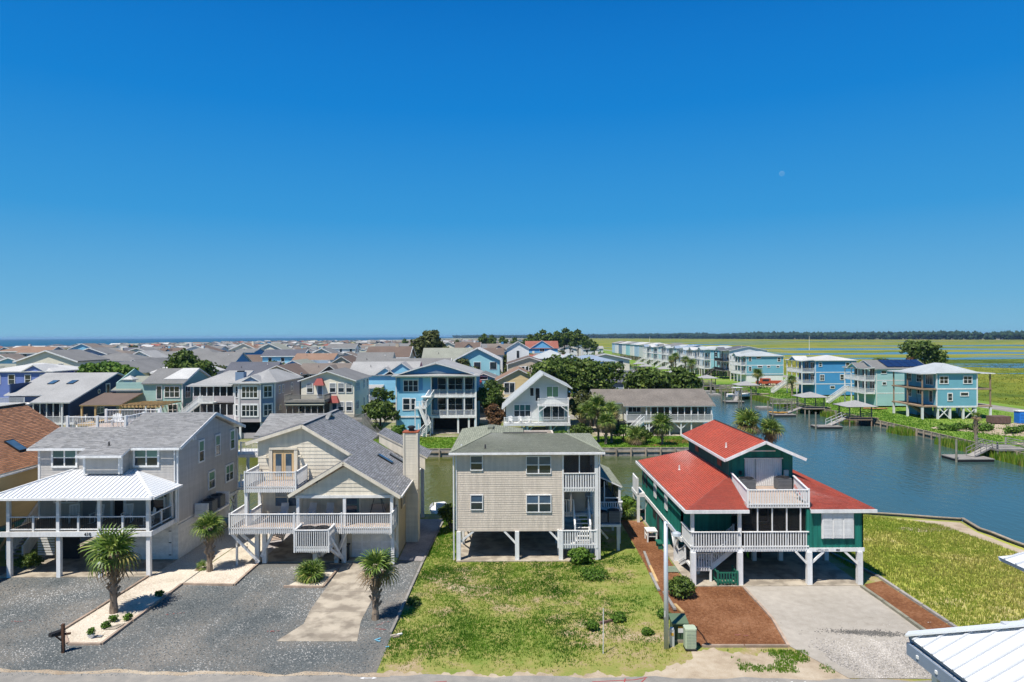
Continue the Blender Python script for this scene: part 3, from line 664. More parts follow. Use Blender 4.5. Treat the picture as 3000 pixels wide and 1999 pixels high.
strokes('gravel_marking', BLUEP, [[(-7.0, 34.6), (-6.8, 34.8)], [(-6.9, 34.5), (-6.75, 34.45)], [(-6.3, 33.8), (-6.2, 33.85)]], 0.045, 0.10, 'pale blue sprayed dab on the gravel by the timber edge')
# timber edging
TIMB = mk('edging_timber', (0.34, 0.26, 0.20), 0.9, 0.25, 2.0, rnd=0.2, fine=0.15)
def edging(label, pts, w=0.14, h=0.12, seg=2.4, mat=TIMB, group='landscape timbers edging the beds'):
    th = Thing('timber_edging', label, 'edging', (pts[0][0], pts[0][1], 0))
    for a, b in zip(pts, pts[1:]):
        A = Vector((*a, 0)); B = Vector((*b, 0)); n = max(1, round((B-A).length/seg))
        for i in range(n):
            p = A+(B-A)*(i/n); q = A+(B-A)*((i+1)/n-0.012); j = random.uniform(-.02, .02)
            mb = MB(); mb.bar((p.x+j, p.y, h/2), (q.x-j, q.y, h/2+random.uniform(-.015, .015)), w, h); th.part('timber', mb, mat)
    return th
edging('timber edging down the gravel side of the long shell bed', [(-22.3, 34.25), (-20.68, 34.25), (-20.62, 42.6)])
edging('timber edging between the long shell bed and the carport of the grey house', [(-22.4, 34.3), (-23.7, 35.9), (-23.45, 44.2)])
edging('timber edging round the palm bed beside the beige house', [(-20.55, 42.55), (-17.3, 42.3), (-17.3, 46.2)])
edging('timber edging round the bushy palm bed', [(-14.1, 42.0), (-11.65, 41.9), (-11.6, 45.2)])
edging('long timber edging between the grey shell path and the lawn', [(-6.35, 35.3), (-6.15, 46.5), (-5.8, 56.5)], mat=WOODG)
edging('timber edging between the pine straw bed and the lime drive', [(9.3, 33.7), (13.55, 33.65), (14.02, 37), (14.0, 41.6)])
edging('mossy timber edging right of the lime drive', [(21.25, 34.3), (21.2, 41.6)], w=0.18, h=0.16, mat=PILEG)
edging('grey timber edging between pine straw strip and field', [(23.1, 34.0), (23.12, 43.2), (22.0, 50)], w=0.18, h=0.14, mat=WOODG)
for i, (a, b) in enumerate([((9.3, 48.4), (9.05, 45.0)), ((9.1, 45.4), (8.95, 42.4)), ((8.85, 44.0), (8.75, 41.0)), ((9.2, 38.9), (9.35, 37.6)), ((9.0, 40.8), (9.0, 38.0))]):
    mb = MB(); mb.bar((*a, 0.07), (*b, 0.07+0.02*i), 0.16, 0.1)
    solo('loose_plank', mb, (WOODG, WOODN, WOODG, WOODN, WOODG)[i], ('long grey plank at the far end of the pine straw edge, by the pallet', 'new tan plank behind the long grey plank on the pine straw edge', 'grey plank lying against the lawn side of the pine straw edge', 'short tan plank beside the lamp pole on the pine straw edge', 'grey plank between the round bush and the lawn')[i], 'plank', 'loose planks along the pine straw edge')
# bulkheads
def bulkhead(label, pts, z0=-1.6, top=0.12, gap=2.0, out=1, mat=WOODG, capw=0.25, rail=True):
    th = Thing('bulkhead', label, 'bulkhead', (pts[0][0], pts[0][1], 0))
    for a, b in zip(pts, pts[1:]):
        A = Vector((*a, 0)); B = Vector((*b, 0)); d = (B-A); L = d.length; d /= L; n = Vector((d.y, -d.x, 0))*out
        k = 0.0
        while k < L-0.05:
            e = min(k+0.6, L); mb = MB(); q = A+d*k; r = A+d*(e-0.015); j = random.uniform(0, 0.03)
            mb.prism([q+n*(.02+j)+Vector((0, 0, z0)), r+n*(.02+j)+Vector((0, 0, z0)), r+n*(.02+j)+Vector((0, 0, top-.05)), q+n*(.02+j)+Vector((0, 0, top-.05))], n*0.06); th.part('sheet_plank', mb, mat); k = e
        mb = MB(); mb.bar(A+Vector((0, 0, top)), B+Vector((0, 0, top)), capw, 0.06); th.part('cap_board', mb, WOODW)
        if rail:
            mb = MB(); mb.bar(A+n*.16+Vector((0, 0, -.35)), B+n*.16+Vector((0, 0, -.35)), 0.12, 0.18); th.part('waler', mb, WOODW)
            for i in range(int(L/gap)+1):
                q = A+d*min(L-.1, i*gap+.1)+n*.3; m2 = MB(); m2.tube(q+Vector((0, 0, z0)), q+Vector((0, 0, top-.02)), 0.13, 0.12, 8); th.part('pile', m2, WOODW)
    return th
bulkhead('grey timber bulkhead along the canal in front of the ranch house', [(-24, 92.9), (32.3, 92.9)])
bulkhead('timber bulkhead behind the near houses along the canal', [(37, 56.2), (35.3, 56.7), (32.9, 57.6), (29.9, 58.5), (24, 59.3), (8, 59.6)][::-1], out=-1, rail=False, top=0.2)
bulkhead('weathered bulkhead bending round the empty lot corner', [(36.75, 48.9), (36.6, 50), (36.6, 52.1), (36.4, 53.3), (37, 56.2)][::-1], out=-1, rail=False, top=0.25, mat=PILEG)
bulkhead('long far bulkhead along the eastern canal bank', [(65.4, 70), (65.4, 110), (64.4, 140), (63.2, 166), (62.2, 210), (62.4, 330)], out=-1, mat=PILEG)
bulkhead('timber bulkhead on the side canal past the ranch house', [(32.6, 93), (32.6, 330)], out=1, rail=False)
# ------------------------------------------------------------------ near houses
ROOFG = mk('grey_shingle', (0.33, 0.33, 0.33), 0.9, 0.06, 0.6, tint=0.42, fine=0.10)
ROOFG2 = mk('slate_grey_shingle', (0.235, 0.24, 0.25), 0.9, 0.06, 0.6, tint=0.45, fine=0.10)
ROOFGR = mk('green_grey_shingle', (0.235, 0.25, 0.19), 0.9, 0.08, 0.6, tint=0.28, fine=0.10)
ROOFR = mk('red_shingle', (0.40, 0.072, 0.038), 0.85, 0.16, 0.35, streak=0.10, tint=0.26, fine=0.08)
ROOFBR = mk('brown_shingle', (0.31, 0.15, 0.08), 0.9, 0.08, 0.5, tint=0.5, fine=0.1)
RIDGEM = mk('ridge_vent', (0.06, 0.06, 0.06), 0.9)
METALW = mk('white_metal_roof', (0.66, 0.68, 0.70), 0.35, 0.03, 0.5, spec=0.5)
METALS = mk('seam_metal', (0.52, 0.54, 0.57), 0.4, 0.03)
SIDEA = mk('warm_grey_siding', (0.48, 0.455, 0.425), 0.65, 0.05, 0.7, streak=0.08, rnd=0.04)
SIDEB = mk('beige_siding', (0.70, 0.635, 0.515), 0.7, 0.05, 0.7, streak=0.10, rnd=0.05)
SIDEBY = mk('tan_stucco', (0.50, 0.40, 0.25), 0.8, 0.06, 0.8, bump=0.2)
SIDEC = mk('pinkish_beige_shingle', (0.645, 0.562, 0.468), 0.75, 0.05, 0.5, streak=0.10, tint=0.035, fine=0.03)
SIDED = mk('green_board', (0.014, 0.175, 0.135), 0.65, 0.12, 0.8, streak=0.28, fine=0.08)
SIDEY = mk('yellow_siding', (0.56, 0.43, 0.22), 0.7, 0.05, 0.8, rnd=0.04)
SCREEN = bpy.data.materials.new('insect_screen'); SCREEN.use_nodes = True
_n = SCREEN.node_tree.nodes; _l = SCREEN.node_tree.links
_t = _n.new('ShaderNodeBsdfTransparent'); _m = _n.new('ShaderNodeMixShader'); _m.inputs[0].default_value = 0.5
_n['Principled BSDF'].inputs['Base Color'].default_value = (0.008, 0.008, 0.009, 1); _n['Principled BSDF'].inputs['Roughness'].default_value = 0.9
_l.new(_t.outputs[0], _m.inputs[1]); _l.new(_n['Principled BSDF'].outputs[0], _m.inputs[2]); _l.new(_m.outputs[0], _n['Material Output'].inputs['Surface'])
def screen(th, p0, p1, z0, z1):
    d, n, L = wall_frame(p0, p1); mb = MB(); a = Vector((*p0, 0)); b = Vector((*p1, 0)); Z = Vector((0, 0, 1))
    mb.prism([a+Z*z0, b+Z*z0, b+Z*z1, a+Z*z1], n*0.006); return th.part('screen', mb, SCREEN)
def rake(th, a, b, mat=None, w=0.05, h=0.22):
    mb = MB(); mb.bar(a, b, w, h); return th.part('rake_board', mb, mat or WHITE)
def text_on(th, txt, loc, size, mat, rx=90, rz=0, ry=0, name='house_number', depth=0.01, parent=None):
    cu = bpy.data.curves.new(name, 'FONT'); cu.body = txt; cu.size = size; cu.extrude = depth; cu.align_x = 'CENTER'
    o = bpy.data.objects.new('tmp_text', cu); col.objects.link(o); dg = bpy.context.evaluated_depsgraph_get()
    me = bpy.data.meshes.new_from_object(o.evaluated_get(dg)); bpy.data.objects.remove(o); me.materials.clear(); me.materials.append(mat)
    q = th.inst(name, me, loc, 0, parent); q.rotation_euler = (R(rx), R(ry), R(rz)); return q
def flat_deck(th, x0, y0, x1, y1, z, mat, board=0.14, along='x', frame=None, fh=0.25, single=True):
    o = simple(th, 'deck_frame', frame or mat, (x0, y0, z-fh, x1, y1, z-0.03))
    if single:
        n = max(1, int(((y1-y0) if along == 'x' else (x1-x0))/board)); L = (x1-x0) if along == 'x' else (y1-y0)
        me = cached(('dkb', round(L, 2), board, along, mat.name), lambda: (MB().box(0, 0, 0, L, board-0.012, 0.028) if along == 'x' else MB().box(0, 0, 0, board-0.012, L, 0.028)).mesh('deck_board', mat))
        for i in range(n):
            th.inst('deck_board', me, (x0, y0+i*board, z-0.028) if along == 'x' else (x0+i*board, y0, z-0.028), 0, o)
    return o
def downspout(th, x, y, z0, z1, m=None):
    return simple(th, 'downspout', m or WHITE, (x-.045, y-.045, z0, x+.045, y+.045, z1))
def vent_pipe(th, x, y, z, h=0.35, mat=None):
    mb = MB(); mb.lathe((x, y, z), [(0.11, 0), (0.06, 0.05), (0.05, h), (0.0, h)], 8); return th.part('vent_pipe', mb, mat or RIDGEM)
def skylight(th, c, e, u, w, h, nn):
    c, e, u, nn = Vector(c), Vector(e).normalized(), Vector(u).normalized(), Vector(nn).normalized()
    f = MB(); q = lambda a, b, k: c+e*a+u*b+nn*k
    f.prism([q(-w/2, -h/2, 0), q(w/2, -h/2, 0), q(w/2, h/2, 0), q(-w/2, h/2, 0)], nn*0.12); o = th.part('skylight', f, BLACK)
    f = MB(); f.prism([q(-w/2+.06, -h/2+.06, .12), q(w/2-.06, -h/2+.06, .12), q(w/2-.06, h/2-.06, .12), q(-w/2+.06, h/2-.06, .12)], nn*0.015); th.part('pane', f, GLASSB, o); return o
# ---------- grey house with the white metal porch roof
def house_a():
    th = Thing('beach_house', 'grey two storey house with white metal porch roof and rocking chairs, numbered 410', 'house', (-28, 47.2, 0))
    W0, W1, F, B = -32.7, -23.2, 47.2, 57.6
    fr = ((W0, F), (W1, F)); rt = ((W1, F), (W1, B))
    clad(th, *fr, rect(9.5, 2.7, 7.75), SIDEA, 0.17)
    D = B-F; clad(th, *rt, [(0, 2.6), (D, 2.6), (D, 7.75), (D/2+.1, 9.42), (0, 7.75)], SIDEA, 0.17)
    simple(th, 'rear_wall', SIDEA, (W0, B-.14, 2.6, W1-.15, B, 7.7)); simple(th, 'left_wall', SIDEA, (W0, F+.15, 2.6, W0+.14, B-.15, 7.7))
    simple(th, 'floor_slab', WHITEW, (W0+.05, F+.05, 2.42, W1-.05, B-.05, 2.6))
    for x in (W0-.02, W1+.02): simple(th, 'corner_board', WHITE, (x-.07, F-.05, 2.7, x+.07, F+.02, 7.75))
    simple(th, 'corner_board', WHITE, (W1-.01, F+.03, 2.6, W1+.05, F+.15, 7.7)); simple(th, 'corner_board', WHITE, (W1-.01, B-.13, 2.6, W1+.05, B+.02, 7.7))
    # bay
    bl, br, bf = -29.0, -26.5, 46.25
    clad(th, (bl, bf), (br, bf), rect(br-bl, 6.2, 7.5), SIDEA, 0.17, name='bay_wall'); clad(th, (br, bf+.15), (br, F), rect(F-bf-.15, 6.2, 7.5), SIDEA, 0.17, name='bay_wall')
    for x in (bl, br): simple(th, 'corner_board', WHITE, (x-.08, bf-.06, 6.2, x+.08, bf+.03, 7.5))
    for s, z in ((1.75, 7.15), (7.4, 7.15)): window(th, *fr, s, z, 1.55, 1.12, 'dh2', 0.13, gmat=GLASST)
    window(th, *fr, 1.9, 4.65, 1.6, 1.05, 'dh2', 0.12); window(th, *fr, 8.15, 4.25, 0.9, 1.7, 'dh', 0.1, gmat=GLASST)
    for s in (5.0, 5.9): simple(th, 'pilaster', WHITE, (W0+s-.08, F-.07, 2.95, W0+s+.08, F-.01, 5.3))
    dr = simple(th, 'door', DARK, (W0+5.2, F-.06, 2.95, W0+5.75, F-.02, 5.0)); simple(th, 'door', mk('grey_door', (.25, .25, .26)), (W0+3.0, F-.06, 2.95, W0+3.9, F-.02, 5.0))
    for s, z, w_, h_, st in ((3.6, 6.95, .72, 1.45, 'dh'), (6.4, 6.95, .72, 1.45, 'dh'), (9.2, 6.95, .72, 1.4, 'dh'), (5.3, 4.45, .95, 1.2, 'dh'), (8.6, 4.35, 1.35, 1.2, 'dh2')):
        window(th, *rt, s, z, w_, h_, st, 0.11, gmat=mk('green_shade', (.10, .26, .17), .3) if 'green_shade' not in MATS else MATS['green_shade'])
    # roof
    z0, sl = 7.85, 0.307; ZR = lambda y: z0+sl*(y-46.9); RY = 52.6
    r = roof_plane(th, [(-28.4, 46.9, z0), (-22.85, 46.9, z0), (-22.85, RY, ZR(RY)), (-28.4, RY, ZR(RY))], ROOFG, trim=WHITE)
    roof_plane(th, [(-33.3, 46.9, z0), (-28.42, 46.9, z0), (-28.42, 50.2, ZR(50.2)), (-33.3, 50.2, ZR(50.2))], ROOFG, trim=WHITE)
    roof_plane(th, [(-29.3, 45.85, ZR(45.85)), (-26.2, 45.85, ZR(45.85)), (-26.2, 46.89, ZR(46.89)), (-29.3, 46.89, ZR(46.89))], ROOFG, trim=WHITE, name='bay_roof')
    roof_plane(th, [(-22.85, 58.3, z0), (-28.4, 58.3, z0), (-28.4, RY+.01, ZR(RY)), (-22.85, RY+.01, ZR(RY))], ROOFG, trim=WHITE, shingles=False)
    rake(th, (-22.8, 46.9, z0-.06), (-22.8, RY, ZR(RY)-.06)); rake(th, (-22.8, RY, ZR(RY)-.06), (-22.8, 58.3, z0-.06))
    simple(th, 'gutter', WHITE, (-33.3, 46.76, z0-.16, -29.32, 46.88, z0-.02)); simple(th, 'gutter', WHITE, (-26.15, 46.76, z0-.16, -22.85, 46.88, z0-.02)); simple(th, 'gutter', WHITE, (-29.3, 45.7, 7.36, -26.2, 45.83, 7.5))
    simple(th, 'ridge_cap', ROOFG, (-28.4, RY-.12, ZR(RY)-.02, -22.85, RY+.12, ZR(RY)+.03))
    downspout(th, W1-.12, F-.09, 5.5, 7.7); downspout(th, br-.1, bf-.1, 6.2, 7.4); downspout(th, W1+.1, F-.35, 2.7, 5.2)
    vent_pipe(th, -27.9, 47.2, ZR(47.2), 0.3)
    for y in (49.4, 49.75): simple(th, 'wall_vent', WHITE, (W1+.03, y-.13, 7.95, W1+.12, y+.13, 8.2))
    # roof deck behind
    flat_deck(th, -33, 50.3, -28.5, 55.5, 8.55, DECK, single=False); simple(th, 'deck_wall', SIDEA, (-33, 50.22, 7.4, -28.45, 50.3, 8.8))
    for a, b in (((-32.9, 50.5), (-30.7, 50.5)), ((-30.7, 50.5), (-28.6, 50.5)), ((-28.6, 50.5), (-28.6, 53)), ((-32.9, 55.3), (-28.6, 55.3))): railing(th, a, b, 8.6, 9.6, WHITE, 0.02, 0.12, False, BLACK, 0.16, nopost=False)
    # porch
    pz = 2.97; px0, px1, pf = -32.75, -23.3, 43.9
    flat_deck(th, px0, pf, px1, F-.05, pz, DECK, along='y', frame=WOODW, single=False)
    simple(th, 'fascia_beam', WHITE, (px0-.2, pf-.12, 2.66, px1+.12, pf-.03, 2.98)); simple(th, 'fascia_beam', WHITE, (px1+.03, pf-.02, 2.66, px1+.12, F-.06, 2.98))
    for x in (-32.45, -29.25, -26.6, -23.47):
        post(th, x, pf+.05, 2.99, 5.1, 0.2, WHITE); post(th, x, pf+.12, 0.0, 2.65, 0.25, WHITE, 'piling')
    post(th, -23.47, F-.3, 2.99, 5.1, 0.18, WHITE)
    for x in (-29.2, -26.4): post(th, x, 50.5, 0, 2.45, 0.3, WHITE, 'piling')
    simple(th, 'porch_beam', WHITE, (-33, pf-.06, 5.02, px1+.06, pf+.16, 5.24)); simple(th, 'porch_beam', WHITE, (-23.52, pf+.18, 5.02, -23.3, F-.05, 5.24))
    xs = (-32.45, -30.85, -29.25, -27.95, -26.6, -25.1, -23.47)
    for a, b in zip(xs, xs[1:]): railing(th, (a, pf+.03), (b, pf+.03), pz+.03, pz+.95, WHITE, 0.02, 0.115, True, BLACK, 0.12)
    railing(th, (-23.45, pf+.2), (-23.45, 45.5), pz+.03, pz+.95, WHITE, 0.02, 0.115, True, BLACK, 0.12); railing(th, (-23.45, 45.5), (-23.45, F-.2), pz+.03, pz+.95, WHITE, 0.02, 0.115, True, BLACK, 0.12)
    ez, tz, yt = 5.25, 6.32, F-.04
    roof_plane(th, [(-33.5, 43.4, ez), (-22.95, 43.4, ez), (-26.1, yt, tz), (-30.3, yt, tz)], METALW, trim=WHITE, seam=0.3, seammat=METALS, name='porch_roof')
    roof_plane(th, [(-22.95, 43.4, ez), (-22.9, yt, ez), (-26.1, yt, tz)], METALW, trim=WHITE, seam=0.3, seammat=METALS, name='porch_roof')
    roof_plane(th, [(-33.5, yt, ez), (-33.5, 43.4, ez), (-30.3, yt, tz)], METALW, trim=WHITE, seam=0.3, seammat=METALS, name='porch_roof')
    mb = MB(); mb.bar((-22.95, 43.4, ez+.04), (-26.1, yt, tz+.04), 0.2, 0.05); th.part('hip_cap', mb, METALW); mb = MB(); mb.bar((-33.5, 43.4, ez+.04), (-30.3, yt, tz+.04), 0.2, 0.05); th.part('hip_cap', mb, METALW)
    simple(th, 'gutter', WHITE, (-33.5, 43.26, ez-.14, -22.9, 43.38, ez+.01)); simple(th, 'gutter', WHITE, (-22.9, 43.4, ez-.14, -22.78, yt, ez+.01))
    text_on(th, '410', (-27.42+.15, pf-.14, 2.72), 0.30, BLACK)
    # ground storey
    clad(th, (W1, F+.1), (W1, 52.4), rect(5.2, 0.05, 2.4), WHITEW, 0.17, name='storage_wall'); clad(th, (-26.9, F+.1), (W1, F+.1), rect(3.7, 0.05, 2.4), WHITEW, 0.17, name='storage_wall')
    d = simple(th, 'storage_door', WHITE, (-25.0, F+.02, .08, -23.75, F+.05, 2.1)); simple(th, 'door_frame', WHITE, (-23.74, F+.0, .08, -23.6, F+.05, 2.2))
    for i in range(9): simple(th, 'door_panel', WHITEW, (-24.95, F+.005, .12+i*.22, -23.8, F+.019, .31+i*.22), parent=d)
    for z in (.35, 1.2, 2.0): simple(th, 'hinge', BLACK, (-23.8, F-.01, z, -23.62, F+.0, z+.06))
    for i in range(12): simple(th, 'slat', WHITEW, (-33.0, 47.4, .35+i*.18, -31.75, 47.44, .47+i*.18))
    simple(th, 'brown_post', WOODN, (-31.75, 47.3, 0.05, -31.6, 47.45, 2.4)); simple(th, 'storage_wall', DARK, (-31.6, 47.5, .05, -30.2, 47.6, 2.4))
    for i in range(10): simple(th, 'slat', WHITEW, (-30.1, 50.8, .35+i*.2, -28.3, 50.84, .47+i*.2))
    brace(th, (-29.9, 50.7, .3), (-28.6, 50.7, 2.2), WHITE)
    stairs(th, (-29.5, 54.5), (-26.5, 54.5), .06, 2.5, 1.0, WHITEW, WOODN, rail=False)
    # rear posts, braces and decks
    simple(th, 'side_beam', WHITE, (W1-.1, 52.5, 2.3, W1+.06, 57.6, 2.58)); post(th, W1-.1, 57.3, 0, 2.3, .28, WHITE, 'piling'); brace(th, (W1-.05, 55.9, 0.6), (W1-.05, 57.2, 2.2), WHITE); brace(th, (W1-.05, 56.2, 2.3), (W1-.05, 57.2, 1.2), WHITE)
    for z in (2.75, 5.5):
        simple(th, 'rear_deck', WHITEW, (-24, 57.7, z-.25, -20.8, 60.8, z))
        railing(th, (-20.85, 57.8), (-20.85, 60.7), z, z+1, WHITE, .03, .12, False); railing(th, (-23.0, 57.8), (-20.85, 57.8), z, z+1, WHITE, .03, .12, False)
    for x in (-20.9, -23.5): post(th, x, 60.6, -1, 5.3, .2, WHITE)
    post(th, -20.9, 57.9, 0, 5.3, .2, WHITE)
    simple(th, 'condenser_platform', WHITE, (W1+.06, 49.6, 2.35, W1+1.15, 53.2, 2.48))
    simple(th, 'louvre_screen', WHITE, (W1+.1, 49.55, 2.5, W1+1.1, 49.62, 3.35)); simple(th, 'platform_panel', WHITE, (W1+.1, 53.1, 1.4, W1+1.15, 53.18, 3.4))
    for i in range(6): simple(th, 'louvre', WHITEW, (W1+.15, 49.5, 2.56+i*.13, W1+1.05, 49.548, 2.64+i*.13))
    brace(th, (W1+.05, 49.7, 1.5), (W1+1.05, 49.7, 2.35), WHITE); brace(th, (W1+.05, 53.0, 1.5), (W1+1.05, 53.0, 2.35), WHITE)
    simple(th, 'lantern', BLACK, (-23.3, 45.6, 4.75, -23.2, 45.72, 4.98))
    return th
house_a()
# condenser builder
def condenser(x, y, z, label, s=0.75, h=0.75, group=None, mat=ACG):
    th = Thing('air_conditioner', label, 'air conditioner', (x, y, z), group)
    mb = MB(); n = 8
    mb.box(x-s/2, y-s/2, z+.02, x+s/2, y+s/2, z+h-.06); th.part('casing', mb, mat)
    for i in range(7): simple(th, 'grille_rib', mk('rib_grey', (.18, .19, .20), .5) if 'rib_grey' not in MATS else MATS['rib_grey'], (x-s/2-.012, y-s/2-.012, z+.08+i*(h-.2)/7, x+s/2+.012, y+s/2+.012, z+.11+i*(h-.2)/7))
    mb = MB(); mb.lathe((x, y, z+h-.06), [(s*.52, 0), (s*.5, .04), (s*.40, .06), (s*.38, .02), (s*.10, .01), (s*.10, .05), (0, .05)], 16); th.part('fan_guard', mb, BLACK)
    return th
condenser(-22.55, 50.7, 2.5, 'dark condenser on the wall platform of the grey house, next to the louvre screen', 0.85, 0.9)
condenser(-22.55, 52.1, 2.5, 'dark condenser on the wall platform of the grey house, farther from the louvre screen', 0.85, 0.95)
# rocking chair
def rocking_chair():
    th = Thing('rocking_chair', 'x', 'rocking chair')
    simple(th, 'seat', WHITE, (-.27, -.25, .40, .27, .25, .44))
    for x in (-.27, .27):
        mb = MB(); mb.path([(x, -.45, .08), (x, -.2, .02), (x, .15, .02), (x, .55, .12)], [.025]*4, 6); th.part('rocker', mb, WHITE)
        mb = MB(); mb.bar((x, -.24, .03), (x, -.24, .64), .045); th.part('leg', mb, WHITE); mb = MB(); mb.bar((x, .2, .03), (x, .42, 1.15), .045); th.part('back_post', mb, WHITE)
        mb = MB(); mb.bar((x, -.32, .64), (x, .32, .64), .08, .03); th.part('arm', mb, WHITE)
    for k in range(6):
        x = -.2+k*.08; mb = MB(); mb.bar((x, .235, .48), (x, .41, 1.1), .035, .02); th.part('slat', mb, WHITE)
    mb = MB(); mb.bar((-.27, .42, 1.12), (.27, .42, 1.12), .03, .09); th.part('top_rail', mb, WHITE)
    return th
rc = rocking_chair()
for i, (x, y, rz, lab) in enumerate([(-27.9, 45.9, .5, 'white rocking chair on the metal roofed porch, in front of the double window'), (-26.55, 45.8, -.1, 'white rocking chair on the metal roofed porch, facing straight out behind the house number'), (-25.05, 45.9, .25, 'white rocking chair on the metal roofed porch, turned slightly beside the dark door'), (-24.0, 44.9, -.9, 'white rocking chair at the side end of the metal roofed porch')]):
    x -= 1.6 if i < 1 else (1.4 if i == 1 else (.9 if i == 2 else 0))
    o = rc.r if i == 0 else copy_tree(rc.r)
    o.location = (x, y, 2.99); o.rotation_euler = (0, 0, rz); o['label'] = lab; o['group'] = 'rocking chairs on the porch'
def adirondack(x, y, z, rz, label, mat=WHITE, group=None, name='lounge_chair', cat='chair'):
    th = Thing(name, label, cat, (0, 0, 0), group)
    mb = MB(); mb.bar((0, -.3, .38), (0, .3, .26), .5, .03); th.part('seat', mb, mat)
    for k in range(5):
        xx = -.2+k*.1; mb = MB(); mb.bar((xx, .24, .28), (xx*1.25, .55, 1.0-.04*abs(k-2)), .085, .02); th.part('back_slat', mb, mat)
    for s in (-1, 1):
        mb = MB(); mb.bar((s*.3, -.35, .55), (s*.3, .4, .55), .12, .025); th.part('arm', mb, mat)
        mb = MB(); mb.bar((s*.28, -.3, 0), (s*.28, -.3, .54), .06); th.part('leg', mb, mat); mb = MB(); mb.bar((s*.25, .5, 0), (s*.25, -.25, .36), .04, .1); th.part('leg', mb, mat)
    th.r.location = (x, y, z); th.r.rotation_euler = (0, 0, rz); return th
adirondack(-29.0, 52.4, 8.56, 2.6, 'white slatted chair on the roof deck of the grey house, turned sideways')
adirondack(-30.5, 52.6, 8.56, 0.4, 'white slatted chair on the roof deck of the grey house, beside the small table')
tb = Thing('side_table', 'small white table between the chairs on the roof deck', 'table', (-29.8, 52.2, 8.56)); simple(tb, 'top', WHITE, (-30.1, 51.9, 9.0, -29.5, 52.5, 9.05)); 
for sx in (-30.05, -29.55):
    for sy in (51.95, 52.45): simple(tb, 'leg', WHITE, (sx-.03, sy-.03, 8.56, sx+.03, sy+.03, 9.0))
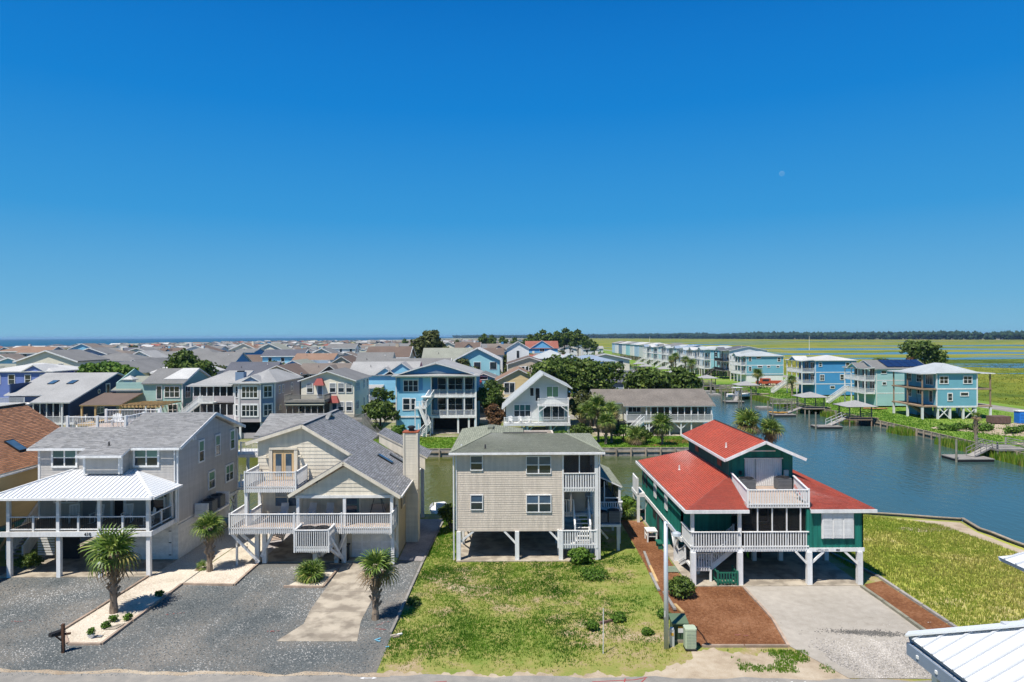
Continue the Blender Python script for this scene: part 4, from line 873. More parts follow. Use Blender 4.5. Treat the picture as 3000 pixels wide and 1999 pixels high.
# ---------- beige house
def house_b():
    th = Thing('beach_house', 'beige house with big grey shingle roof, corner balcony and siding chimney', 'house', (-13, 48.9, 0))
    F = 48.9; X0, X1 = -18.25, -8.0
    clad(th, (X0, F), (X1-.16, F), rect(X1-.16-X0, 2.6, 4.95), SIDEB, 0.26)
    clad(th, (X0, F+.06), (-8.4, F+.06), [(0, 5.16), (9.85, 5.16), (3.2, 9.0), (0, 7.9)], SIDEB, 0.26, name='upper_wall')
    clad(th, (-14.65, 46.25), (-8.1, 46.25), [(0, 4.7), (6.55, 4.7), (3.25, 6.62)], SIDEB, 0.26, name='gable_wall')
    simple(th, 'porch_beam', WHITEW, (-14.7, 46.15, 4.5, -8.0, 46.42, 4.69))
    mb = MB(); mb.prism([(X1, 47.6, .05), (X1, 54.6, .05), (X1, 54.6, 4.8), (X1, 47.6, 4.8)], (-.15, 0, 0)); th.part('side_wall', mb, SIDEBY)
    mb = MB(); mb.prism([(X1, 54.65, 2.5), (X1, 58.4, 2.5), (X1, 58.4, 5.4), (X1, 55.8, 5.4), (X1, 54.65, 4.7)], (-.15, 0, 0)); th.part('side_wall', mb, mk('blue_grey_wall', (.30, .36, .42)))
    simple(th, 'corner_board', SIDEB, (X1-.16, 47.45, .05, X1+.03, 47.59, 5.0))
    simple(th, 'left_wall', SIDEB, (X0, F+.22, 2.6, X0+.15, 58.3, 7.8)); simple(th, 'rear_wall', SIDEB, (X0, 58.3, 2.6, X1-.2, 58.44, 5.2)); simple(th, 'floor_slab', WHITEW, (X0+.05, F+.16, 2.4, X1-.2, 58.2, 2.58))
    fr = ((X0, F), (X1, F))
    w = window(th, *fr, 2.15, 3.95, 1.75, 1.25, 'dh2', 0.16, fmat=SIDEB, gmat=CURT, gmat2=GLASSB); window(th, *fr, 9.1, 4.3, .8, .42, '1', 0.14, fmat=SIDEB)
    d = simple(th, 'door', mk('teal_door', (.10, .22, .24), .3), (-12.05, F-.07, 2.63, -11.0, F-.035, 4.7))
    for i in range(3): simple(th, 'pane', GLASSB, (-11.9, F-.085, 2.85+i*.6, -11.15, F-.071, 3.35+i*.6), parent=d)
    for x in (-12.13, -10.92): simple(th, 'door_frame', SIDEB, (x-.08, F-.09, 2.63, x+.08, F-.035, 4.85))
    simple(th, 'wall_lamp', BLACK, (-13.5, F-.12, 4.45, -13.3, F-.04, 4.7))
    # french door
    dd = simple(th, 'double_door', mk('cream_door', (.62, .44, .24), .5), (-17.15, F-.06, 5.2, -15.65, F-.0, 7.3))
    for i in range(2):
        x = -16.95+i*.72; simple(th, 'pane', GLASSB, (x, F-.075, 5.45, x+.42, F-.061, 7.05), parent=dd); simple(th, 'blind', CURT, (x+.02, F-.08, 5.47, x+.4, F-.076, 6.2), parent=dd)
    simple(th, 'door_split', WOODN, (-16.42, F-.078, 5.2, -16.38, F-.061, 7.3))
    for x in (-17.3, -15.5): simple(th, 'shutter_panel', SIDEB, (x-.12, F-.13, 5.2, x+.12, F-.02, 7.35))
    simple(th, 'door_frame', SIDEB, (-17.4, F-.16, 7.36, -15.4, F-.02, 7.5))
    for x in (-17.65, -15.2): simple(th, 'wall_lamp', SIDEB, (x-.1, F-.25, 6.85, x+.1, F-.04, 6.95))
    # roofs
    PZ = lambda x: 9.15-.6*(x+15.0)
    roof_plane(th, [(-7.55, 45.9, PZ(-7.55)), (-7.55, 55.6, PZ(-7.55)), (-11.4, 55.6, PZ(-11.4)), (-11.4, 45.9, PZ(-11.4))], ROOFG2, trim=SIDEB, course=.155)
    roof_plane(th, [(-11.41, 48.6, PZ(-11.41)), (-11.41, 58.6, PZ(-11.41)), (-15, 58.6, 9.15), (-15, 48.6, 9.15)], ROOFG2, trim=SIDEB, course=.155)
    roof_plane(th, [(-15.1, 49.0, 4.77), (-15.1, 45.9, 4.77), (-11.4, 45.9, 6.99), (-11.4, 49.0, 6.99)], ROOFG2, trim=SIDEB, course=.155)
    roof_plane(th, [(-19.0, 58.6, 7.9), (-19.0, 48.6, 7.9), (-15.01, 48.6, 9.14), (-15.01, 58.6, 9.14)], ROOFG2, trim=SIDEB, course=.155)
    roof_plane(th, [(-19.4, 51.2, 8.0), (-14.5, 51.2, 8.0), (-14.5, 54.7, 9.28), (-19.4, 54.7, 9.28)], ROOFG, trim=SIDEB, course=.16, name='rear_roof')
    roof_plane(th, [(-14.5, 58.2, 8.0), (-19.4, 58.2, 8.0), (-19.4, 54.71, 9.28), (-14.5, 54.71, 9.28)], ROOFG, trim=SIDEB, shingles=False, name='rear_roof')
    roof_plane(th, [(-6.95, 55.7, 5.5), (-6.95, 59.0, 5.5), (-11.0, 59.0, 7.55), (-11.0, 55.7, 7.55)], ROOFG2, trim=SIDEB, course=.155, name='rear_roof')
    mb = MB(); mb.prism([(-7.15, 55.75, 4.5), (-7.15, 55.75, 5.45), (-10.9, 55.75, 7.35), (-10.9, 55.75, 6.75)], (0, .1, 0)); th.part('cheek_wall', mb, SIDEB)
    for a, b in (((-7.55, 45.88, PZ(-7.55)-.1), (-11.4, 45.88, 6.9)), ((-15.1, 45.88, 4.68), (-11.4, 45.88, 6.9)), ((-11.6, 48.58, PZ(-11.6)-.1), (-15, 48.58, 9.05)), ((-19, 48.58, 7.8), (-15, 48.58, 9.05))): rake(th, a, b, SIDEB)
    mb = MB(); mb.bar((-15, 48.6, 9.19), (-15, 58.6, 9.19), .3, .03); th.part('ridge_cap', mb, ROOFG2)
    nn = Vector((.6, 0, 1)).normalized(); u = Vector((-1, 0, .6)).normalized()
    for x, y in ((-9.75, 52.2), (-9.2, 54.3)): skylight(th, (x, y, PZ(x)+.01), (0, 1, 0), u, .55, 1.3, nn)
    simple(th, 'gutter', WHITEW, (-7.55, 45.9, 4.56, -7.44, 55.6, 4.68))
    # chimney
    for a, b in (((-8.15, 51.0), (-7.1, 51.0)), ((-7.1, 51.0), (-7.1, 52.1))): clad(th, a, b, rect((Vector(a)-Vector(b)).length, 0.05, 8.2), SIDEB, .2, name='chimney')
    simple(th, 'chimney_core', SIDEB, (-8.15, 51.2, 0, -7.25, 52.1, 8.2)); simple(th, 'chimney_cap', mk('rusty_cap', (.30, .08, .035), .7, .25, 4), (-8.22, 50.94, 8.2, -7.03, 52.16, 8.28))
    mb = MB(); mb.lathe((-7.62, 51.5, 8.28), [(.22, 0), (.2, .22), (.3, .24), (.3, .34), (.18, .4), (0, .42)], 12); th.part('chimney_pot', mb, BLACK)
    for x in (-8.12, -7.12): simple(th, 'corner_board', SIDEB, (x-.06, 50.93, 4.0, x+.06, 50.99, 8.19))
    # side windows
    for y in (49.7,): window(th, (X1, 47.6), (X1, 58), y-47.6, 3.8, .7, 1.2, 'dh', .1, fmat=SIDEB); simple(th, 'shutter', mk('taupe', (.3, .24, .16)), (X1+.02, 50.25, 3.1, X1+.07, 50.65, 4.5)); simple(th, 'shutter', MATS['taupe'], (X1+.02, 48.75, 3.1, X1+.07, 49.15, 4.5))
    window(th, (X1, 47.6), (X1, 58), 9.2, 4.6, .9, 1.1, 'dh', .1); simple(th, 'side_door', mk('grey_tan_door', (.35, .33, .3)), (X1+.0, 53.2, .1, X1+.04, 54.0, 1.9)); simple(th, 'meter_box', mk('meter_grey', (.4, .42, .45)), (X1+.01, 52.6, 1.0, X1+.15, 52.85, 1.5))
    simple(th, 'wall_lamp', BLACK, (X1+.01, 47.9, 4.2, X1+.2, 48.05, 4.4))
    for y in (58.2,): post(th, -7.7, y, -.2, 5.2, .28, mk('bluish_white', (.55, .6, .66)), 'piling'); brace(th, (-7.75, 55.2, 2.4), (-7.75, 56.6, .2), WHITE); post(th, -8.1, 56.5, 0, 2.5, .28, WHITE, 'piling')
    # balcony
    bz = 5.15; flat_deck(th, -18.2, 46.25, -14.65, F-.1, bz, DECK, along='y', frame=WHITEW, board=.15)
    railing(th, (-18.15, 46.25), (-14.7, 46.25), bz, bz+1.12, WHITE, .05, .125, True, skirt=.28, bt=.05); railing(th, (-14.7, 46.3), (-14.7, F-.15), bz, bz+1.12, WHITE, .05, .125, True, skirt=.28); railing(th, (-18.15, F-.15), (-18.15, 46.3), bz, bz+1.12, WHITE, .05, .125, True, skirt=.28)
    post(th, -18.1, 46.4, 2.6, 5.1, .2, WHITE); post(th, -18.0, 48.6, 2.6, 5.1, .2, WHITE)
    # porch deck
    pz = 2.6; flat_deck(th, -18.9, 45.45, -8.05, F-.1, pz, DECK, along='y', frame=WHITEW, board=.15)
    railing(th, (-18.85, 45.42), (-14.55, 45.42), pz, pz+1.05, WHITE, .05, .13, True, skirt=.3); railing(th, (-14.55, 45.42), (-11.4, 45.42), pz, pz+1.05, WHITE, .05, .13, True, skirt=.3); railing(th, (-11.4, 45.42), (-8.1, 45.42), pz, pz+1.05, WHITE, .05, .13, True, skirt=.3)
    railing(th, (-18.85, 48.6), (-18.85, 45.45), pz, pz+1.05, WHITE, .05, .13, True, skirt=.3); railing(th, (-8.08, 45.45), (-8.08, 47.5), pz, pz+1.05, WHITE, .05, .13, True, skirt=.3); railing(th, (-17.9, 46.6), (-17.9, 48.6), pz, pz+.95, WHITE, .05, .13, True)
    for x in (-14.55, -11.4, -8.2): post(th, x, 46.28, 2.6, 4.5, .2, WHITE)
    # condenser box
    cz = 1.75; simple(th, 'condenser_platform', WHITEW, (-14.1, 44.05, cz-.18, -11.9, 45.35, cz))
    railing(th, (-14.1, 44.05), (-11.9, 44.05), cz, cz+1.2, WHITE, .05, .13, True, skirt=.25); railing(th, (-11.9, 44.05), (-11.9, 45.4), cz, cz+1.2, WHITE, .05, .13, True, skirt=.25); railing(th, (-14.1, 45.4), (-14.1, 44.05), cz, cz+1.2, WHITE, .05, .13, True, skirt=.25)
    for x in (-17.4, -16.9, -12.0, -11.5): post(th, x, 46.5, 0.05, 2.3, .28, WHITEW, 'piling')
    post(th, -8.1, 46.0, 0.05, 2.3, .22, WHITEW, 'piling'); post(th, -18.6, 46.0, 0.05, 2.3, .12, WHITEW, 'piling'); post(th, -13.2, 45.6, .05, 1.7, .28, WHITEW, 'piling')
    for p, q in (((-18.8, 45.6, 2.3), (-17.2, 46.2, .2)), ((-18.2, 45.6, 2.3), (-17.5, 46.4, 1.2)), ((-16.2, 46.3, 2.3), (-17.1, 46.4, .5)), ((-11.2, 45.7, 2.3), (-12.1, 46.4, .3)), ((-13.6, 44.6, 1.5), (-12.9, 46.3, .6)), ((-11.95, 44.3, 1.6), (-13.1, 46.2, .6)), ((-11.9, 44.4, 1.6), (-11.6, 46.3, .4)), ((-11.95, 44.6, 2.3), (-11.5, 46.4, .15)), ((-8.2, 45.5, 2.3), (-8.0, 47.4, .6))): brace(th, p, q, WHITE, .12, .18)
    stairs(th, (-17.9, 51.2), (-16.3, 48.4), .06, 2.5, 1.1, WHITEW, DECK, rail=False); stairs(th, (-13.6, 48.6), (-15.8, 50.4), .3, 2.4, 1.1, DECK, DECK, rail=False)
    # garage
    simple(th, 'garage_wall', SIDEB, (-11.6, 47.55, .06, X1-.2, 47.65, 2.4)); g = simple(th, 'garage_door', WHITE, (-11.2, 47.5, .08, -8.4, 47.55, 2.2))
    for i in range(4):
        for j in range(4): simple(th, 'door_panel', WHITEW, (-11.12+i*.68, 47.485, .14+j*.52, -10.55+i*.68, 47.499, .56+j*.52), parent=g)
    text_on(th, '4\n0\n8', (-17.75, 45.6, 1.75), 0.22, BLACK)
    return th
house_b()
condenser(-13.5, 44.7, 1.75, 'condenser in the white railed box below the beige porch, next to its far end post', .95, 1.2); condenser(-12.5, 44.7, 1.75, 'condenser in the white railed box below the beige porch, on the driveway side', .95, 1.22)
def sling_chair(x, y, z, rz, label):
    th = Thing('patio_chair', label, 'chair', (0, 0, 0), 'patio chairs on the beige porch'); m = mk('pale_sling', (.55, .56, .58), .7) if 'pale_sling' not in MATS else MATS['pale_sling']
    mb = MB(); mb.bar((0, -.28, .42), (0, .25, .36), .52, .025); th.part('seat', mb, m); mb = MB(); mb.bar((0, .25, .36), (0, .6, 1.02), .52, .03); th.part('backrest', mb, m)
    for s in (-.29, .29):
        mb = MB(); mb.path([(s, -.3, 0), (s, -.3, .6), (s, .42, .62)], [.02]*3, 6); th.part('arm', mb, WHITE); mb = MB(); mb.path([(s, .5, 0), (s, .2, .4)], [.02]*2, 6); th.part('leg', mb, WHITE)
    th.r.location = (x, y, z); th.r.rotation_euler = (0, 0, rz)
sling_chair(-16.1, 47.9, 2.62, .1, 'pale sling chair on the beige porch below the curtained window'); sling_chair(-14.2, 47.9, 2.62, -.1, 'pale sling chair on the beige porch behind the gable post'); sling_chair(-12.9, 47.9, 2.62, .05, 'pale sling chair on the beige porch beside the teal door')
sw = Thing('porch_swing', 'wooden porch swing hanging by chains under the beige gable', 'swing', (-9.5, 47.7, 2.6)); simple(sw, 'seat', DECK, (-10.0, 47.4, 3.0, -8.9, 47.9, 3.05)); mb = MB(); mb.bar((-9.45, 47.95, 3.05), (-9.45, 48.15, 3.6), 1.1, .04); sw.part('backrest', mb, DECK)
for p, q in (((-9.95, 47.45, 3.05), (-9.6, 47.7, 4.45)), ((-9.95, 48.0, 3.2), (-9.6, 47.7, 4.45)), ((-8.95, 47.45, 3.05), (-9.3, 47.7, 4.45)), ((-8.95, 48.0, 3.2), (-9.3, 47.7, 4.45))): mb = MB(); mb.bar(p, q, .025); sw.part('chain', mb, BLACK)
bn = Thing('trash_bin', 'black wheeled bin under the beige porch beside the garage door', 'bin', (-11.55, 46.9, .06)); mb = MB(); mb.prism([(-11.85, 46.6, .1), (-11.3, 46.6, .1), (-11.3, 47.2, .1), (-11.85, 47.2, .1)], (0, 0, .95)); bn.part('body', mb, BLACK); simple(bn, 'lid', BLACK, (-11.9, 46.55, 1.05, -11.25, 47.25, 1.12))
# ---------- grey shingled house
def house_c():
    th = Thing('beach_house', 'boxy beige shingled house on stilts with green grey hip roof', 'house', (0, 46.9, 0))
    X0, X1, F, B = -3.85, 3.4, 46.9, 58.3; fr = ((X0, F), (X1, F))
    clad(th, *fr, rect(X1-X0, 2.14, 7.38), SIDEC, .155, 'shingle')
    clad(th, (X1, F+.15), (X1, 50.0), rect(3.1-.0, 2.14, 7.38), SIDEC, .155, 'shingle', single=False, name='side_wall'); simple(th, 'left_wall', SIDEC, (X0, F+.15, 2.14, X0+.14, B, 7.35)); simple(th, 'rear_wall', SIDEC, (X0+.15, B-.14, 2.14, X1, B, 7.35)); simple(th, 'right_wall', SIDEC, (X1-.14, 50.02, 2.14, X1, B-.15, 7.35))
    simple(th, 'floor_slab', WOODG, (X0+.05, F+.15, 1.95, X1-.02, B-.05, 2.13)); simple(th, 'skirt_board', SIDEC, (X0, F-.03, 2.0, X1, F+.1, 2.13))
    for x in (X0-.04, X1+.05): simple(th, 'corner_board', WHITEW, (x-.06, F-.06, 2.1, x+.06, F+.02, 7.38))
    for s, z, w_, h_, st in ((1.37, 6.7, .76, .92, 'dh'), (5.63, 6.55, 1.62, 1.12, 'dh2'), (1.37, 4.0, .76, .95, 'dh'), (5.63, 3.9, 1.62, 1.12, 'dh2')): window(th, *fr, s, z, w_, h_, st, .055, gmat=GLASSB, gmat2=GLASS)
    # roof
    e = 7.45; A_, B_, C_ = (-1.7, 51.4, 8.12), (3.95, 51.2, 8.08), (-1.7, 56.2, 8.12)
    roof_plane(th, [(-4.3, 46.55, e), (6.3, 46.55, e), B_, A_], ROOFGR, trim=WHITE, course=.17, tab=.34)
    roof_plane(th, [(6.3, 46.55, e), (6.3, 55.6, e), B_], ROOFGR, trim=WHITE, course=.17, tab=.34)
    roof_plane(th, [(-4.3, 58.7, e), (-4.3, 46.55, e), A_, C_], ROOFGR, trim=WHITE, course=.17, tab=.34)
    roof_plane(th, [(.9, 55.6, e), (.9, 58.7, e), C_, A_], ROOFGR, trim=WHITE, course=.17, tab=.34)
    roof_plane(th, [(.9, 58.7, e), (-4.3, 58.7, e), C_], ROOFGR, trim=WHITE, shingles=False); roof_plane(th, [(6.3, 55.6, e), (.9, 55.6, e), A_, B_], ROOFGR, trim=WHITE, shingles=False)
    simple(th, 'gutter', WHITE, (-4.35, 46.41, e-.13, 6.3, 46.53, e)); downspout(th, -4.05, F-.15, .1, 7.2); downspout(th, 5.95, F-.1, .1, 7.25)
    simple(th, 'ridge_vent', RIDGEM, (-.7, 51.22, 8.12, 2.6, 51.34, 8.17)); simple(th, 'roof_vent', mk('olive_vent', (.16, .17, .13)), (-1.95, 53.6, 8.13, -1.5, 55.4, 8.24))
    vent_pipe(th, -1.9, 47.5, 7.57, .3); vent_pipe(th, -3.6, 48.2, 7.62, .15, WHITE); mb = MB(); mb.bar((-4.3, 46.6, e+.03), (A_[0], A_[1], A_[2]+.03), .22, .03); th.part('hip_cap', mb, ROOFGR); mb = MB(); mb.bar((6.3, 46.6, e+.03), (B_[0], B_[1], B_[2]+.03), .22, .03); th.part('hip_cap', mb, ROOFGR)
    # pilings
    for x in (X0+.12, .28, 3.28):
        post(th, x, F+.0, 0, 2.0, .28, WHITE, 'piling')
        for y in (50.6, 54.4, 58.0): post(th, x, y, 0, 1.95, .28, WHITEW, 'piling')
    for p, q in (((-2.7, F+.02, 2.0), (-3.7, F+.02, 1.2)), ((-.6, F+.02, 2.0), (.2, F+.02, 1.15)), ((2.5, F+.02, 2.0), (3.2, F+.02, 1.25)), ((-3.75, 48.6, 1.9), (-3.75, 50.4, .3)), ((-3.75, 50.7, 1.9), (-3.75, 54.2, .3)), ((-3.75, 50.7, .3), (-3.75, 54.2, 1.9))): brace(th, p, q, WHITE, .07, .13)
    # porches on the right
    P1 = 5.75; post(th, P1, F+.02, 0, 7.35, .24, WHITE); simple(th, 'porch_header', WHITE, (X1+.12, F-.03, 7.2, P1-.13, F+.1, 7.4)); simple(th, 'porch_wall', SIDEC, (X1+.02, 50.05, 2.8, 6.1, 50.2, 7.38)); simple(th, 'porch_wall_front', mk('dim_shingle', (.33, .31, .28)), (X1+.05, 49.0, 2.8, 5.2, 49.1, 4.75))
    simple(th, 'upper_floor', WHITEW, (X1+.02, F-.02, 4.68, P1-.13, 50, 4.86)); simple(th, 'ceiling', WHITEW, (X1+.02, F+.12, 7.3, 6.1, 50, 7.38))
    railing(th, (X1+.08, F-.06), (P1-.05, F-.06), 4.86, 5.98, WHITE, .09, .165, True, skirt=.12, bt=.04, nopost=True); simple(th, 'screen_bar', WHITE, (4.55, F+.0, 5.95, 4.62, F+.05, 7.2))
    screen(th, (X1+.1, F+.04), (P1-.12, F+.04), 5.98, 7.2); railing(th, (P1, F+.2), (P1, 50), 4.86, 5.98, WHITE, .09, .165, True, skirt=.12, bt=.04, nopost=True)
    for y in (48.4, 49.9): post(th, P1, y, 0, 7.35, .18, WHITE)
    simple(th, 'lower_floor', WHITEW, (X1+.02, 48.7, 2.5, 6.2, 51.5, 2.7)); railing(th, (X1+.08, 48.6), (4.35, 48.6), 2.7, 3.75, WHITE, .08, .16, True, skirt=.15, nopost=True); railing(th, (5.35, 49.6), (6.0, 49.6), 2.7, 3.75, WHITE, .08, .16, True, nopost=True)
    stairs(th, (4.85, 47.4), (4.85, 48.65), 1.25, 2.68, .95, WHITE, WHITEW, 6, rail=True, single=True, gap=.2)
    flat_deck(th, 3.15, F+.0, 5.6, 48.2, 1.0, WHITEW, along='x', frame=WHITE); railing(th, (3.1, F-.08), (5.75, F-.08), .98, 2.06, WHITE, .09, .165, True, skirt=.14, bt=.04, nopost=False); stairs(th, (4.85, 47.25), (4.85, 47.39), 1.0, 1.25, .95, WHITE, WHITEW, 1, rail=False)
    for x, y in ((3.2, 48.0), (5.5, 48.0)): post(th, x, y, 0, .98, .15, WHITE)
    mb = MB(); mb.path([(4.0, 47.0, 4.66), (4.03, 47.0, 3.9), (4.0, 47.0, 3.3)], [.05, .06, .04], 6); th.part('rope_hanging', mb, WOODG)
    # side screened porch
    roof_plane(th, [(8.1, 50.4, 4.25), (8.1, 57.6, 4.25), (5.9, 57.6, 5.25), (5.9, 50.4, 5.25)], ROOFGR, trim=WHITE, course=.17, name='side_roof')
    for x, y in ((7.9, 50.6), (7.9, 54), (7.9, 57.4), (6.0, 50.6)): post(th, x, y, 0, 4.2, .16, WHITE)
    simple(th, 'side_floor', WHITEW, (6.22, 50.2, 2.5, 8.0, 57.5, 2.7)); screen(th, (6.1, 50.62), (7.8, 50.62), 2.7, 4.3); screen(th, (7.92, 50.7), (7.92, 57.3), 2.7, 4.15); simple(th, 'screen_bar', WHITE, (6.75, 50.55, 2.7, 6.83, 50.61, 4.6)); simple(th, 'screen_bar', WHITE, (6.85, 50.55, 3.35, 7.82, 50.61, 3.42)); simple(th, 'rear_panel', DARK, (6.2, 57.3, 2.7, 7.85, 57.38, 4.3))
    railing(th, (6.05, 50.3), (8.05, 50.3), 2.25, 3.15, WHITE, .08, .16, True, skirt=.3, bt=.04, nopost=True); railing(th, (8.05, 50.3), (8.05, 52.6), 2.25, 3.15, WHITE, .08, .16, True, skirt=.3, bt=.04, nopost=True)
    simple(th, 'condenser_platform', WHITE, (5.95, 48.9, 1.7, 7.75, 50.2, 1.86)); post(th, 7.55, 49.0, 0, 1.7, .2, WHITE, 'piling'); brace(th, (6.2, 49.2, 1.5), (6.9, 49.8, .6), WHITE)
    return th
house_c()
condenser(6.45, 49.5, 1.86, 'dark condenser on the stilted platform of the shingled house, next to its corner post', .72, .85); condenser(7.3, 49.5, 1.86, 'dark condenser on the stilted platform of the shingled house, at the outer edge', .8, .95)
# ---------- green house with red roof
def house_d():
    th = Thing('beach_house', 'dark green stilt house with bright red shingle roofs and white railings', 'house', (16, 42, 0))
    LX, RX, F, B = 10.95, 21.55, 42.0, 57.8; zf = 2.3
    # right front room
    clad(th, (18.25, F), (RX, F), rect(RX-18.25, zf, 4.62), SIDED, .2, 'board'); clad(th, (RX, F), (RX, B), rect(B-F, zf, 4.62), SIDED, .2, 'board', name='right_wall'); simple(th, 'room_wall', SIDED, (18.1, F+.02, zf, 18.24, 47.4, 4.62))
    simple(th, 'sill_beam', WHITE, (18.2, F-.06, 2.06, RX+.05, F+.05, zf-.01)); text_on(th, '404', (19.95, F-.075, 2.12), .16, BLACK); text_on(th, "LITTLE JO'S", (19.0, F-.075, 2.125), .15, mk('pale_grey_paint', (.4, .42, .44)), name='name_board'); 
    sh = simple(th, 'shutter', WHITE, (18.95, F-.16, 2.88, 20.9, F-.03, 4.6))
    for j in range(3):
        simple(th, 'shutter_panel', WHITEW, (19.0+j*.64, F-.175, 2.92, 19.57+j*.64, F-.161, 4.55), parent=sh)
        for i in range(20): simple(th, 'slat', WHITE, (19.02+j*.64, F-.19, 2.95+i*.08, 19.55+j*.64, F-.176, 3.0+i*.08), parent=sh)
    # left wall
    d, n, L = wall_frame((LX, B), (LX, 44.4)); clad(th, (LX, B), (LX, 44.4), rect(L, zf, 4.62), SIDED, .2, 'board', name='left_wall')
    for y in (52.3, 48.6): simple(th, 'shutter', WHITE, (LX-.08, y-.4, 3.0, LX-.02, y+.4, 4.4))
    for y in (55.8, 57.0): simple(th, 'side_opening', DARK, (LX-.03, y-.35, 3.0, LX-.012, y+.35, 4.5))
    simple(th, 'side_beam', WHITE, (LX-.08, 44.2, 2.02, LX+.06, B, zf-.02)); clad(th, (LX+.02, 56.5), (LX+.02, 50.2), rect(6.3, .06, 2.0), SIDED, .25, 'board', name='storage_wall'); simple(th, 'storage_wall', SIDED, (LX+.1, 50.05, .06, 13.5, 50.2, 2.0)); simple(th, 'storage_door', DARK, (LX-.02, 51.0, .1, LX+.01, 51.9, 1.9)); simple(th, 'lattice', BLACK, (LX-.02, 52.3, 1.3, LX+.01, 53.3, 1.9))
    simple(th, 'recess_wall', SIDED, (LX, 44.4, zf, 14.2, 44.54, 4.62)); simple(th, 'recess_shutter', WHITEW, (11.15, 44.3, 3.95, 12.0, 44.38, 4.55)); simple(th, 'inner_wall', SIDED, (14.15, 44.55, zf, 14.25, 47.4, 4.62)); simple(th, 'back_wall', SIDED, (14.26, 47.4, zf, 18.1, 47.54, 4.8)); simple(th, 'rear_wall', SIDED, (LX+.05, B-.14, zf, RX-.15, B, 4.6))
    simple(th, 'floor_slab', WOODG, (LX+.1, F+.12, 2.02, RX-.05, B-.15, zf-.03)); window(th, (14.26, 47.4), (18.1, 47.4), 1.6, 3.6, 1.2, 1.3, 'dh2'); window(th, (14.26, 47.4), (18.1, 47.4), 3.0, 3.4, .8, 1.8, '1')
    # porch
    railing(th, (LX, F), (13.95, F), 2.28, 3.3, WHITE, .07, .155, True, skirt=.12, bt=.035, nopost=True); railing(th, (14.1, F), (18.2, F), 2.28, 3.3, WHITE, .07, .155, True, skirt=.12, bt=.035, nopost=True); railing(th, (LX, 44.3), (LX, F+.1), 2.28, 3.3, WHITE, .07, .155, True, skirt=.12, bt=.035, nopost=True)
    simple(th, 'rim_beam', WHITE, (LX-.02, F+.03, 2.06, 18.2, F+.11, 2.27))
    for x in (LX+.12, 13.98): post(th, x, F+.14, 2.3, 4.6, .2, WHITE)
    for x in (15.1, 16.0, 16.9, 17.75): post(th, x, F+.14, 2.3, 4.75, .07, WHITE, 'screen_post')
    screen(th, (14.1, F+.2), (18.1, F+.2), 2.3, 4.75); simple(th, 'porch_header', WHITE, (LX, F+.05, 4.5, 14.1, F+.25, 4.62))
    for x in (LX+.12, 13.95, 18.2, 21.3): post(th, x, F+.0, 0, 2.05, .3, WHITE, 'piling')
    for x in (LX+.15, 13.95, 16.4, 18.2, 21.3):
        for y in (46.5, 51.5, 56.5): post(th, x, y, 0, 2.02, .28, WHITE, 'piling')
    for p, q in (((17.4, F, 2.05), (18.15, F, 1.25)), ((19.1, F, 2.05), (18.3, F, 1.3)), ((20.4, F, 2.05), (21.2, F, 1.3)), ((11.0, 46.6, 1.0), (11.0, 47.6, 2.0)), ((11.0, 46.4, 1.0), (11.0, 45.4, 2.0)), ((11.0, 56.6, 1.0), (11.0, 55.4, 2.0))): brace(th, p, q, WHITE, .08, .13)
    # lower roofs
    e = 4.7
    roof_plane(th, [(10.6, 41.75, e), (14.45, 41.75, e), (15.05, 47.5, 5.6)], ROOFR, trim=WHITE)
    roof_plane(th, [(10.7, 58.4, e), (10.6, 41.75, e), (15.05, 47.5, 5.6), (15.05, 58.4, 5.6)], ROOFR, trim=WHITE)
    roof_plane(th, [(18.25, 41.75, e), (22.2, 41.75, e), (19.55, 47.0, 5.6), (18.6, 45.2, 5.3)], ROOFR, trim=WHITE)
    roof_plane(th, [(22.2, 41.75, e), (22.2, 58.4, e), (19.55, 58.4, 5.6), (19.55, 47.0, 5.6)], ROOFR, trim=WHITE)
    for x0, x1 in ((10.55, 14.45), (18.2, 22.25)): simple(th, 'fascia', WHITE, (x0, 41.66, e-.2, x1, 41.73, e))
    simple(th, 'fascia', WHITE, (10.5, 41.75, e-.2, 10.57, 58.4, e)); simple(th, 'rear_flat_roof', ROOFR, (15.06, 47.6, 5.0, 19.5, 58.3, 5.15))
    vent_pipe(th, 12.7, 52, 5.15, .35, WHITEW)
    # upper storey
    U0, U1, UF, UB = 15.05, 19.5, 47.55, 58.3
    clad(th, (U0, UF), (U1, UF), [(0, 4.85), (4.45, 4.85), (4.45, 6.95), (2.22, 8.0), (0, 6.95)], SIDED, .2, 'board', name='upper_wall'); clad(th, (U0, UB), (U0, UF+.15), rect(10.6, 5.2, 6.95), SIDED, .2, 'board', name='upper_wall'); clad(th, (U1, UF+.15), (U1, UB), rect(10.6, 5.2, 6.95), SIDED, .2, 'board', name='upper_wall')
    simple(th, 'gable_trim', WHITE, (16.3, UF-.03, 7.28, 18.3, UF-.01, 7.36))
    roof_plane(th, [(14.55, 58.6, 6.92), (14.55, 46.6, 6.92), (17.3, 46.6, 8.12), (17.3, 58.6, 8.12)], ROOFR, trim=WHITE, name='upper_roof'); roof_plane(th, [(20.05, 46.6, 6.92), (20.05, 58.6, 6.92), (17.31, 58.6, 8.12), (17.31, 46.6, 8.12)], ROOFR, trim=WHITE, name='upper_roof')
    rake(th, (14.55, 46.57, 6.86), (17.3, 46.57, 8.06), h=.2); rake(th, (20.05, 46.57, 6.86), (17.3, 46.57, 8.06), h=.2); simple(th, 'fascia', WHITE, (14.46, 46.6, 6.74, 14.54, 58.6, 6.92))
    mb = MB(); mb.bar((17.3, 47.4, 8.17), (17.3, 58.4, 8.17), .1, .06); th.part('ridge_vent', mb, RIDGEM); vent_pipe(th, 15.4, 49.2, 7.3, .35, WHITEW)
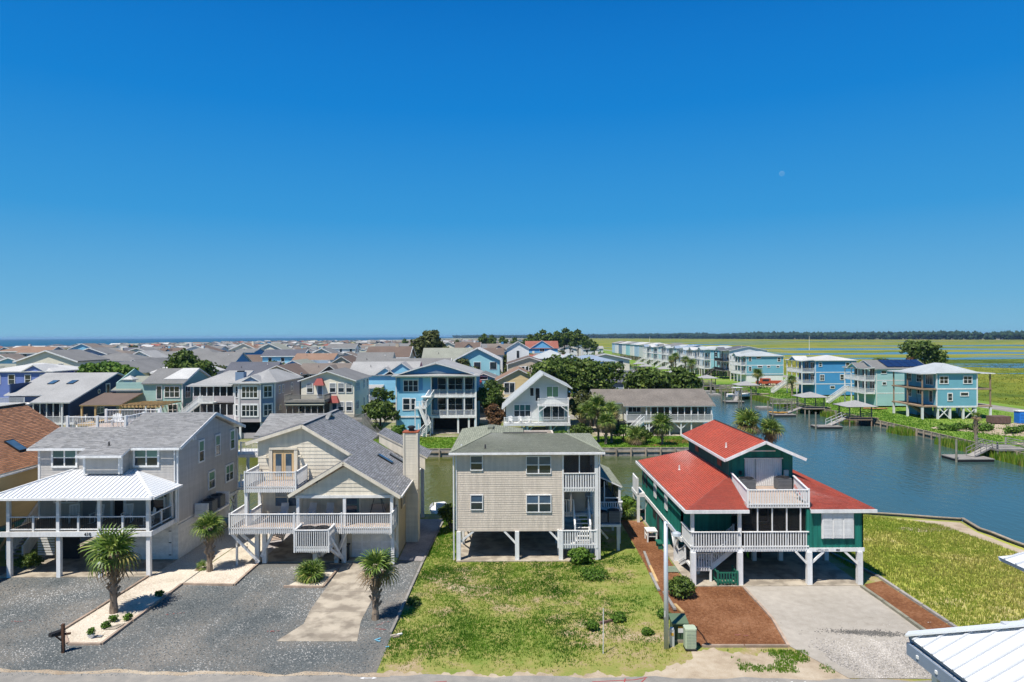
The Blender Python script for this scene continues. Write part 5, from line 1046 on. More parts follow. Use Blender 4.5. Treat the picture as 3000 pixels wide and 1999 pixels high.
    for y in (49.6, 55.6): simple(th, 'wood_shutter', mk('brown_shutter', (.18, .09, .05)) if 'brown_shutter' not in MATS else MATS['brown_shutter'], (U0-.06, y-.45, 5.95, U0-.015, y+.45, 6.7))
    # corrugated storm shutters
    for k, (x0, x1) in enumerate(((16.15, 16.85), (16.9, 18.65))):
        mb = MB(); x = x0
        while x < x1-.03:
            a, b, c, d2 = x, x+.05, x+.07, x+.12
            for (p, yp), (q, yq) in (((a, -.05), (b, -.05)), ((b, -.05), (c, -.1)), ((c, -.1), (d2, -.1)), ((d2, -.1), (d2+.02, -.05))): mb.poly(((p, UF+yp, 4.9), (q, UF+yq, 4.9), (q, UF+yq, 6.78), (p, UF+yp, 6.78)))
            x += .14
        th.part('storm_shutter', mb, WHITE)
    simple(th, 'shutter_track', WHITEW, (16.1, UF-.13, 6.78, 18.8, UF-.02, 6.84))
    # balcony
    bz = 4.88; flat_deck(th, 14.45, 42.0, 18.2, UF-.05, bz, DECK, along='x', frame=WHITEW, fh=.14)
    railing(th, (14.45, 41.98), (18.2, 41.98), bz, bz+1.0, WHITE, .07, .155, True, skirt=.1, bt=.035); simple(th, 'deck_frame', DECK, (18.22, 44.3, 4.76, 18.95, UF-.1, 4.87)); railing(th, (15.15, UF-.3), (14.45, 42.05), bz, bz+1.0, WHITE, .07, .155, True, bt=.035, nopost=True); railing(th, (18.2, 42.05), (19.0, 46.2), bz, bz+1.0, WHITE, .07, .155, True, bt=.035, nopost=True)
    simple(th, 'meter_box', mk('pale_box', (.5, .55, .5)), (18.85, UF-.2, 5.6, 19.15, UF-.03, 6.0)); simple(th, 'wall_lamp', BLACK, (15.75, UF-.2, 5.7, 15.9, UF-.03, 5.95))
    # stair
    flat_deck(th, 11.2, 42.55, 12.35, 44.2, .85, WHITEW, along='x', frame=WHITE, fh=.16); railing(th, (11.25, 42.5), (12.35, 42.5), .85, 1.85, WHITE, .06, .155, True, nopost=True, skirt=.1)
    stairs(th, (12.35, 43.1), (14.1, 43.1), .85, 2.3, 1.0, WHITE, WOODG, 8, rail=True, railh=.85); stairs(th, (11.7, 45.8), (11.7, 44.2), .06, .83, 1.0, WHITE, WOODG, 4, rail=True, railh=.85); post(th, 12.3, 42.55, 0, .8, .12, WHITE); post(th, 11.9, 43.9, 0, .8, .15, WHITE)
    # rear left deck
    railing(th, (10.3, 58.3), (10.3, 56.2), 2.4, 3.6, WHITE, .12, .14, False); simple(th, 'rear_deck', WHITE, (10.2, 56.2, 2.1, 10.9, 58.6, 2.4)); post(th, 10.35, 56.3, 0, 2.2, .22, WHITE); post(th, 10.35, 58.2, 0, 2.2, .22, WHITE)
    return th
house_d()
condenser(15.95, 46.5, 4.9, 'grey condenser on the balcony of the green house, beside the wall lamp', .9, .8); condenser(18.4, 46.5, 4.9, 'grey condenser on the balcony of the green house, beside the pale meter box', .9, .85)
# ---------- brown roofed neighbour
def house_z():
    th = Thing('beach_house', 'yellow sided house with steep brown shingle roof and two skylights', 'house', (-40, 48, 0))
    clad(th, (-34.95, 40), (-34.95, 56.0), rect(16, 2.6, 6.15), SIDEY, .17); simple(th, 'gable_wall', SIDEY, (-45, 55.9, 2.6, -35.15, 56.0, 6.2)); simple(th, 'front_wall', SIDEY, (-45, 40.0, 2.6, -35.15, 40.15, 6.2)); simple(th, 'floor_slab', WOODG, (-45, 40.2, 2.4, -35.2, 55.8, 2.58))
    sl = (10.0-6.25)/5.7
    roof_plane(th, [(-34.5, 39.5, 6.25), (-34.5, 56.3, 6.25), (-40.2, 56.3, 10.0), (-40.2, 39.5, 10.0)], ROOFBR, trim=WHITEW, course=.17); roof_plane(th, [(-45.9, 56.3, 6.25), (-45.9, 39.5, 6.25), (-40.21, 39.5, 10.0), (-40.21, 56.3, 10.0)], ROOFBR, trim=WHITEW, shingles=False)
    mb = MB(); mb.bar((-40.2, 39.5, 10.05), (-40.2, 56.3, 10.05), .3, .06); th.part('ridge_cap', mb, RIDGEM)
    nn = Vector((sl, 0, 1)).normalized(); u = Vector((-1, 0, sl)).normalized()
    for y, x in ((50.0, -36.4), (54.4, -36.1)): skylight(th, (x, y, 6.25+sl*(-34.5-x)), (0, 1, 0), u, .9, 1.3, nn)
    window(th, (-34.95, 40), (-34.95, 56), 12.3, 4.9, .8, 1.4, 'dh', .1, gmat=CURT); simple(th, 'gutter', WHITEW, (-34.5, 39.5, 6.05, -34.38, 56.3, 6.17))
    for y in (42, 46, 50, 54): post(th, -35.1, y, 0, 2.4, .28, WOODG, 'piling'); brace(th, (-35.1, y, .4), (-35.1, y+2, 2.3), WOODN)
    stairs(th, (-34.3, 47.0), (-34.3, 50.5), .1, 2.6, 1.0, WHITEW, WOODG); simple(th, 'landing', WHITEW, (-34.8, 50.5, 2.35, -33.6, 52, 2.6))
    return th
house_z()
# ---------- white metal roof across the street
def house_e():
    th = Thing('porch_pavilion', 'white standing seam metal hip roof on a dark blue grey house across the street', 'house', (12, 14, 0)); WB = mk('blue_grey_board', (.20, .25, .33), .6, .05)
    c = (10.7, 18.5, 7.2); k = 4.0; t = 3.2; p = .57
    roof_plane(th, [(10.7, 18.5, 7.2), (10.7, 8.0, 7.2), (10.7+t, 8.0, 7.2+p*t), (10.7+t, 18.5-t, 7.2+p*t)], METALW, trim=WB, seam=.41, seammat=METALS, thick=.14)
    roof_plane(th, [(20, 18.5, 7.2), (10.7, 18.5, 7.2), (10.7+t, 18.5-t, 7.2+p*t), (20, 18.5-t, 7.2+p*t)], METALW, trim=WB, seam=.41, seammat=METALS, thick=.14)
    mb = MB(); mb.bar((10.68, 18.52, 7.27), (10.7+t, 18.5-t, 7.27+p*t), .32, .05); th.part('hip_cap', mb, METALW)
    simple(th, 'fascia', WB, (10.66, 8, 6.72, 10.72, 18.45, 7.04)); simple(th, 'fascia', WB, (10.66, 18.46, 6.72, 20, 18.52, 7.04)); simple(th, 'wall', WB, (11.3, 8, 0.02, 11.45, 17.9, 7.0)); simple(th, 'wall', WB, (11.46, 17.75, .02, 20, 17.9, 7.0)); simple(th, 'soffit', WHITE, (10.75, 8, 6.95, 11.3, 18.4, 7.02))
    for y in (18.0, 17.2, 16.4, 15.6): simple(th, 'white_dot', WHITE, (10.63, y-.04, 6.84, 10.66, y+.04, 6.92))  # row of small white blocks along the fascia
    for y in (17.6, 15.0): post(th, 10.95, y, .02, 6.9, .22, WHITE)
    simple(th, 'railing_top', WHITE, (10.8, 15.2, 6.0, 10.95, 17.5, 6.08))
    # upper body with two eave corners
    for (x, y, z) in ((13.0, 18.3, 9.42), (12.45, 17.3, 8.1)):
        roof_plane(th, [(x, y, z), (x, y-6, z), (x+3, y-6, z+.9), (x+3, y-1.5, z+.9)], METALW, trim=WB, seam=.41, seammat=METALS); roof_plane(th, [(x+6, y, z), (x, y, z), (x+3, y-1.5, z+.9), (x+6, y-1.5, z+.9)], METALW, trim=WB, seam=.41, seammat=METALS); brace(th, (x+.3, y-.6, z-.15), (x+.75, y-1.0, z-.55), WHITE, .12, .16)
    simple(th, 'upper_wall', WB, (13.6, 8, 7.3, 13.75, 16.6, 9.6)); simple(th, 'upper_wall', WB, (13.76, 16.45, 7.3, 20, 16.6, 9.6)); simple(th, 'flashing', METALS, (12.2, 16.9, 8.05, 12.7, 17.1, 8.2))
    return th
house_e()
# ------------------------------------------------------------------ middle-distance houses
PAL = {}
def paint(name, c, **k):
    if name not in PAL: PAL[name] = mk('paint_'+name, c, 0.65, 0.06, 0.6, rnd=0.04, **k)
    return PAL[name]
NAVY = paint('navy', (.022, .05, .12)); MINT = paint('mint', (.33, .50, .46)); TEALG = paint('teal_grey', (.17, .33, .34)); MAUVE = paint('mauve', (.40, .37, .38)); SLATEB = paint('slate_blue', (.17, .25, .36))
CREAM = paint('cream', (.74, .69, .56)); SKYB = paint('sky_blue', (.24, .53, .70)); BLUEM = paint('mid_blue', (.09, .27, .50)); PALEG = paint('pale_grey', (.58, .60, .58)); IVORY = paint('ivory', (.68, .64, .48)); TEAL = paint('teal', (.16, .40, .48)); ROYAL = paint('royal_blue', (.07, .29, .55))
SEAF = paint('seafoam', (.36, .58, .57)); DKBROWN = paint('dark_brown', (.075, .058, .05)); LAV = paint('lavender', (.30, .34, .46)); PERI = paint('periwinkle', (.14, .20, .46)); DKBLUE = paint('deep_blue', (.03, .05, .25)); YELL = paint('pale_yellow', (.66, .60, .34)); TAN = paint('tan', (.48, .40, .30)); LTBLUE = paint('light_blue', (.40, .55, .68)); AQUA = paint('aqua', (.32, .60, .66)); WHT = paint('off_white', (.74, .74, .72))
def rmat(name, c): return mk('roof_'+name, c, 0.9, 0.12, 0.35, fine=0.18, fscale=6.0)
RLG = rmat('light_grey', (.31, .31, .305)); RGR = rmat('grey', (.17, .17, .168)); RDK = rmat('dark_slate', (.10, .105, .125)); RTAN = rmat('tan', (.175, .148, .128)); RBRN = rmat('brown', (.135, .10, .082)); RORG = rmat('orange', (.24, .155, .11)); RRED = rmat('red_metal', (.36, .035, .03)); RWH = rmat('white_metal', (.46, .46, .45)); RGN = rmat('grey_green', (.24, .25, .21)); RBL = rmat('blue_grey', (.22, .28, .36)); RREDB = rmat('red_brown', (.27, .10, .075)); RMET = rmat('pale_metal', (.36, .39, .40))
SOLAR = mk('solar_panel', (.012, .022, .07), 0.15, 0.1, spec=0.6)
def planes(th, lst, m, trim=WHITE, thick=.14, name='roof'):
    for p in lst: roof_plane(th, p, m, trim=trim, shingles=False, thick=thick, name=name) if trim is m else roof_cap(th, p, m, trim, thick, name)
def roof_cap(th, p, m, trim, thick=.14, name='roof'):
    r = roof_plane(th, p, trim, shingles=False, thick=thick, name=name); mb = MB(); nn = (Vector(p[1])-Vector(p[0])).cross(Vector(p[2])-Vector(p[0])).normalized()
    if nn.z < 0: nn = -nn
    mb.prism([Vector(q)+nn*.004 for q in p], nn*.02); th.part('roof_covering', mb, m, r); return r
def gable_roof(th, x0, x1, y0, y1, ze, rise, m, axis='x', ov=.4, trim=WHITE, peak=None):
    a0, a1, b0, b1 = x0-ov, x1+ov, y0-ov, y1+ov
    if axis == 'x':
        c = peak if peak is not None else (y0+y1)/2; s = rise/(c-y0); z0 = ze-s*ov; zr = ze+rise; z1 = zr-(zr-ze)/(y1-c)*(b1-c)
        planes(th, [[(a0, b0, z0), (a1, b0, z0), (a1, c, zr), (a0, c, zr)], [(a1, b1, z1), (a0, b1, z1), (a0, c+.01, zr), (a1, c+.01, zr)]], m, trim)
    else:
        c = peak if peak is not None else (x0+x1)/2; zr = ze+rise; zl = zr-rise/(c-x0)*(c-a0); z1 = zr-rise/(x1-c)*(a1-c)
        planes(th, [[(a0, b1, zl), (a0, b0, zl), (c, b0, zr), (c, b1, zr)], [(a1, b0, z1), (a1, b1, z1), (c+.01, b1, zr), (c+.01, b0, zr)]], m, trim)
def hip_roof(th, x0, x1, y0, y1, ze, rise, m, ov=.4, trim=WHITE):
    a0, a1, b0, b1 = x0-ov, x1+ov, y0-ov, y1+ov; w = a1-a0; d = b1-b0; zr = ze+rise; h = min(w, d)/2*.98
    if w >= d: p, q = (a0+h, (b0+b1)/2, zr), (a1-h, (b0+b1)/2, zr); L = [[(a0, b0, ze), (a1, b0, ze), q, p], [(a1, b0, ze), (a1, b1, ze), q], [(a1, b1, ze), (a0, b1, ze), p, q], [(a0, b1, ze), (a0, b0, ze), p]]
    else: p, q = ((a0+a1)/2, b0+h, zr), ((a0+a1)/2, b1-h, zr); L = [[(a0, b0, ze), (a1, b0, ze), p], [(a1, b0, ze), (a1, b1, ze), q, p], [(a1, b1, ze), (a0, b1, ze), q], [(a0, b1, ze), (a0, b0, ze), p, q]]
    planes(th, L, m, trim)
def body(th, x0, x1, y0, y1, z0, z1, m, faces='frlb', course=.22, style='lap', gable=None, rise=0, mats=None):
    """four walls; gable = 'x' (ridge along x, gables left/right) or 'y'"""
    mats = mats or {}; W = x1-x0; D = y1-y0
    def out(L, g): return [(0, z0), (L, z0), (L, z1), (L/2, z1+rise), (0, z1)] if g else rect(L, z0, z1)
    seg = {'f': ((x0, y0), (x1, y0), W, gable == 'y'), 'r': ((x1, y0+.145), (x1, y1-.145), D-.29, gable == 'x'), 'b': ((x1, y1), (x0, y1), W, gable == 'y'), 'l': ((x0, y1-.145), (x0, y0+.145), D-.29, gable == 'x')}
    for k, (a, b, L, g) in seg.items():
        if k in faces: clad(th, a, b, out(L, g), mats.get(k, m), course, style, single=False) if style else clad0(th, a, b, out(L, g), mats.get(k, m))
        else: clad0(th, a, b, out(L, g), mats.get(k, m))
def clad0(th, p0, p1, poly, m, thick=.14, name='wall'):
    d, n, L = wall_frame(p0, p1); o = Vector((p0[0], p0[1], 0)); mb = MB(); mb.prism([o+d*a+Vector((0, 0, b)) for a, b in poly], -n*thick); return th.part(name, mb, m)
def piles(th, xs, ys, z, m=WHITE, w=.3, z0=0):
    for x in xs:
        for y in ys: post(th, x, y, z0, z, w, m, 'piling')
def corner(th, x, y, z0, z1, m=WHITE, w=.09): simple(th, 'corner_board', m, (x-w, y-w, z0, x+w, y+w, z1))
def dark_bay(th, x0, x1, y, z0, z1, n, m=WHITE, rail=True, rz=.9):
    """screened porch front: dark screen behind posts"""
    screen(th, (x0, y+.08), (x1, y+.08), z0, z1)
    for i in range(n+1): post(th, x0+(x1-x0)*i/n, y, z0, z1, .12, m, 'screen_post')
# --- navy house
th = Thing('canal_house', 'navy house across the canal with long pale grey roof and two skylights', 'house', (-70, 104, 0))
clad(th, (-65.2, 100.4), (-65.2, 115), [(0, 2.8), (14.6, 2.8), (14.6, 8.9), (11.6, 9.55), (0, 6.1)], NAVY, .2, single=False); clad0(th, (-76, 103), (-65.4, 103), rect(10.6, 2.8, 6.6), NAVY); simple(th, 'left_wall', NAVY, (-76, 103.2, 2.8, -75.8, 114.8, 8.5)); simple(th, 'rear_wall', NAVY, (-75.7, 114.8, 2.8, -65.4, 115, 8.8))
planes(th, [[(-70.5, 99.6, 6.0), (-64.6, 99.6, 6.0), (-64.6, 112, 9.72), (-70.5, 112, 9.72)], [(-76.4, 102.5, 6.87), (-70.51, 102.5, 6.87), (-70.51, 112, 9.72), (-76.4, 112, 9.72)], [(-64.6, 115.4, 8.75), (-76.4, 115.4, 8.75), (-76.4, 112.01, 9.72), (-64.6, 112.01, 9.72)]], RLG)
nn = Vector((0, -.3, 1)).normalized(); u = Vector((0, 1, .3)).normalized()
for x in (-72.3, -69.3): skylight(th, (x, 107.6, 8.42), (1, 0, 0), u, 1.0, 1.6, nn)
for s, z, w_, h_, st in ((7.5, 4.4, 1.8, 1.6, 'dh2'), (9.6, 7.2, .9, 1.5, '1')): window(th, (-65.2, 100.4), (-65.2, 115), s, z, w_, h_, st, .14)
mb = MB(); mb.tube((-65.14, 107.6, 7.0), (-65.1, 107.6, 7.0), .38, .38, 14); o = th.part('round_window', mb, WHITE); mb = MB(); mb.tube((-65.1, 107.6, 7.0), (-65.08, 107.6, 7.0), .28, .28, 14); th.part('pane', mb, GLASS, o)
simple(th, 'deck_frame', WHITEW, (-71, 99.9, 2.75, -64.2, 103, 2.98)); dark_bay(th, -70.3, -66.4, 100.2, 3.0, 5.9, 4); railing(th, (-70.3, 100), (-64.2, 100), 3, 3.95, WHITE, .05, .16, False); railing(th, (-64.2, 100), (-64.2, 103), 3, 3.95, WHITE, .05, .16, False)
simple(th, 'left_deck', WHITEW, (-78.5, 99.5, 5.5, -71.2, 102.8, 5.75)); railing(th, (-78.4, 99.6), (-71.2, 99.6), 5.75, 6.75, WHITE, .05, .16, False); railing(th, (-78.4, 102.6), (-78.4, 99.6), 5.75, 6.75, WHITE, .05, .16, False)
piles(th, (-78.2, -75, -71, -66.6, -64.4), (100.2, 103.2), 2.7); post(th, -65.9, 99.95, 0, 5.95, .2, WHITE); stairs(th, (-62.6, 99.4), (-64.2, 101.5), .1, 2.9, 1.1, WHITEW, WOODN, single=False); piles(th, (-75.5, -70, -66), (108, 114), 2.8, WOODG); brace(th, (-68.2, 100, 2.7), (-66.7, 100, 1.3), WHITE)
# --- mint house
th = Thing('canal_house', 'mint green house with a new lumber pergola and brown porch roof', 'house', (-55, 106, 0))
body(th, -61.5, -51.2, 106, 116, 2.7, 8.5, MINT, 'fr', gable='x', rise=1.9, mats={'r': TEALG}); gable_roof(th, -57, -51.2, 106, 116, 8.5, 1.9, RGR, 'x', .45); planes(th, [[(-62, 105.4, 7.3), (-57.45, 105.4, 7.3), (-57.45, 111, 9.2), (-62, 111, 9.2)]], RGN)
roof_cap(th, [(-54.6, 106.9, 8.92), (-50.75, 106.9, 8.92), (-50.75, 110.9, 10.44), (-53.4, 110.9, 10.44)], RWH, WHITE, .05, 'roof_patch')
for s, z, w_, h_, st in ((6.7, 6.9, .7, 1.9, '1'), (8.7, 7.0, 2.2, 1.6, 'dh3')): window(th, (-61.5, 106), (-51.2, 106), s, z, w_, h_, st, .12)
for s, z, w_, h_, st in ((1.6, 6.9, 1.5, 1.7, 'dh2'), (1.8, 4.0, 1.4, 1.8, 'p2')): window(th, (-51.2, 106), (-51.2, 116), s, z, w_, h_, st, .13)
for s in (3.6, 5.4, 8.8): window(th, (-61.5, 106), (-51.2, 106), s, 4.2, 1.3, 1.6, 'dh2', .1)
simple(th, 'corner_board', WHITE, (-51.3, 105.9, 2.7, -51.1, 105.99, 8.5)); simple(th, 'cupola', WHITE, (-60.6, 106.6, 7.6, -59.4, 107.8, 8.9)); planes(th, [[(-60.9, 106.3, 8.9), (-59.1, 106.3, 8.9), (-60, 107.2, 9.5)], [(-59.1, 106.3, 8.9), (-59.1, 108.1, 8.9), (-60, 107.2, 9.5)]], RWH)
simple(th, 'deck_frame', WOODN, (-63.5, 99.5, 2.6, -51, 105.9, 2.85)); planes(th, [[(-63.2, 99.6, 5.6), (-57.2, 99.6, 5.6), (-57.2, 105.8, 6.9), (-63.2, 105.8, 6.9)]], RBRN, WOODN)
for x in (-63, -61, -57.4, -53.6, -51.4): post(th, x, 99.9, 2.85, 5.5, .22, WOODN if x < -57 else WHITE)
for i in range(11): simple(th, 'rafter', WOODN, (-57+i*.56, 99.4, 5.45, -56.9+i*.56, 105.8, 5.65))
simple(th, 'beam', WOODN, (-57.3, 99.8, 5.2, -51, 100, 5.44)); railing(th, (-63.4, 99.6), (-57.4, 99.6), 2.85, 3.8, WHITE, .03, .3, False); piles(th, (-63, -59, -55, -51.5), (99.9, 105.8, 112), 2.6, WOODW)
# --- mauve tower house
th = Thing('canal_house', 'mauve grey house with two storey bay tower and stacked screened porches', 'house', (-42, 104, 0))
body(th, -48.4, -36.6, 106.2, 117.5, 2.6, 8.35, MAUVE, 'fr', mats={'f': MAUVE}); corner(th, -36.6, 106.2, 2.6, 8.35)
bay = [(-42.2, 106), (-42.2, 103.9), (-41.2, 103), (-38.0, 103), (-36.4, 104.6), (-36.4, 106)]
for i in range(5): clad(th, bay[i], bay[i+1], rect((Vector(bay[i])-Vector(bay[i+1])).length, 2.6, 8.4), SLATEB if i == 3 else MAUVE, .2, single=False, name='bay_wall')
for x, y in bay[1:5]: corner(th, x, y, 2.6, 8.45, WHITE, .1)
for z in (7.15, 4.35): window(th, bay[2], bay[3], 1.6, z, 2.3, 1.6, 'dh4', .2); window(th, bay[3], bay[4], 1.13, z, 1.2, 1.6, 'dh2', .2); window(th, bay[1], bay[2], .67, z, .6, 1.6, 'dh', .12)
for s, z, w_, h_, st in ((1.0, 7.2, .7, 1.1, 'dh'), (2.6, 7.2, .7, 1.1, 'dh'), (7.0, 7.2, .9, 1.1, 'dh'), (1.2, 4.4, 1.0, .6, '1'), (6.3, 4.7, .6, 1.0, '1')): window(th, (-36.6, 106.2), (-36.6, 117.5), s, z, w_, h_, st, .14)
planes(th, [[(-42.7, 102.6, 8.5), (-37.8, 102.5, 8.5), (-39.3, 110, 10.15)], [(-37.8, 102.5, 8.5), (-36.0, 104.4, 8.5), (-39.3, 110, 10.15)], [(-36.0, 104.4, 8.5), (-36.0, 118, 8.5), (-39.3, 114, 10.15), (-39.3, 110, 10.15)], [(-42.7, 105, 8.5), (-42.7, 102.6, 8.5), (-39.3, 110, 10.15)], [(-49, 105, 8.3), (-42, 105, 8.3), (-42, 111, 10.0), (-46, 111, 10.0)], [(-49, 117, 8.3), (-49, 105, 8.3), (-46, 111, 10.0)]], RLG)
planes(th, [[(-49.3, 103.4, 8.1), (-42.4, 103.4, 8.1), (-42.4, 105.2, 8.32), (-49.3, 105.2, 8.32)]], RLG); planes(th, [[(-40.6, 103.4, 8.72), (-40.6, 103.4, 8.72), (-40.6, 103.4, 8.72)]][:0], RLG)
mb = MB(); mb.prism([(-40.9, 103.4, 8.75), (-38.3, 103.4, 8.75), (-39.6, 103.4, 9.5)], (0, 3, 0)); o = th.part('dormer', mb, SLATEB); planes(th, [[(-41.2, 106.4, 8.72), (-41.2, 103.2, 8.72), (-39.6, 103.2, 9.6), (-39.6, 106.4, 9.6)], [(-38.0, 103.2, 8.72), (-38.0, 106.4, 8.72), (-39.59, 106.4, 9.6), (-39.59, 103.2, 9.6)]], RLG)
simple(th, 'chimney', SLATEB, (-43.0, 106, 8, -41.7, 107.2, 10.0)); simple(th, 'chimney_cap', BLACK, (-42.8, 106.2, 10.0, -41.9, 107, 10.2))
for z in (2.8, 5.7):
    simple(th, 'porch_floor', MAUVE, (-48.6, 103.8, z-.2, -42.3, 106, z)); clad(th, (-48.6, 103.8), (-42.3, 103.8), rect(6.3, z, z+.8), MAUVE, .2, single=False, name='porch_skirt'); dark_bay(th, -48.5, -42.4, 103.85, z+.8, z+2.4, 6)
simple(th, 'stair_landing', WHITEW, (-47, 102.2, 5.5, -44.8, 103.7, 5.7)); railing(th, (-46.9, 102.3), (-44.8, 102.3), 5.7, 6.6, WHITE, .05, .14, False); stairs(th, (-50.6, 102.9), (-47, 102.9), 2.8, 5.6, 1.0, WHITE, WHITEW, single=False); simple(th, 'low_deck', WHITEW, (-52, 101, 2.6, -42, 103.7, 2.8)); railing(th, (-51, 101.1), (-42.3, 101.1), 2.8, 3.7, WHITE, .05, .16, False)
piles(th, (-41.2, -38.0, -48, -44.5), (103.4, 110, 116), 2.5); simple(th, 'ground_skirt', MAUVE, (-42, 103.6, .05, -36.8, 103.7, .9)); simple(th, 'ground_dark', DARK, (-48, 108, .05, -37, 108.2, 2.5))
# --- cream house
th = Thing('canal_house', 'cream house with front gable, red bell awnings and dark screened porch', 'house', (-29, 108, 0))
body(th, -33.4, -25.0, 108, 119, 2.7, 8.65, CREAM, 'f', gable='y', rise=1.4, style=None); gable_roof(th, -33.4, -25.0, 108, 119, 8.65, 1.4, RGR, 'y', .45)
fr = ((-33.4, 108), (-25.0, 108)); rt = ((-25.0, 108), (-25.0, 119))
for s in (1.4, 5.0, 6.35, 7.6): window(th, *fr, s, 7.35, .85, 1.35, 'dh', .1, gmat=CURT)
for s in (6.3, 7.6): window(th, *fr, s, 4.4, .85, 1.3, 'dh', .1, gmat=CURT)
for s, z in ((1.3, 7.4), (2.2, 7.4), (3.1, 7.4), (7, 7.5), (9.8, 7.5), (1.6, 4.5), (2.5, 4.5), (7, 4.6), (9.8, 4.7)): window(th, *rt, s, z, .5, 1.2, 'dh', .07)
RAWN = mk('red_awning', (.25, .035, .03), .6, .1)
for x, z in ((-30.4, 8.1), (-28.1, 5.35)):
    mb = MB(); a = .85
    mb.v += [(x-a, 107.0, z-.3), (x+a, 107.0, z-.3), (x+a*.5, 107.6, z+.75), (x-a*.5, 107.6, z+.75), (x-a, 107.98, z-.3), (x+a, 107.98, z-.3), (x+a*.5, 107.98, z+.75), (x-a*.5, 107.98, z+.75)]
    for f in ((0, 1, 2, 3), (1, 5, 6, 2), (4, 0, 3, 7), (3, 2, 6, 7), (0, 4, 5, 1)): mb.f.append(f); mb.t.append(.5); mb.m.append(0)
    th.part('awning', mb, RAWN); dr = simple(th, 'door', WHITE, (x-.5, 107.93, z-2.4, x+.5, 107.98, z-.35)); simple(th, 'pane', GLASSB, (x-.32, 107.9, z-2.0, x+.32, 107.93, z-.5), parent=dr)
simple(th, 'balcony_floor', WOODG, (-34.9, 104.4, 5.4, -28.7, 107.9, 5.6)); railing(th, (-34.8, 104.5), (-28.8, 104.5), 5.6, 6.55, WOODG, .06, .14, False, skirt=.35); railing(th, (-28.8, 104.5), (-28.8, 107.9), 5.6, 6.55, WOODG, .06, .14, False, skirt=.35); railing(th, (-34.8, 107.9), (-34.8, 104.5), 5.6, 6.55, WOODG, .06, .14, False, skirt=.35); planes(th, [[(-34.8, 104.3, 5.0), (-28.8, 104.3, 5.0), (-28.8, 105.2, 5.35), (-34.8, 105.2, 5.35)]], RGN, WOODG)
simple(th, 'lower_deck', WOODG, (-34.9, 103.8, 2.4, -22.5, 107.9, 2.65)); dark_bay(th, -34.6, -28.9, 104.6, 2.65, 5.0, 6, WOODG); screen(th, (-28.85, 104.7), (-28.85, 107.8), 2.65, 5.0)
railing(th, (-34.8, 103.9), (-22.6, 103.9), 2.65, 3.6, WOODG, .06, .15, False, skirt=.3); railing(th, (-22.6, 103.9), (-22.6, 107), 2.65, 3.6, WOODG, .06, .15, False); stairs(th, (-20.2, 103), (-22.5, 103.4), .1, 2.6, 1.2, WOODG, WOODG, single=False); piles(th, (-34.5, -30, -25.5, -22.8), (104.2, 108.3, 118), 2.4, WOODG); simple(th, 'ground_wall', CREAM, (-33, 109, .05, -25.2, 118.5, 2.4))
# --- tall blue house
th = Thing('canal_house', 'tall sky blue three storey house with white porches facing the canal', 'house', (-12, 108, 0))
X0, X1, XM = -18.35, -5.75, -12.9
clad(th, (X0, 108), (XM, 108), rect(XM-X0, 2.77, 9.2), SKYB, .2, single=False); clad(th, (X1, 108), (X1, 121), rect(13, .3, 9.2), SKYB, .4, 'board'); clad(th, (X0, 108.02), (XM-1.6, 108.02), rect(XM-1.6-X0, .3, 2.7), SKYB, .4, 'board', name='ground_wall')
clad(th, (X0+.2, 107.9), (X1-.2, 107.9), [(0, 9.55), (12.2, 9.55), (6.1, 11.0)], BLUEM, .4, 'board', name='gable_wall'); simple(th, 'rear_wall', SKYB, (X0, 120.8, .3, X1-.2, 121, 9.2)); simple(th, 'left_wall', SKYB, (X0, 108.2, .3, X0+.15, 120.7, 9.2))
planes(th, [[(X0-.6, 122, 9.2), (X0-.6, 107.1, 9.2), (-12.05, 107.1, 11.35), (-12.05, 122, 11.35)], [(X1+.6, 107.1, 9.2), (X1+.6, 122, 9.2), (-12.04, 122, 11.35), (-12.04, 107.1, 11.35)], [(X0-.5, 106.9, 9.22), (X1+.5, 106.9, 9.22), (X1+.3, 107.9, 9.52), (X0-.3, 107.9, 9.52)]], RLG)
simple(th, 'frieze', WHITE, (X0-.1, 107.75, 8.95, X1+.1, 107.88, 9.25)); simple(th, 'band', WHITE, (X0, 107.9, 2.6, XM, 107.98, 2.85)); mb = MB(); mb.prism([(-13.6, 107.8, 9.6), (-10.4, 107.8, 9.6), (-10.9, 107.8, 9.75), (-12, 107.8, 10.0), (-13.1, 107.8, 9.75)], (0, .06, 0)); th.part('gable_ornament', mb, WHITE)
for z, s in ((7.6, 2.3),): window(th, (X0, 108), (XM, 108), s, z, 2.2, 1.7, 'dh3', .12)
window(th, (X0, 108), (XM, 108), 1.6, 4.7, 1.0, 1.7, 'dh', .14); window(th, (X0, 108), (XM, 108), 2.7, 4.7, .6, 1.7, 'dh', .1)
for s in (.35, 3.9): simple(th, 'shutter', BLUEM, (X0+s-.3, 107.9, 6.9, X0+s+.3, 107.95, 8.9))
for z in (2.8, 6.05):
    simple(th, 'porch_floor', WHITE, (XM, 107.9, z-.3, X1, 112, z)); simple(th, 'porch_wall', BLUEM, (XM, 111.6, z, X1-.2, 111.8, z+3.0))
    for s, w_, st in ((1.4, 1.2, 'dh'), (3.6, 2.2, 'dh2'), (5.8, 1.2, 'dh')): window(th, (XM, 111.6), (X1, 111.6), s, z+1.5, w_, 2.0, st, .1)
    for a, b in zip((XM+.1, -11.5, -10.25, -8.9, -7.6, -6.5), (-11.5, -10.25, -8.9, -7.6, -6.5, X1-.1)): railing(th, (a, 108.0), (b, 108.0), z, z+.95, WHITE, .035, .13, False)
for x in (XM+.05, -10.25, -7.6, X1-.12): post(th, x, 108.1, 2.8, 9.0, .22, WHITE); 
for x in (XM+.2, -8.6, -6.9, X1-.15): post(th, x, 108.2, 0, 2.5, .28, WHITE, 'piling')
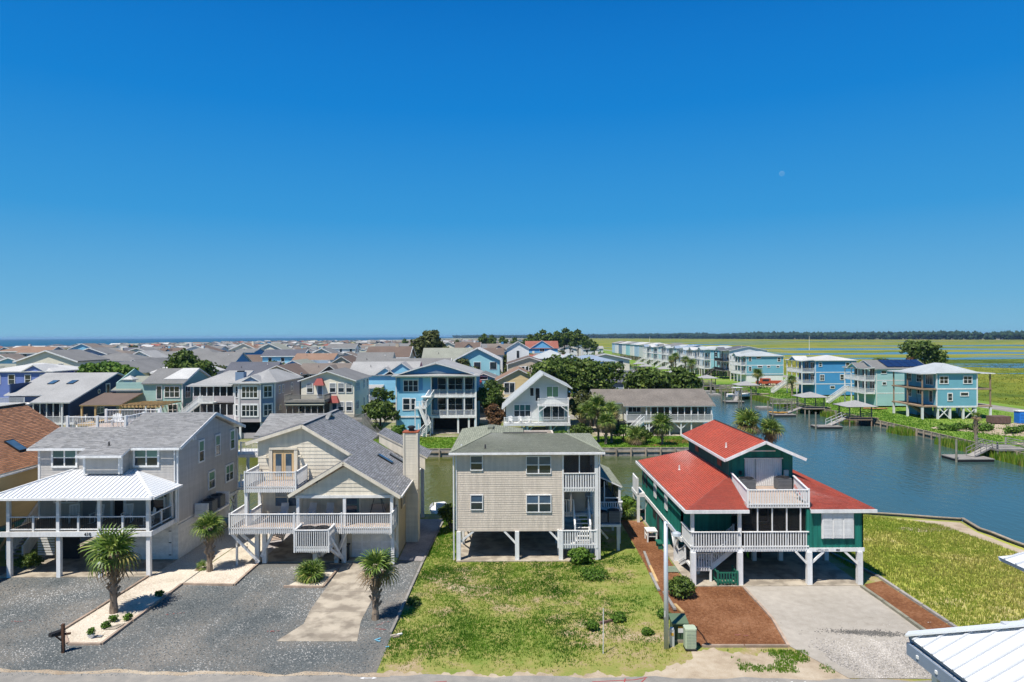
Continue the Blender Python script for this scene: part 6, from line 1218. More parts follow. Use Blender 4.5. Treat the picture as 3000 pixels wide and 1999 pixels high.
simple(th, 'ground_back', DARK, (XM, 113, .05, X1-.2, 113.2, 2.5)); simple(th, 'slab', CONC, (XM-.3, 107.8, .0, X1, 113, .07)); simple(th, 'porch_ceiling', WHITE, (XM, 108.2, 9.0, X1-.2, 111.5, 9.1))
simple(th, 'stair_landing', WHITE, (-15.2, 105.9, 4.15, -13.4, 107.8, 4.35)); simple(th, 'stair_landing', WHITE, (-14.2, 106.0, 5.9, -12.6, 107.8, 6.05)); stairs(th, (-14.9+1.2, 106.2), (-12.7, 107.5), 4.35, 6.0, .9, WHITE, DECK, 7, single=False); stairs(th, (-12.9, 105.5), (-14.2, 106.0), 1.2, 4.2, .9, WHITE, WHITEW, single=False); stairs(th, (-14.0, 104.6), (-12.9, 105.5), .1, 1.2, .9, WHITE, WHITEW, single=False)
railing(th, (-15.1, 106), (-13.5, 106), 4.35, 5.3, WHITE, .04, .16, False)
for x, y in ((-15.1, 106), (-13.4, 106), (-12.7, 105.6), (-14.4, 104.7), (-13.2, 104.6)): post(th, x, y, 0, 4.2 if y > 105.7 else 2.0, .15, WHITE)
corner(th, X0, 108, .3, 9.2); corner(th, X1, 108, .3, 9.2)
# --- white A-frame
th = Thing('canal_house', 'pale house with steep lopsided roof sweeping down over its canal deck', 'house', (4, 101, 0))
X0, X1 = -.95, 8.3; clad(th, (X0, 102.6), (X1, 102.6), [(0, 2.6), (9.25, 2.6), (9.25, 7.7), (5.55, 9.5), (0, 4.95)], PALEG, .2, single=False); simple(th, 'right_wall', PALEG, (X1-.15, 102.8, 2.6, X1, 112.5, 7.6)); simple(th, 'left_wall', PALEG, (X0, 102.8, 2.6, X0+.15, 112.5, 4.9)); simple(th, 'rear_wall', PALEG, (X0+.2, 112.3, 2.6, X1-.2, 112.5, 4.9))
planes(th, [[(-1.6, 113, 4.6), (-1.6, 101.3, 4.6), (4.6, 101.3, 9.75), (4.6, 113, 9.75)], [(8.95, 101.3, 7.6), (8.95, 113, 7.6), (4.61, 113, 9.75), (4.61, 101.3, 9.75)]], RMET)
fr = ((X0, 102.6), (X1, 102.6)); window(th, *fr, 2.45, 4.2, 2.4, 1.7, 'dh3', .12, gmat=mk('teal_curtain', (.05, .14, .14), .1)); window(th, *fr, 7.0, 7.0, 1.7, 1.5, 'p2', .12, gmat=mk('green_curtain', (.16, .28, .16), .2), gmat2=MATS['green_curtain']); window(th, *fr, 4.75, 6.6, .6, 1.9, '1', .1); window(th, *fr, 3.9, 7.0, .5, 1.2, '1', .08)
simple(th, 'balcony_floor', WHITE, (3.75, 100.7, 5.0, 8.35, 102.5, 5.2)); railing(th, (3.8, 100.8), (8.3, 100.8), 5.2, 6.15, WHITE, .05, .14, False); railing(th, (8.3, 100.8), (8.3, 102.5), 5.2, 6.15, WHITE, .05, .14, False); simple(th, 'porch_wall', mk('shade_teal', (.25, .38, .38)), (4.0, 102.44, 2.65, 8.2, 102.56, 4.95)); window(th, (4, 102.4), (8.2, 102.4), 1.2, 3.9, 1.0, 2.0, '1', .1); window(th, (4, 102.4), (8.2, 102.4), 2.9, 3.9, 1.7, 2.0, 'p2', .08)
simple(th, 'deck_frame', WHITE, (-1.3, 99.8, 2.25, 8.5, 102.5, 2.5)); railing(th, (-1.2, 99.9), (3.8, 99.9), 2.5, 3.5, WHITE, .05, .14, False); railing(th, (3.8, 99.9), (8.4, 99.9), 2.5, 3.5, WHITE, .05, .14, False); railing(th, (8.4, 99.9), (8.4, 102.5), 2.5, 3.5, WHITE, .05, .14, False)
for x in (3.85, 8.25): post(th, x, 100.75, 2.5, 5.0, .16, WHITE)
for p, q in (((3.9, 100.7, 4.2), (5.0, 100.7, 5.0)), ((8.2, 100.7, 4.2), (7.2, 100.7, 5.0)), ((2.2, 100.2, 1.3), (1.2, 100.2, 2.3)), ((2.2, 100.2, 1.3), (3.2, 100.2, 2.3)), ((5.6, 100.2, 1.3), (6.6, 100.2, 2.3))): brace(th, p, q, WHITE)
piles(th, (-1, 2.2, 5.6, 8.2), (100.2, 105, 112), 2.3); simple(th, 'ground_wall', TEALG, (6.3, 104, .05, 8, 112, 2.4))
for i, x in enumerate((-.3, 1.2, 2.6)): adirondack(x, 101.2, 2.52, .3*i, 'small white chair on the lower deck of the lopsided roof house', WHITE, 'white deck chairs on the lopsided house', 'deck_chair')
# --- ranch house
th = Thing('canal_house', 'low ivory ranch house on stilts with long brown grey roof and screened porch', 'house', (21, 105, 0))
simple(th, 'wall', IVORY, (13.4, 107.4, 2.3, 30.6, 107.55, 4.9)); simple(th, 'rear_wall', IVORY, (13.4, 116.4, 2.3, 30.6, 116.6, 4.8)); clad(th, (13.4, 106.6), (17.2, 106.6), rect(3.8, 2.3, 4.9), IVORY, .3, 'board'); simple(th, 'wall_left', IVORY, (13.4, 106.8, 2.3, 13.55, 116.3, 4.9)); simple(th, 'wall_right', IVORY, (30.45, 107.6, 2.3, 30.6, 116.3, 4.8))
RAN = mk('roof_brown_grey', (.17, .15, .13), .9, .2, .5, fine=.28, fscale=5)
planes(th, [[(12.8, 105.9, 4.95), (17.1, 105.9, 4.95), (17.1, 111.5, 6.65), (12.8, 111.5, 6.65)], [(17.11, 104.6, 4.55), (31.2, 104.6, 4.55), (31.2, 111.5, 6.65), (17.11, 111.5, 6.65)], [(31.2, 117.4, 4.7), (12.8, 117.4, 4.7), (12.8, 111.51, 6.65), (31.2, 111.51, 6.65)]], RAN)
simple(th, 'deck_frame', WHITEW, (17.4, 104.7, 2.05, 30.8, 107.3, 2.28)); railing(th, (17.5, 104.75), (30.7, 104.75), 2.28, 3.25, WHITE, .05, .15, False, skirt=.15); simple(th, 'deck_side', WHITE, (17.4, 104.8, 2.0, 17.5, 107.3, 3.2))
window(th, (17.3, 107.4), (30.6, 107.4), 1.9, 3.85, 1.9, .9, 'p3', .1); dark_bay(th, 21.3, 30.6, 105, 2.3, 4.5, 9)
for x in (17.6, 20.6, 24.2, 27.5, 30.6): post(th, x, 104.95, 0, 4.5, .18, WHITE)
for x in (21.0, 25.9, 30.5):
    for s in (-1, 1): brace(th, (x, 104.95, 1.0), (x+s*1.2, 104.95, 2.05), WHITE)
    post(th, x, 104.93, 0, 2.05, .2, WHITE, 'piling')
piles(th, (14, 18, 22, 26, 30), (108, 116), 2.3, WOODG); simple(th, 'ground_wall', IVORY, (24.5, 107.6, .05, 30, 107.8, 2.2)); simple(th, 'slab', CONC, (13, 104.4, 0, 31, 112, .06)); stairs(th, (17.4, 103.2), (19.8, 103.9), .1, 2.2, 1.0, WHITE, WHITEW, single=False); window(th, (13.4, 106.6), (17.2, 106.6), .9, 4.0, .9, .9, '1', .1)
th = Thing('plastic_chair', 'white plastic chair under the ranch house porch', 'chair', (29, 104.2, 0)); simple(th, 'seat', WHITE, (28.7, 104.0, .4, 29.2, 104.5, .45)); simple(th, 'backrest', WHITE, (28.7, 104.46, .46, 29.2, 104.5, .95))
for x in (28.73, 29.17):
    for y in (104.03, 104.47): simple(th, 'leg', WHITE, (x-.025, y-.025, 0, x+.025, y+.025, .4))
# ------------------------------------------------------------------ generic block houses
def block_house(label, x, y, w, d, z0, ze, rise, wall, roof, kind='gx', rz=0, front=(), right=(), left=(), lap=.25, deck=None, trim=WHITE, group=None, right_m=None, name='house', base=None, gables=(), ov=.4, peak=None):
    th = Thing(name, label, 'house', (x, y, 0), group, rz if rz else 0.0)
    if not rz: th.off = (0, 0, 0); 
    X0, X1 = -w/2, w/2
    faces = 'fr' if (x < 0 or rz) else 'fl'
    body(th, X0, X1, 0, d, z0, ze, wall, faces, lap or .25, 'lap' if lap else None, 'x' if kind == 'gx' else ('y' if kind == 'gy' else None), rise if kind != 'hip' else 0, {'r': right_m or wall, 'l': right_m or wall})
    if kind == 'gx': gable_roof(th, X0, X1, 0, d, ze, rise, roof, 'x', ov, trim)
    elif kind == 'gy': gable_roof(th, X0, X1, 0, d, ze, rise, roof, 'y', ov, trim)
    else: hip_roof(th, X0, X1, 0, d, ze, rise, roof, ov, trim)
    for (gx, gw, gr) in gables:       # cross gables facing the front
        mb = MB(); mb.prism([(gx-gw/2, -.12, ze-.1), (gx+gw/2, -.12, ze-.1), (gx, -.12, ze-.1+gr)], (0, .1, 0)); th.part('front_gable', mb, wall)
        dd = gr/(rise/(d/2)) if rise else 2
        planes(th, [[(gx-gw/2-.3, dd, ze-.05), (gx-gw/2-.3, -.4, ze-.05), (gx, -.4, ze+gr+.1), (gx, dd, ze+gr+.1)], [(gx+gw/2+.3, -.4, ze-.05), (gx+gw/2+.3, dd, ze-.05), (gx+.01, dd, ze+gr+.1), (gx+.01, -.4, ze+gr+.1)]], roof, trim, name='gable_roof')
    for (s, z, ww, hh, st) in front: window(th, (X0, 0), (X1, 0), s, z, ww, hh, st, .12)
    for (s, z, ww, hh, st) in right: window(th, (X1, 0), (X1, d), s, z, ww, hh, st, .12)
    for (s, z, ww, hh, st) in left: window(th, (X0, d), (X0, 0), d-s, z, ww, hh, st, .12)
    if kind == 'gx':
        for vx, vf in ((-w*.22, .55), (w*.3, .75)): vent_pipe(th, vx, d/2*vf, ze+rise*vf+.1, .4, (RIDGEM, WHITEW)[vf > .6])
    if z0 > 1 and base is None:
        for px in (X0+.2, 0, X1-.2):
            for py in (.2, d*.5, d-.2): post(th, px, py, 0, z0, .3, WOODW, 'piling')
    elif base is not None: simple(th, 'ground_storey', base, (X0+.1, .1, .02, X1-.1, d-.1, z0-.01))
    if deck:
        x0, x1, dp, zd, zt, scr = deck
        simple(th, 'deck', WHITEW, (x0, -dp, zd-.2, x1, -.16, zd)); railing(th, (x0+.1, -dp+.06), (x1-.1, -dp+.06), zd, zd+.95, WHITE, .05, .2, False); railing(th, (x1-.1, -dp+.06), (x1-.1, -.2), zd, zd+.95, WHITE, .05, .2, False); railing(th, (x0+.1, -.2), (x0+.1, -dp+.06), zd, zd+.95, WHITE, .05, .2, False)
        for i in range(4): post(th, x0+.15+(x1-x0-.3)*i/3, -dp+.2, 0, zt if zt else zd-.2, .16, WHITE)
        if zt: planes(th, [[(x0-.2, -dp-.3, zt), (x1+.2, -dp-.3, zt), (x1+.2, -.02, zt+.5), (x0-.2, -.02, zt+.5)]], roof, trim, name='porch_roof')
        if scr: screen(th, (x0+.1, -dp+.15), (x1-.1, -dp+.15), zd, zt)
    return th
W2 = 'dh2'
SECOND = [
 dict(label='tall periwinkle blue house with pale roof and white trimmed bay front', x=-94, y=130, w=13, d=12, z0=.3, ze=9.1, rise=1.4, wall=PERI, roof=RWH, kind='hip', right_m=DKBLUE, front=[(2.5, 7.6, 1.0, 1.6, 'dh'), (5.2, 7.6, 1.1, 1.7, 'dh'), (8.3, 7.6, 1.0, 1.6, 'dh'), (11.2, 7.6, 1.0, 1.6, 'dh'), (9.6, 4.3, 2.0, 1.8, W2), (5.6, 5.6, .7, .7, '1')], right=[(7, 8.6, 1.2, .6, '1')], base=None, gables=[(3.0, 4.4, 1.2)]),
 dict(label='pale yellow house with wide grey gable roof behind the navy house', x=-87, y=146, w=13, d=18, z0=2.5, ze=8.0, rise=2.1, wall=YELL, roof=RGR, kind='gy', front=[(3, 6.8, 1.2, 1.4, W2), (6.5, 7.0, 1.2, 1.2, W2), (9.2, 7.2, .7, 1, '1')]),
 dict(label='slate roofed lavender house with two roof windows', x=-58.5, y=150, w=10.5, d=12, z0=2.5, ze=6.9, rise=2.9, wall=LAV, roof=RDK, kind='gx', right=[(6, 7.6, .6, .9, 'dh'), (2, 5.2, 1.2, 1.2, W2)], front=[(2, 5.4, 1, 1.2, 'dh'), (5, 5.4, 2, 1.4, W2)]),
 dict(label='small navy house with white trimmed windows beside the dark round tree', x=-64, y=133, w=5, d=8, z0=2, ze=7.4, rise=1.2, wall=NAVY, roof=RLG, kind='gx', front=[(3.4, 6.0, .7, 1.5, 'dh')], right=[(1.8, 6.0, .7, 1.5, 'dh')]),
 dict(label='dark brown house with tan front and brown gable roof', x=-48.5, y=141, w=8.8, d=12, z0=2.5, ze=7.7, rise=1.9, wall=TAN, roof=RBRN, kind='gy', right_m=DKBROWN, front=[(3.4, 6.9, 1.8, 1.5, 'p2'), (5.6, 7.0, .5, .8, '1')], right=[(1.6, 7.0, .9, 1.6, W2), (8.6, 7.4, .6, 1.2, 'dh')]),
 dict(label='long dark brown house with tan roof and central gable', x=-39.5, y=147, w=14, d=12, z0=2.3, ze=7.6, rise=1.9, wall=DKBROWN, roof=RTAN, kind='gx', front=[(2.3, 5.9, 1, 2.2, 'dh'), (3.9, 5.9, 1, 2.2, 'dh'), (7.2, 7.3, .9, 1.6, '1')], gables=[(.2, 4.2, 1.6)]),
 dict(label='light blue house with white roof and round window dormer', x=-25.5, y=134, w=13, d=11, z0=2.5, ze=8.0, rise=2.3, wall=SKYB, roof=RLG, kind='gx', front=[(2.6, 7.1, 1.7, 1.5, W2), (10.8, 7.4, 1.0, 1.3, 'dh'), (3.0, 4.2, 1.8, 1.6, W2), (1.0, 4.2, .6, 1.6, '1')], gables=[(3.8, 6.4, 2.2), (.6, 3.6, 1.3)], deck=(-6.6, .2, 2.2, 3.0, 5.5, False)),
 dict(label='red metal roofed house with solar panel behind the tall blue house', x=-11, y=128, w=9, d=14, z0=2.3, ze=6.6, rise=2.9, wall=LTBLUE, roof=RRED, kind='gy', front=[(4, 5, 1, 1, 'dh')]),
 dict(label='small teal cottage with grey roof between the trees', x=-5.7, y=137, w=8.5, d=9, z0=2.0, ze=6.3, rise=1.7, wall=TEAL, roof=RGR, kind='gy', front=[(2.0, 4.6, 1.2, 1.4, 'dh'), (6.2, 4.7, 1.2, 1.5, 'dh'), (4.2, 7.0, 1.4, .5, '1')]),
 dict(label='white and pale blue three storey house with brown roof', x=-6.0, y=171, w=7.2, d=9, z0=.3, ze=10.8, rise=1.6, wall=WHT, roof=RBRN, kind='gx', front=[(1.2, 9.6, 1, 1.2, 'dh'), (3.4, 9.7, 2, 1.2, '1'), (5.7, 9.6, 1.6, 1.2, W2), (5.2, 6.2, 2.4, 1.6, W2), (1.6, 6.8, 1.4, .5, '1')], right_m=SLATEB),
 dict(label='beige house with wide low gable and row of awning windows', x=4.0, y=160, w=10, d=12, z0=3, ze=8.9, rise=1.6, wall=TAN, roof=RBRN, kind='gy', front=[(2.6, 7.6, .6, 1.2, '1'), (3.6, 7.6, .6, 1.2, '1'), (4.5, 7.4, .6, 1.6, '1'), (6.0, 7.4, .6, 1.6, '1'), (7.0, 7.6, .6, 1.2, '1'), (7.9, 7.6, .6, 1.2, '1')], deck=(-5.3, 5.3, 2.4, 5.6, 0, False)),
 dict(label='yellow house with orange shingle roof behind the lopsided roof house', x=1.2, y=123, w=8, d=11, z0=2.4, ze=7.5, rise=2.0, wall=paint('straw', (.66, .52, .28)), roof=RORG, kind='gy', front=[(2.3, 6.0, 1.8, 1.9, 'p2')], deck=(-4, 0, 1.8, 4.4, 0, False)),
 dict(label='grey metal roofed house with pale blue gable wing', x=10.2, y=176, w=9.5, d=12, z0=2.5, ze=9.5, rise=2.2, wall=SLATEB, roof=RMET, kind='hip', front=[(4.6, 8.2, .9, 1.3, 'dh'), (6.2, 8.2, .9, 1.3, 'dh')]),
 dict(label='pale blue gable wing with dark shuttered window', x=14.6, y=170, w=7, d=9, z0=2.5, ze=9.2, rise=1.7, wall=LTBLUE, roof=RMET, kind='gy', front=[(3.2, 8.3, 1.6, 1.6, W2)]),
 dict(label='blue house with slate blue hip roof and white deck', x=17.5, y=152, w=11, d=10, z0=2.7, ze=9.7, rise=1.3, wall=BLUEM, roof=RBL, kind='hip', front=[(2, 8.2, 1, 1.2, 'dh'), (5.4, 8.0, 1.2, 1.8, '1'), (8.8, 8.2, 1.2, 1.2, 'dh')], deck=(-2.5, 5.4, 2.2, 6.2, 0, False), gables=[(-3.4, 4, 1.2)]),
 dict(label='low grey blue house with dark charcoal roof beyond the ranch', x=19.4, y=126, w=12, d=9, z0=2.4, ze=7.0, rise=1.7, wall=paint('pale_slate', (.33, .40, .48)), roof=RDK, kind='gx', front=[(4.2, 6.2, 1.7, 1.0, 'p2'), (7.6, 5.7, .8, 1.7, '1')], deck=(-3, 6, 1.6, 3.6, 0, False)),
 dict(label='bright blue house with red brown roof and arched window', x=11.5, y=262, w=12, d=10, z0=2.5, ze=10.8, rise=2.6, wall=paint('azure', (.15, .42, .68)), roof=RREDB, kind='gx', front=[(6, 10.5, 1.6, 2.0, W2)], gables=[(0, 8.5, 2.8)]),
 dict(label='tan roofed house with two white dormers', x=-17.5, y=190, w=15, d=12, z0=2.5, ze=8.3, rise=3.8, wall=TAN, roof=RGN, kind='gx', front=[(3, 6.5, 1.2, 1.5, 'dh'), (7, 6.5, 1.2, 1.5, 'dh')]),
 dict(label='long grey two storey house with blue window strip', x=-38.5, y=232, w=16.5, d=10, z0=2.5, ze=11.2, rise=1.8, wall=SLATEB, roof=RGR, kind='gx', front=[(1.5, 9.6, 1, 1.6, '1'), (3, 9.6, 1, 1.6, '1'), (4.5, 9.6, 1, 1.6, '1'), (7, 9.6, 1, 1.6, '1'), (11, 9.6, 1, 1.6, '1'), (13, 9.6, 1, 1.6, '1'), (14.5, 9.6, 1, 1.6, '1')], deck=(-8, 8, 2, 5, 7.6, False)),
 dict(label='bright blue walled house with an outside stair tower', x=-98, y=250, w=6.5, d=12, z0=.3, ze=10, rise=1.2, wall=ROYAL, roof=RGR, kind='gx', right_m=ROYAL),
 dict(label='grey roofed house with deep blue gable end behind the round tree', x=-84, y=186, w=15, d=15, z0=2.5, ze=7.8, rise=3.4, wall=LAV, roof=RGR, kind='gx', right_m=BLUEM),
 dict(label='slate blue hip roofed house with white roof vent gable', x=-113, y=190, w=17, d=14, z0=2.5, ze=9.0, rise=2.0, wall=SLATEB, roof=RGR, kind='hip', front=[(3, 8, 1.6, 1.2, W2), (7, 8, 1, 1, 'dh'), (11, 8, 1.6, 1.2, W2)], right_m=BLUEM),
 dict(label='blue house with steep grey roof and white lower gable', x=-92, y=166, w=10, d=14, z0=2.5, ze=7.6, rise=2.6, wall=SLATEB, roof=RGR, kind='gy', front=[(5, 7.2, 1.4, 1.2, W2)]),
 dict(label='house with orange tan roof and raised lookout deck', x=-56, y=192, w=11, d=9, z0=2.5, ze=9.1, rise=1.6, wall=LTBLUE, roof=RORG, kind='gx', front=[(3, 7.6, 1, 1.2, 'dh')], deck=(0, 5, 2.5, 8.0, 0, False)),
 dict(label='grey shingled gable house with white trimmed upper window', x=-44, y=176, w=6.5, d=12, z0=2.5, ze=8.4, rise=2.0, wall=TAN, roof=RBRN, kind='gy', front=[(3.2, 8.0, 1.5, 1.3, W2), (3.2, 5.2, 1.8, 1.2, W2)]),
 dict(label='steep grey roofed house with white porch gable', x=-33, y=160, w=8, d=12, z0=2.5, ze=7.6, rise=4.0, wall=WHT, roof=RGR, kind='gx', front=[(2, 5.2, 2, 1.4, 'p2'), (5, 5.2, 2, 1.4, 'p2')]),
 dict(label='tall narrow white house beside the brown roofed three storey house', x=1.6, y=186, w=6, d=10, z0=.3, ze=12.2, rise=1.8, wall=WHT, roof=RGR, kind='gy', front=[(3, 10.4, .7, 2, '1'), (3, 6.8, .7, 2, '1')]),
 dict(label='blue gable house with white balcony beyond the dark brown house', x=-53, y=165, w=8, d=11, z0=2.5, ze=8.0, rise=1.8, wall=BLUEM, roof=RGN, kind='gy', front=[(3, 7.8, 1.4, 1.0, W2)], deck=(-6.5, 3, 2.5, 6.2, 0, False)),
]
for s in SECOND: block_house(**s)
ob = Thing('solar_array', 'blue solar panel on the red metal roof', 'solar panel', (-13, 130, 9)); sl = 2.9/4.5
for i in range(2):
    mb = MB(); q = lambda a, b: Vector((-11-a, b, 9.58-sl*a)); nn = Vector((-sl, 0, 1)).normalized()
    a0 = .3+i*1.5; mb.prism([q(-a0-1.4, 128.4), q(-a0, 128.4), q(-a0, 131.4), q(-a0-1.4, 131.4)][::1], Vector((sl, 0, 1)).normalized()*.06); ob.part('panel', mb, SOLAR)
# ------------------------------------------------------------------ eastern bank houses
def east_house(label, x, y, w, d, z0, ze, rise, wall, roof, kind='hip', floors=(3.0, 6.0), right=(), deckd=2.4, dark=False, base=None, wings=True, stair=True, band=True, single=False, near_m=None, name='canal_house'):
    th = block_house(label, x, y, w, d, z0, ze, rise, wall, roof, kind, R(-90), right=right, lap=.25, name=name, base=base, right_m=near_m)
    h = w/2
    for z in floors:
        simple(th, 'porch_floor', WHITE if not dark else WOODG, (-h+.3, -deckd, z-.25, h-.3, -.16, z)); n = 3; rm = BLACK if dark else WHITE
        for i in range(n): railing(th, (-h+.35+(w-.7)*i/n, -deckd+.08), (-h+.35+(w-.7)*(i+1)/n, -deckd+.08), z, z+.95, rm, .05, .2, False)
        railing(th, (h-.35, -deckd+.08), (h-.35, -.2), z, z+.95, rm, .05, .2, False)
        for i in range(n): window(th, (-h, 0), (h, 0), w*(i+.5)/n, z+1.35, w/n*.6, 1.9, 'p2', .1)
    for i in range(4): post(th, -h+.4+(w-.8)*i/3, -deckd+.12, 0, ze-.1, .2, BLACK if dark else WHITE)
    planes(th, [[(-h-.1, -deckd-.3, ze-.05), (h+.1, -deckd-.3, ze-.05), (h+.1, -.4, ze+.25), (-h-.1, -.4, ze+.25)]], roof)
    mb = MB(); mb.prism([(-2, -deckd-.25, ze+.05), (2, -deckd-.25, ze+.05), (0, -deckd-.25, ze+.95)], (0, .1, 0)); th.part('porch_gable', mb, wall); planes(th, [[(-2.3, -.3, ze), (-2.3, -deckd-.5, ze), (0, -deckd-.5, ze+1.05), (0, -.3, ze+1.05)], [(2.3, -deckd-.5, ze), (2.3, -.3, ze), (.01, -.3, ze+1.05), (.01, -deckd-.5, ze+1.05)]], roof, name='porch_gable_roof')
    if band:
        for z in floors: simple(th, 'band_board', WHITE, (h-.02, .05, z-.15, h+.04, d-.05, z+.05))
    for yy in (0, d): simple(th, 'corner_board', WHITE, (h-.06, yy-.06, z0, h+.06, yy+.06, ze))
    if stair:
        stairs(th, (-h+1.2, -deckd-4.2), (-h+1.2, -deckd), .1, floors[0], 1.1, BLACK if dark else WHITE, WHITEW, single=False)
    return th
# unfinished teal house, built apart
th = Thing('canal_house', 'unfinished teal house on tall pilings with open deck frames', 'house', (80, 128, 0))
X0, X1, Y0, Y1 = 76.7, 84.0, 123.4, 133.5
body(th, X0, X1, Y0, Y1, 2.25, 8.35, TEAL, 'fl'); hip_roof(th, X0, X1, Y0, Y1, 8.35, 1.6, RMET, .5); planes(th, [[(84.4, 122.9, 8.35), (87.0, 122.9, 8.3), (87.0, 134, 8.3), (84.4, 134, 8.35)], [(73.6, 122.9, 8.3), (76.3, 122.9, 8.35), (76.3, 134, 8.35), (73.6, 134, 8.3)]], RMET)
simple(th, 'band_board', WHITE, (X0, Y0-.05, 5.35, X1, Y0-.0, 5.6)); simple(th, 'skirt_board', WHITE, (X0, Y0-.06, 2.1, X1, Y0-.0, 2.4))
for x in (X0, X1): simple(th, 'corner_board', WHITE, (x-.1, Y0-.1, 2.2, x+.1, Y0+.1, 8.35))
for s, z, w_, h_, st in ((1.3, 7.1, 1.4, 1.2, 'dh2'), (5.6, 7.1, 1.4, 1.2, 'dh2'), (2.4, 4.0, .7, 1.2, 'dh'), (5.0, 4.5, 1.3, .5, '1')): window(th, (X0, Y0), (X1, Y0), s, z, w_, h_, st, .14)
for s, z, w_, h_, st in ((2.0, 7.0, 2.0, 1.7, 'p4'), (5.2, 7.1, 1.4, 1.2, 'dh2'), (8.4, 7.1, 1.2, 1.3, 'dh2'), (8.4, 4.2, 1.2, 1.4, 'dh2'), (1.6, 4.0, .9, 2.0, '1'), (5.0, 4.6, 1.5, .8, 'p2')): window(th, (X0, Y1), (X0, Y0), 10.1-s, z, w_, h_, st, .14)
for z in (2.2, 5.3): simple(th, 'deck_frame', WOODB, (73.9, Y0-.2, z, 76.6, 133, z+.25)); simple(th, 'deck_frame', WOODB, (84.1, Y0-.2, z, 86.6, 133, z+.25))
for x in (74.1, 86.4):
    for y in (123.4, 128, 132.6): post(th, x, y, 0, 2.2, .32, WHITE, 'piling'); post(th, x, y, 2.45, 8.2, .2, WOODB)
for x in (77, 79.2, 81.6, 83.8):
    for y in (123.6, 128, 133): post(th, x, y, 0, 2.2, .32, WHITE, 'piling')
for x in (77.1, 82): brace(th, (x, 123.5, .2), (x+1.9, 123.5, 2.1), WHITE); brace(th, (x+1.9, 123.45, .2), (x, 123.45, 2.1), WHITE)
stairs(th, (76.9, 126.0), (74.9, 128.5), .1, 2.2, 1.2, WOODB, WOODB, rail=False); mb = MB(); mb.bar((75.4, 127, 2.5), (75.9, 128.4, 5.4), .05); th.part('ladder', mb, BLACK); simple(th, 'ground_room', TEAL, (77, 130, .05, 80, 133, 2.1))
east_house('seafoam house with solar covered roof and white canal balconies', 77, 149, 9.5, 11, .3, 8.2, 1.6, SEAF, RGR, 'gy', (3.0, 5.7), right=[(1.5, 7.4, 1.0, .5, '1'), (1.6, 5.0, .7, .5, '1')], stair=True)
mb = MB(); so_ = Thing('solar_array', 'dark blue solar panels on the seafoam house roof', 'solar panel', (82, 147, 9)); s_ = 1.6/4.75
for i in range(5):
    for j in range(2):
        mb = MB(); P = lambda a, b: Vector((a, 149-b, 8.2+1.6-s_*b+.2)); mb.prism([P(79.5+i*1.7, .5+j*2), P(81.1+i*1.7, .5+j*2), P(81.1+i*1.7, 2.4+j*2), P(79.5+i*1.7, 2.4+j*2)][::-1], (0, 0, .05)); so_.part('panel', mb, SOLAR)
east_house('vivid blue house with white bands, white roof and long outside stairs', 76, 176, 10, 10.2, .3, 8.9, 1.2, ROYAL, RWH, 'hip', (3.1, 6.0), right=[(1.2, 7.9, .6, .9, 'dh'), (8, 7.7, .8, 1.2, 'dh'), (9.4, 7.7, .6, 1.2, 'dh'), (6.6, 4.7, .8, 1.2, 'dh'), (1.6, 4.6, .9, 1.4, 'dh2'), (4.2, 2.2, 1.0, .5, '1'), (7.8, 2.2, 1.0, .5, '1')], deckd=3.4)
east_house('teal board house with white unfinished ground storey', 76, 227, 11, 12, 2.4, 8.5, 1.5, TEAL, RMET, 'hip', (2.8, 5.6), right=[(1.2, 7.6, .7, 1.3, 'dh'), (4.0, 8.0, 1.3, .5, '1'), (10.6, 7.4, .9, 1.2, 'dh'), (1.2, 4.4, .7, 1.3, 'dh'), (4.4, 5.1, 1.4, .45, '1'), (7.2, 5.1, .8, .45, '1'), (10.2, 5.1, .8, .45, '1')], base=WHT, stair=False, deckd=1.8)
ECOL = [(WHT, RDK, 'black railed white house on dark pilings', True), (AQUA, RMET, 'pale aqua house with white balconies'), (LTBLUE, RWH, 'light blue house with white decks'), (WHT, RMET, 'white house with pale metal roof'), (LTBLUE, RBL, 'grey blue gabled house'), (SEAF, RMET, 'seafoam walled house with pale roof'), (SLATEB, RGR, 'slate blue house with slender windows'), (AQUA, RWH, 'aqua house with stacked white porches'), (TEAL, RBL, 'deep teal house with black windowed porch'), (WHT, RWH, 'white house with white metal roof'), (PALEG, RGN, 'pale grey house with greenish roof'), (LTBLUE, RWH, 'small light blue house'), (WHT, RMET, 'cream white house'), (AQUA, RGR, 'far aqua house with grey roof'), (WHT, RLG, 'far white house with light grey roof'), (SLATEB, RWH, 'far slate house with white roof'), (WHT, RTAN, 'far white house with tan roof'), (LTBLUE, RLG, 'far light blue house with grey roof')]
for i, e in enumerate(ECOL):
    yy = 243+i*15.5+random.uniform(-1, 1); near = i < 9
    lab = e[2]+' in the eastern canal row'
    if near: east_house(lab, 75+random.uniform(-1.5, 1.5), yy, 10.5, 13, 2.8, 9.6+random.uniform(-.5, .7), 1.4, e[0], e[1], random.choice(('hip', 'gx', 'hip')), (3.0, 6.3), right=[(2, 8.2, .8, 1.3, 'dh'), (8, 8.2, .8, 1.3, 'dh'), (3, 5, .8, 1.3, 'dh')], dark=len(e) > 3)
    else: block_house(lab, 75, yy, 11, 13, 2.8, 9.8, 1.5, e[0], e[1], 'hip', R(-90), right=[(2, 8.2, 1.0, 1.5, 'dh'), (9, 8.2, 1, 1.5, 'dh')], lap=0)
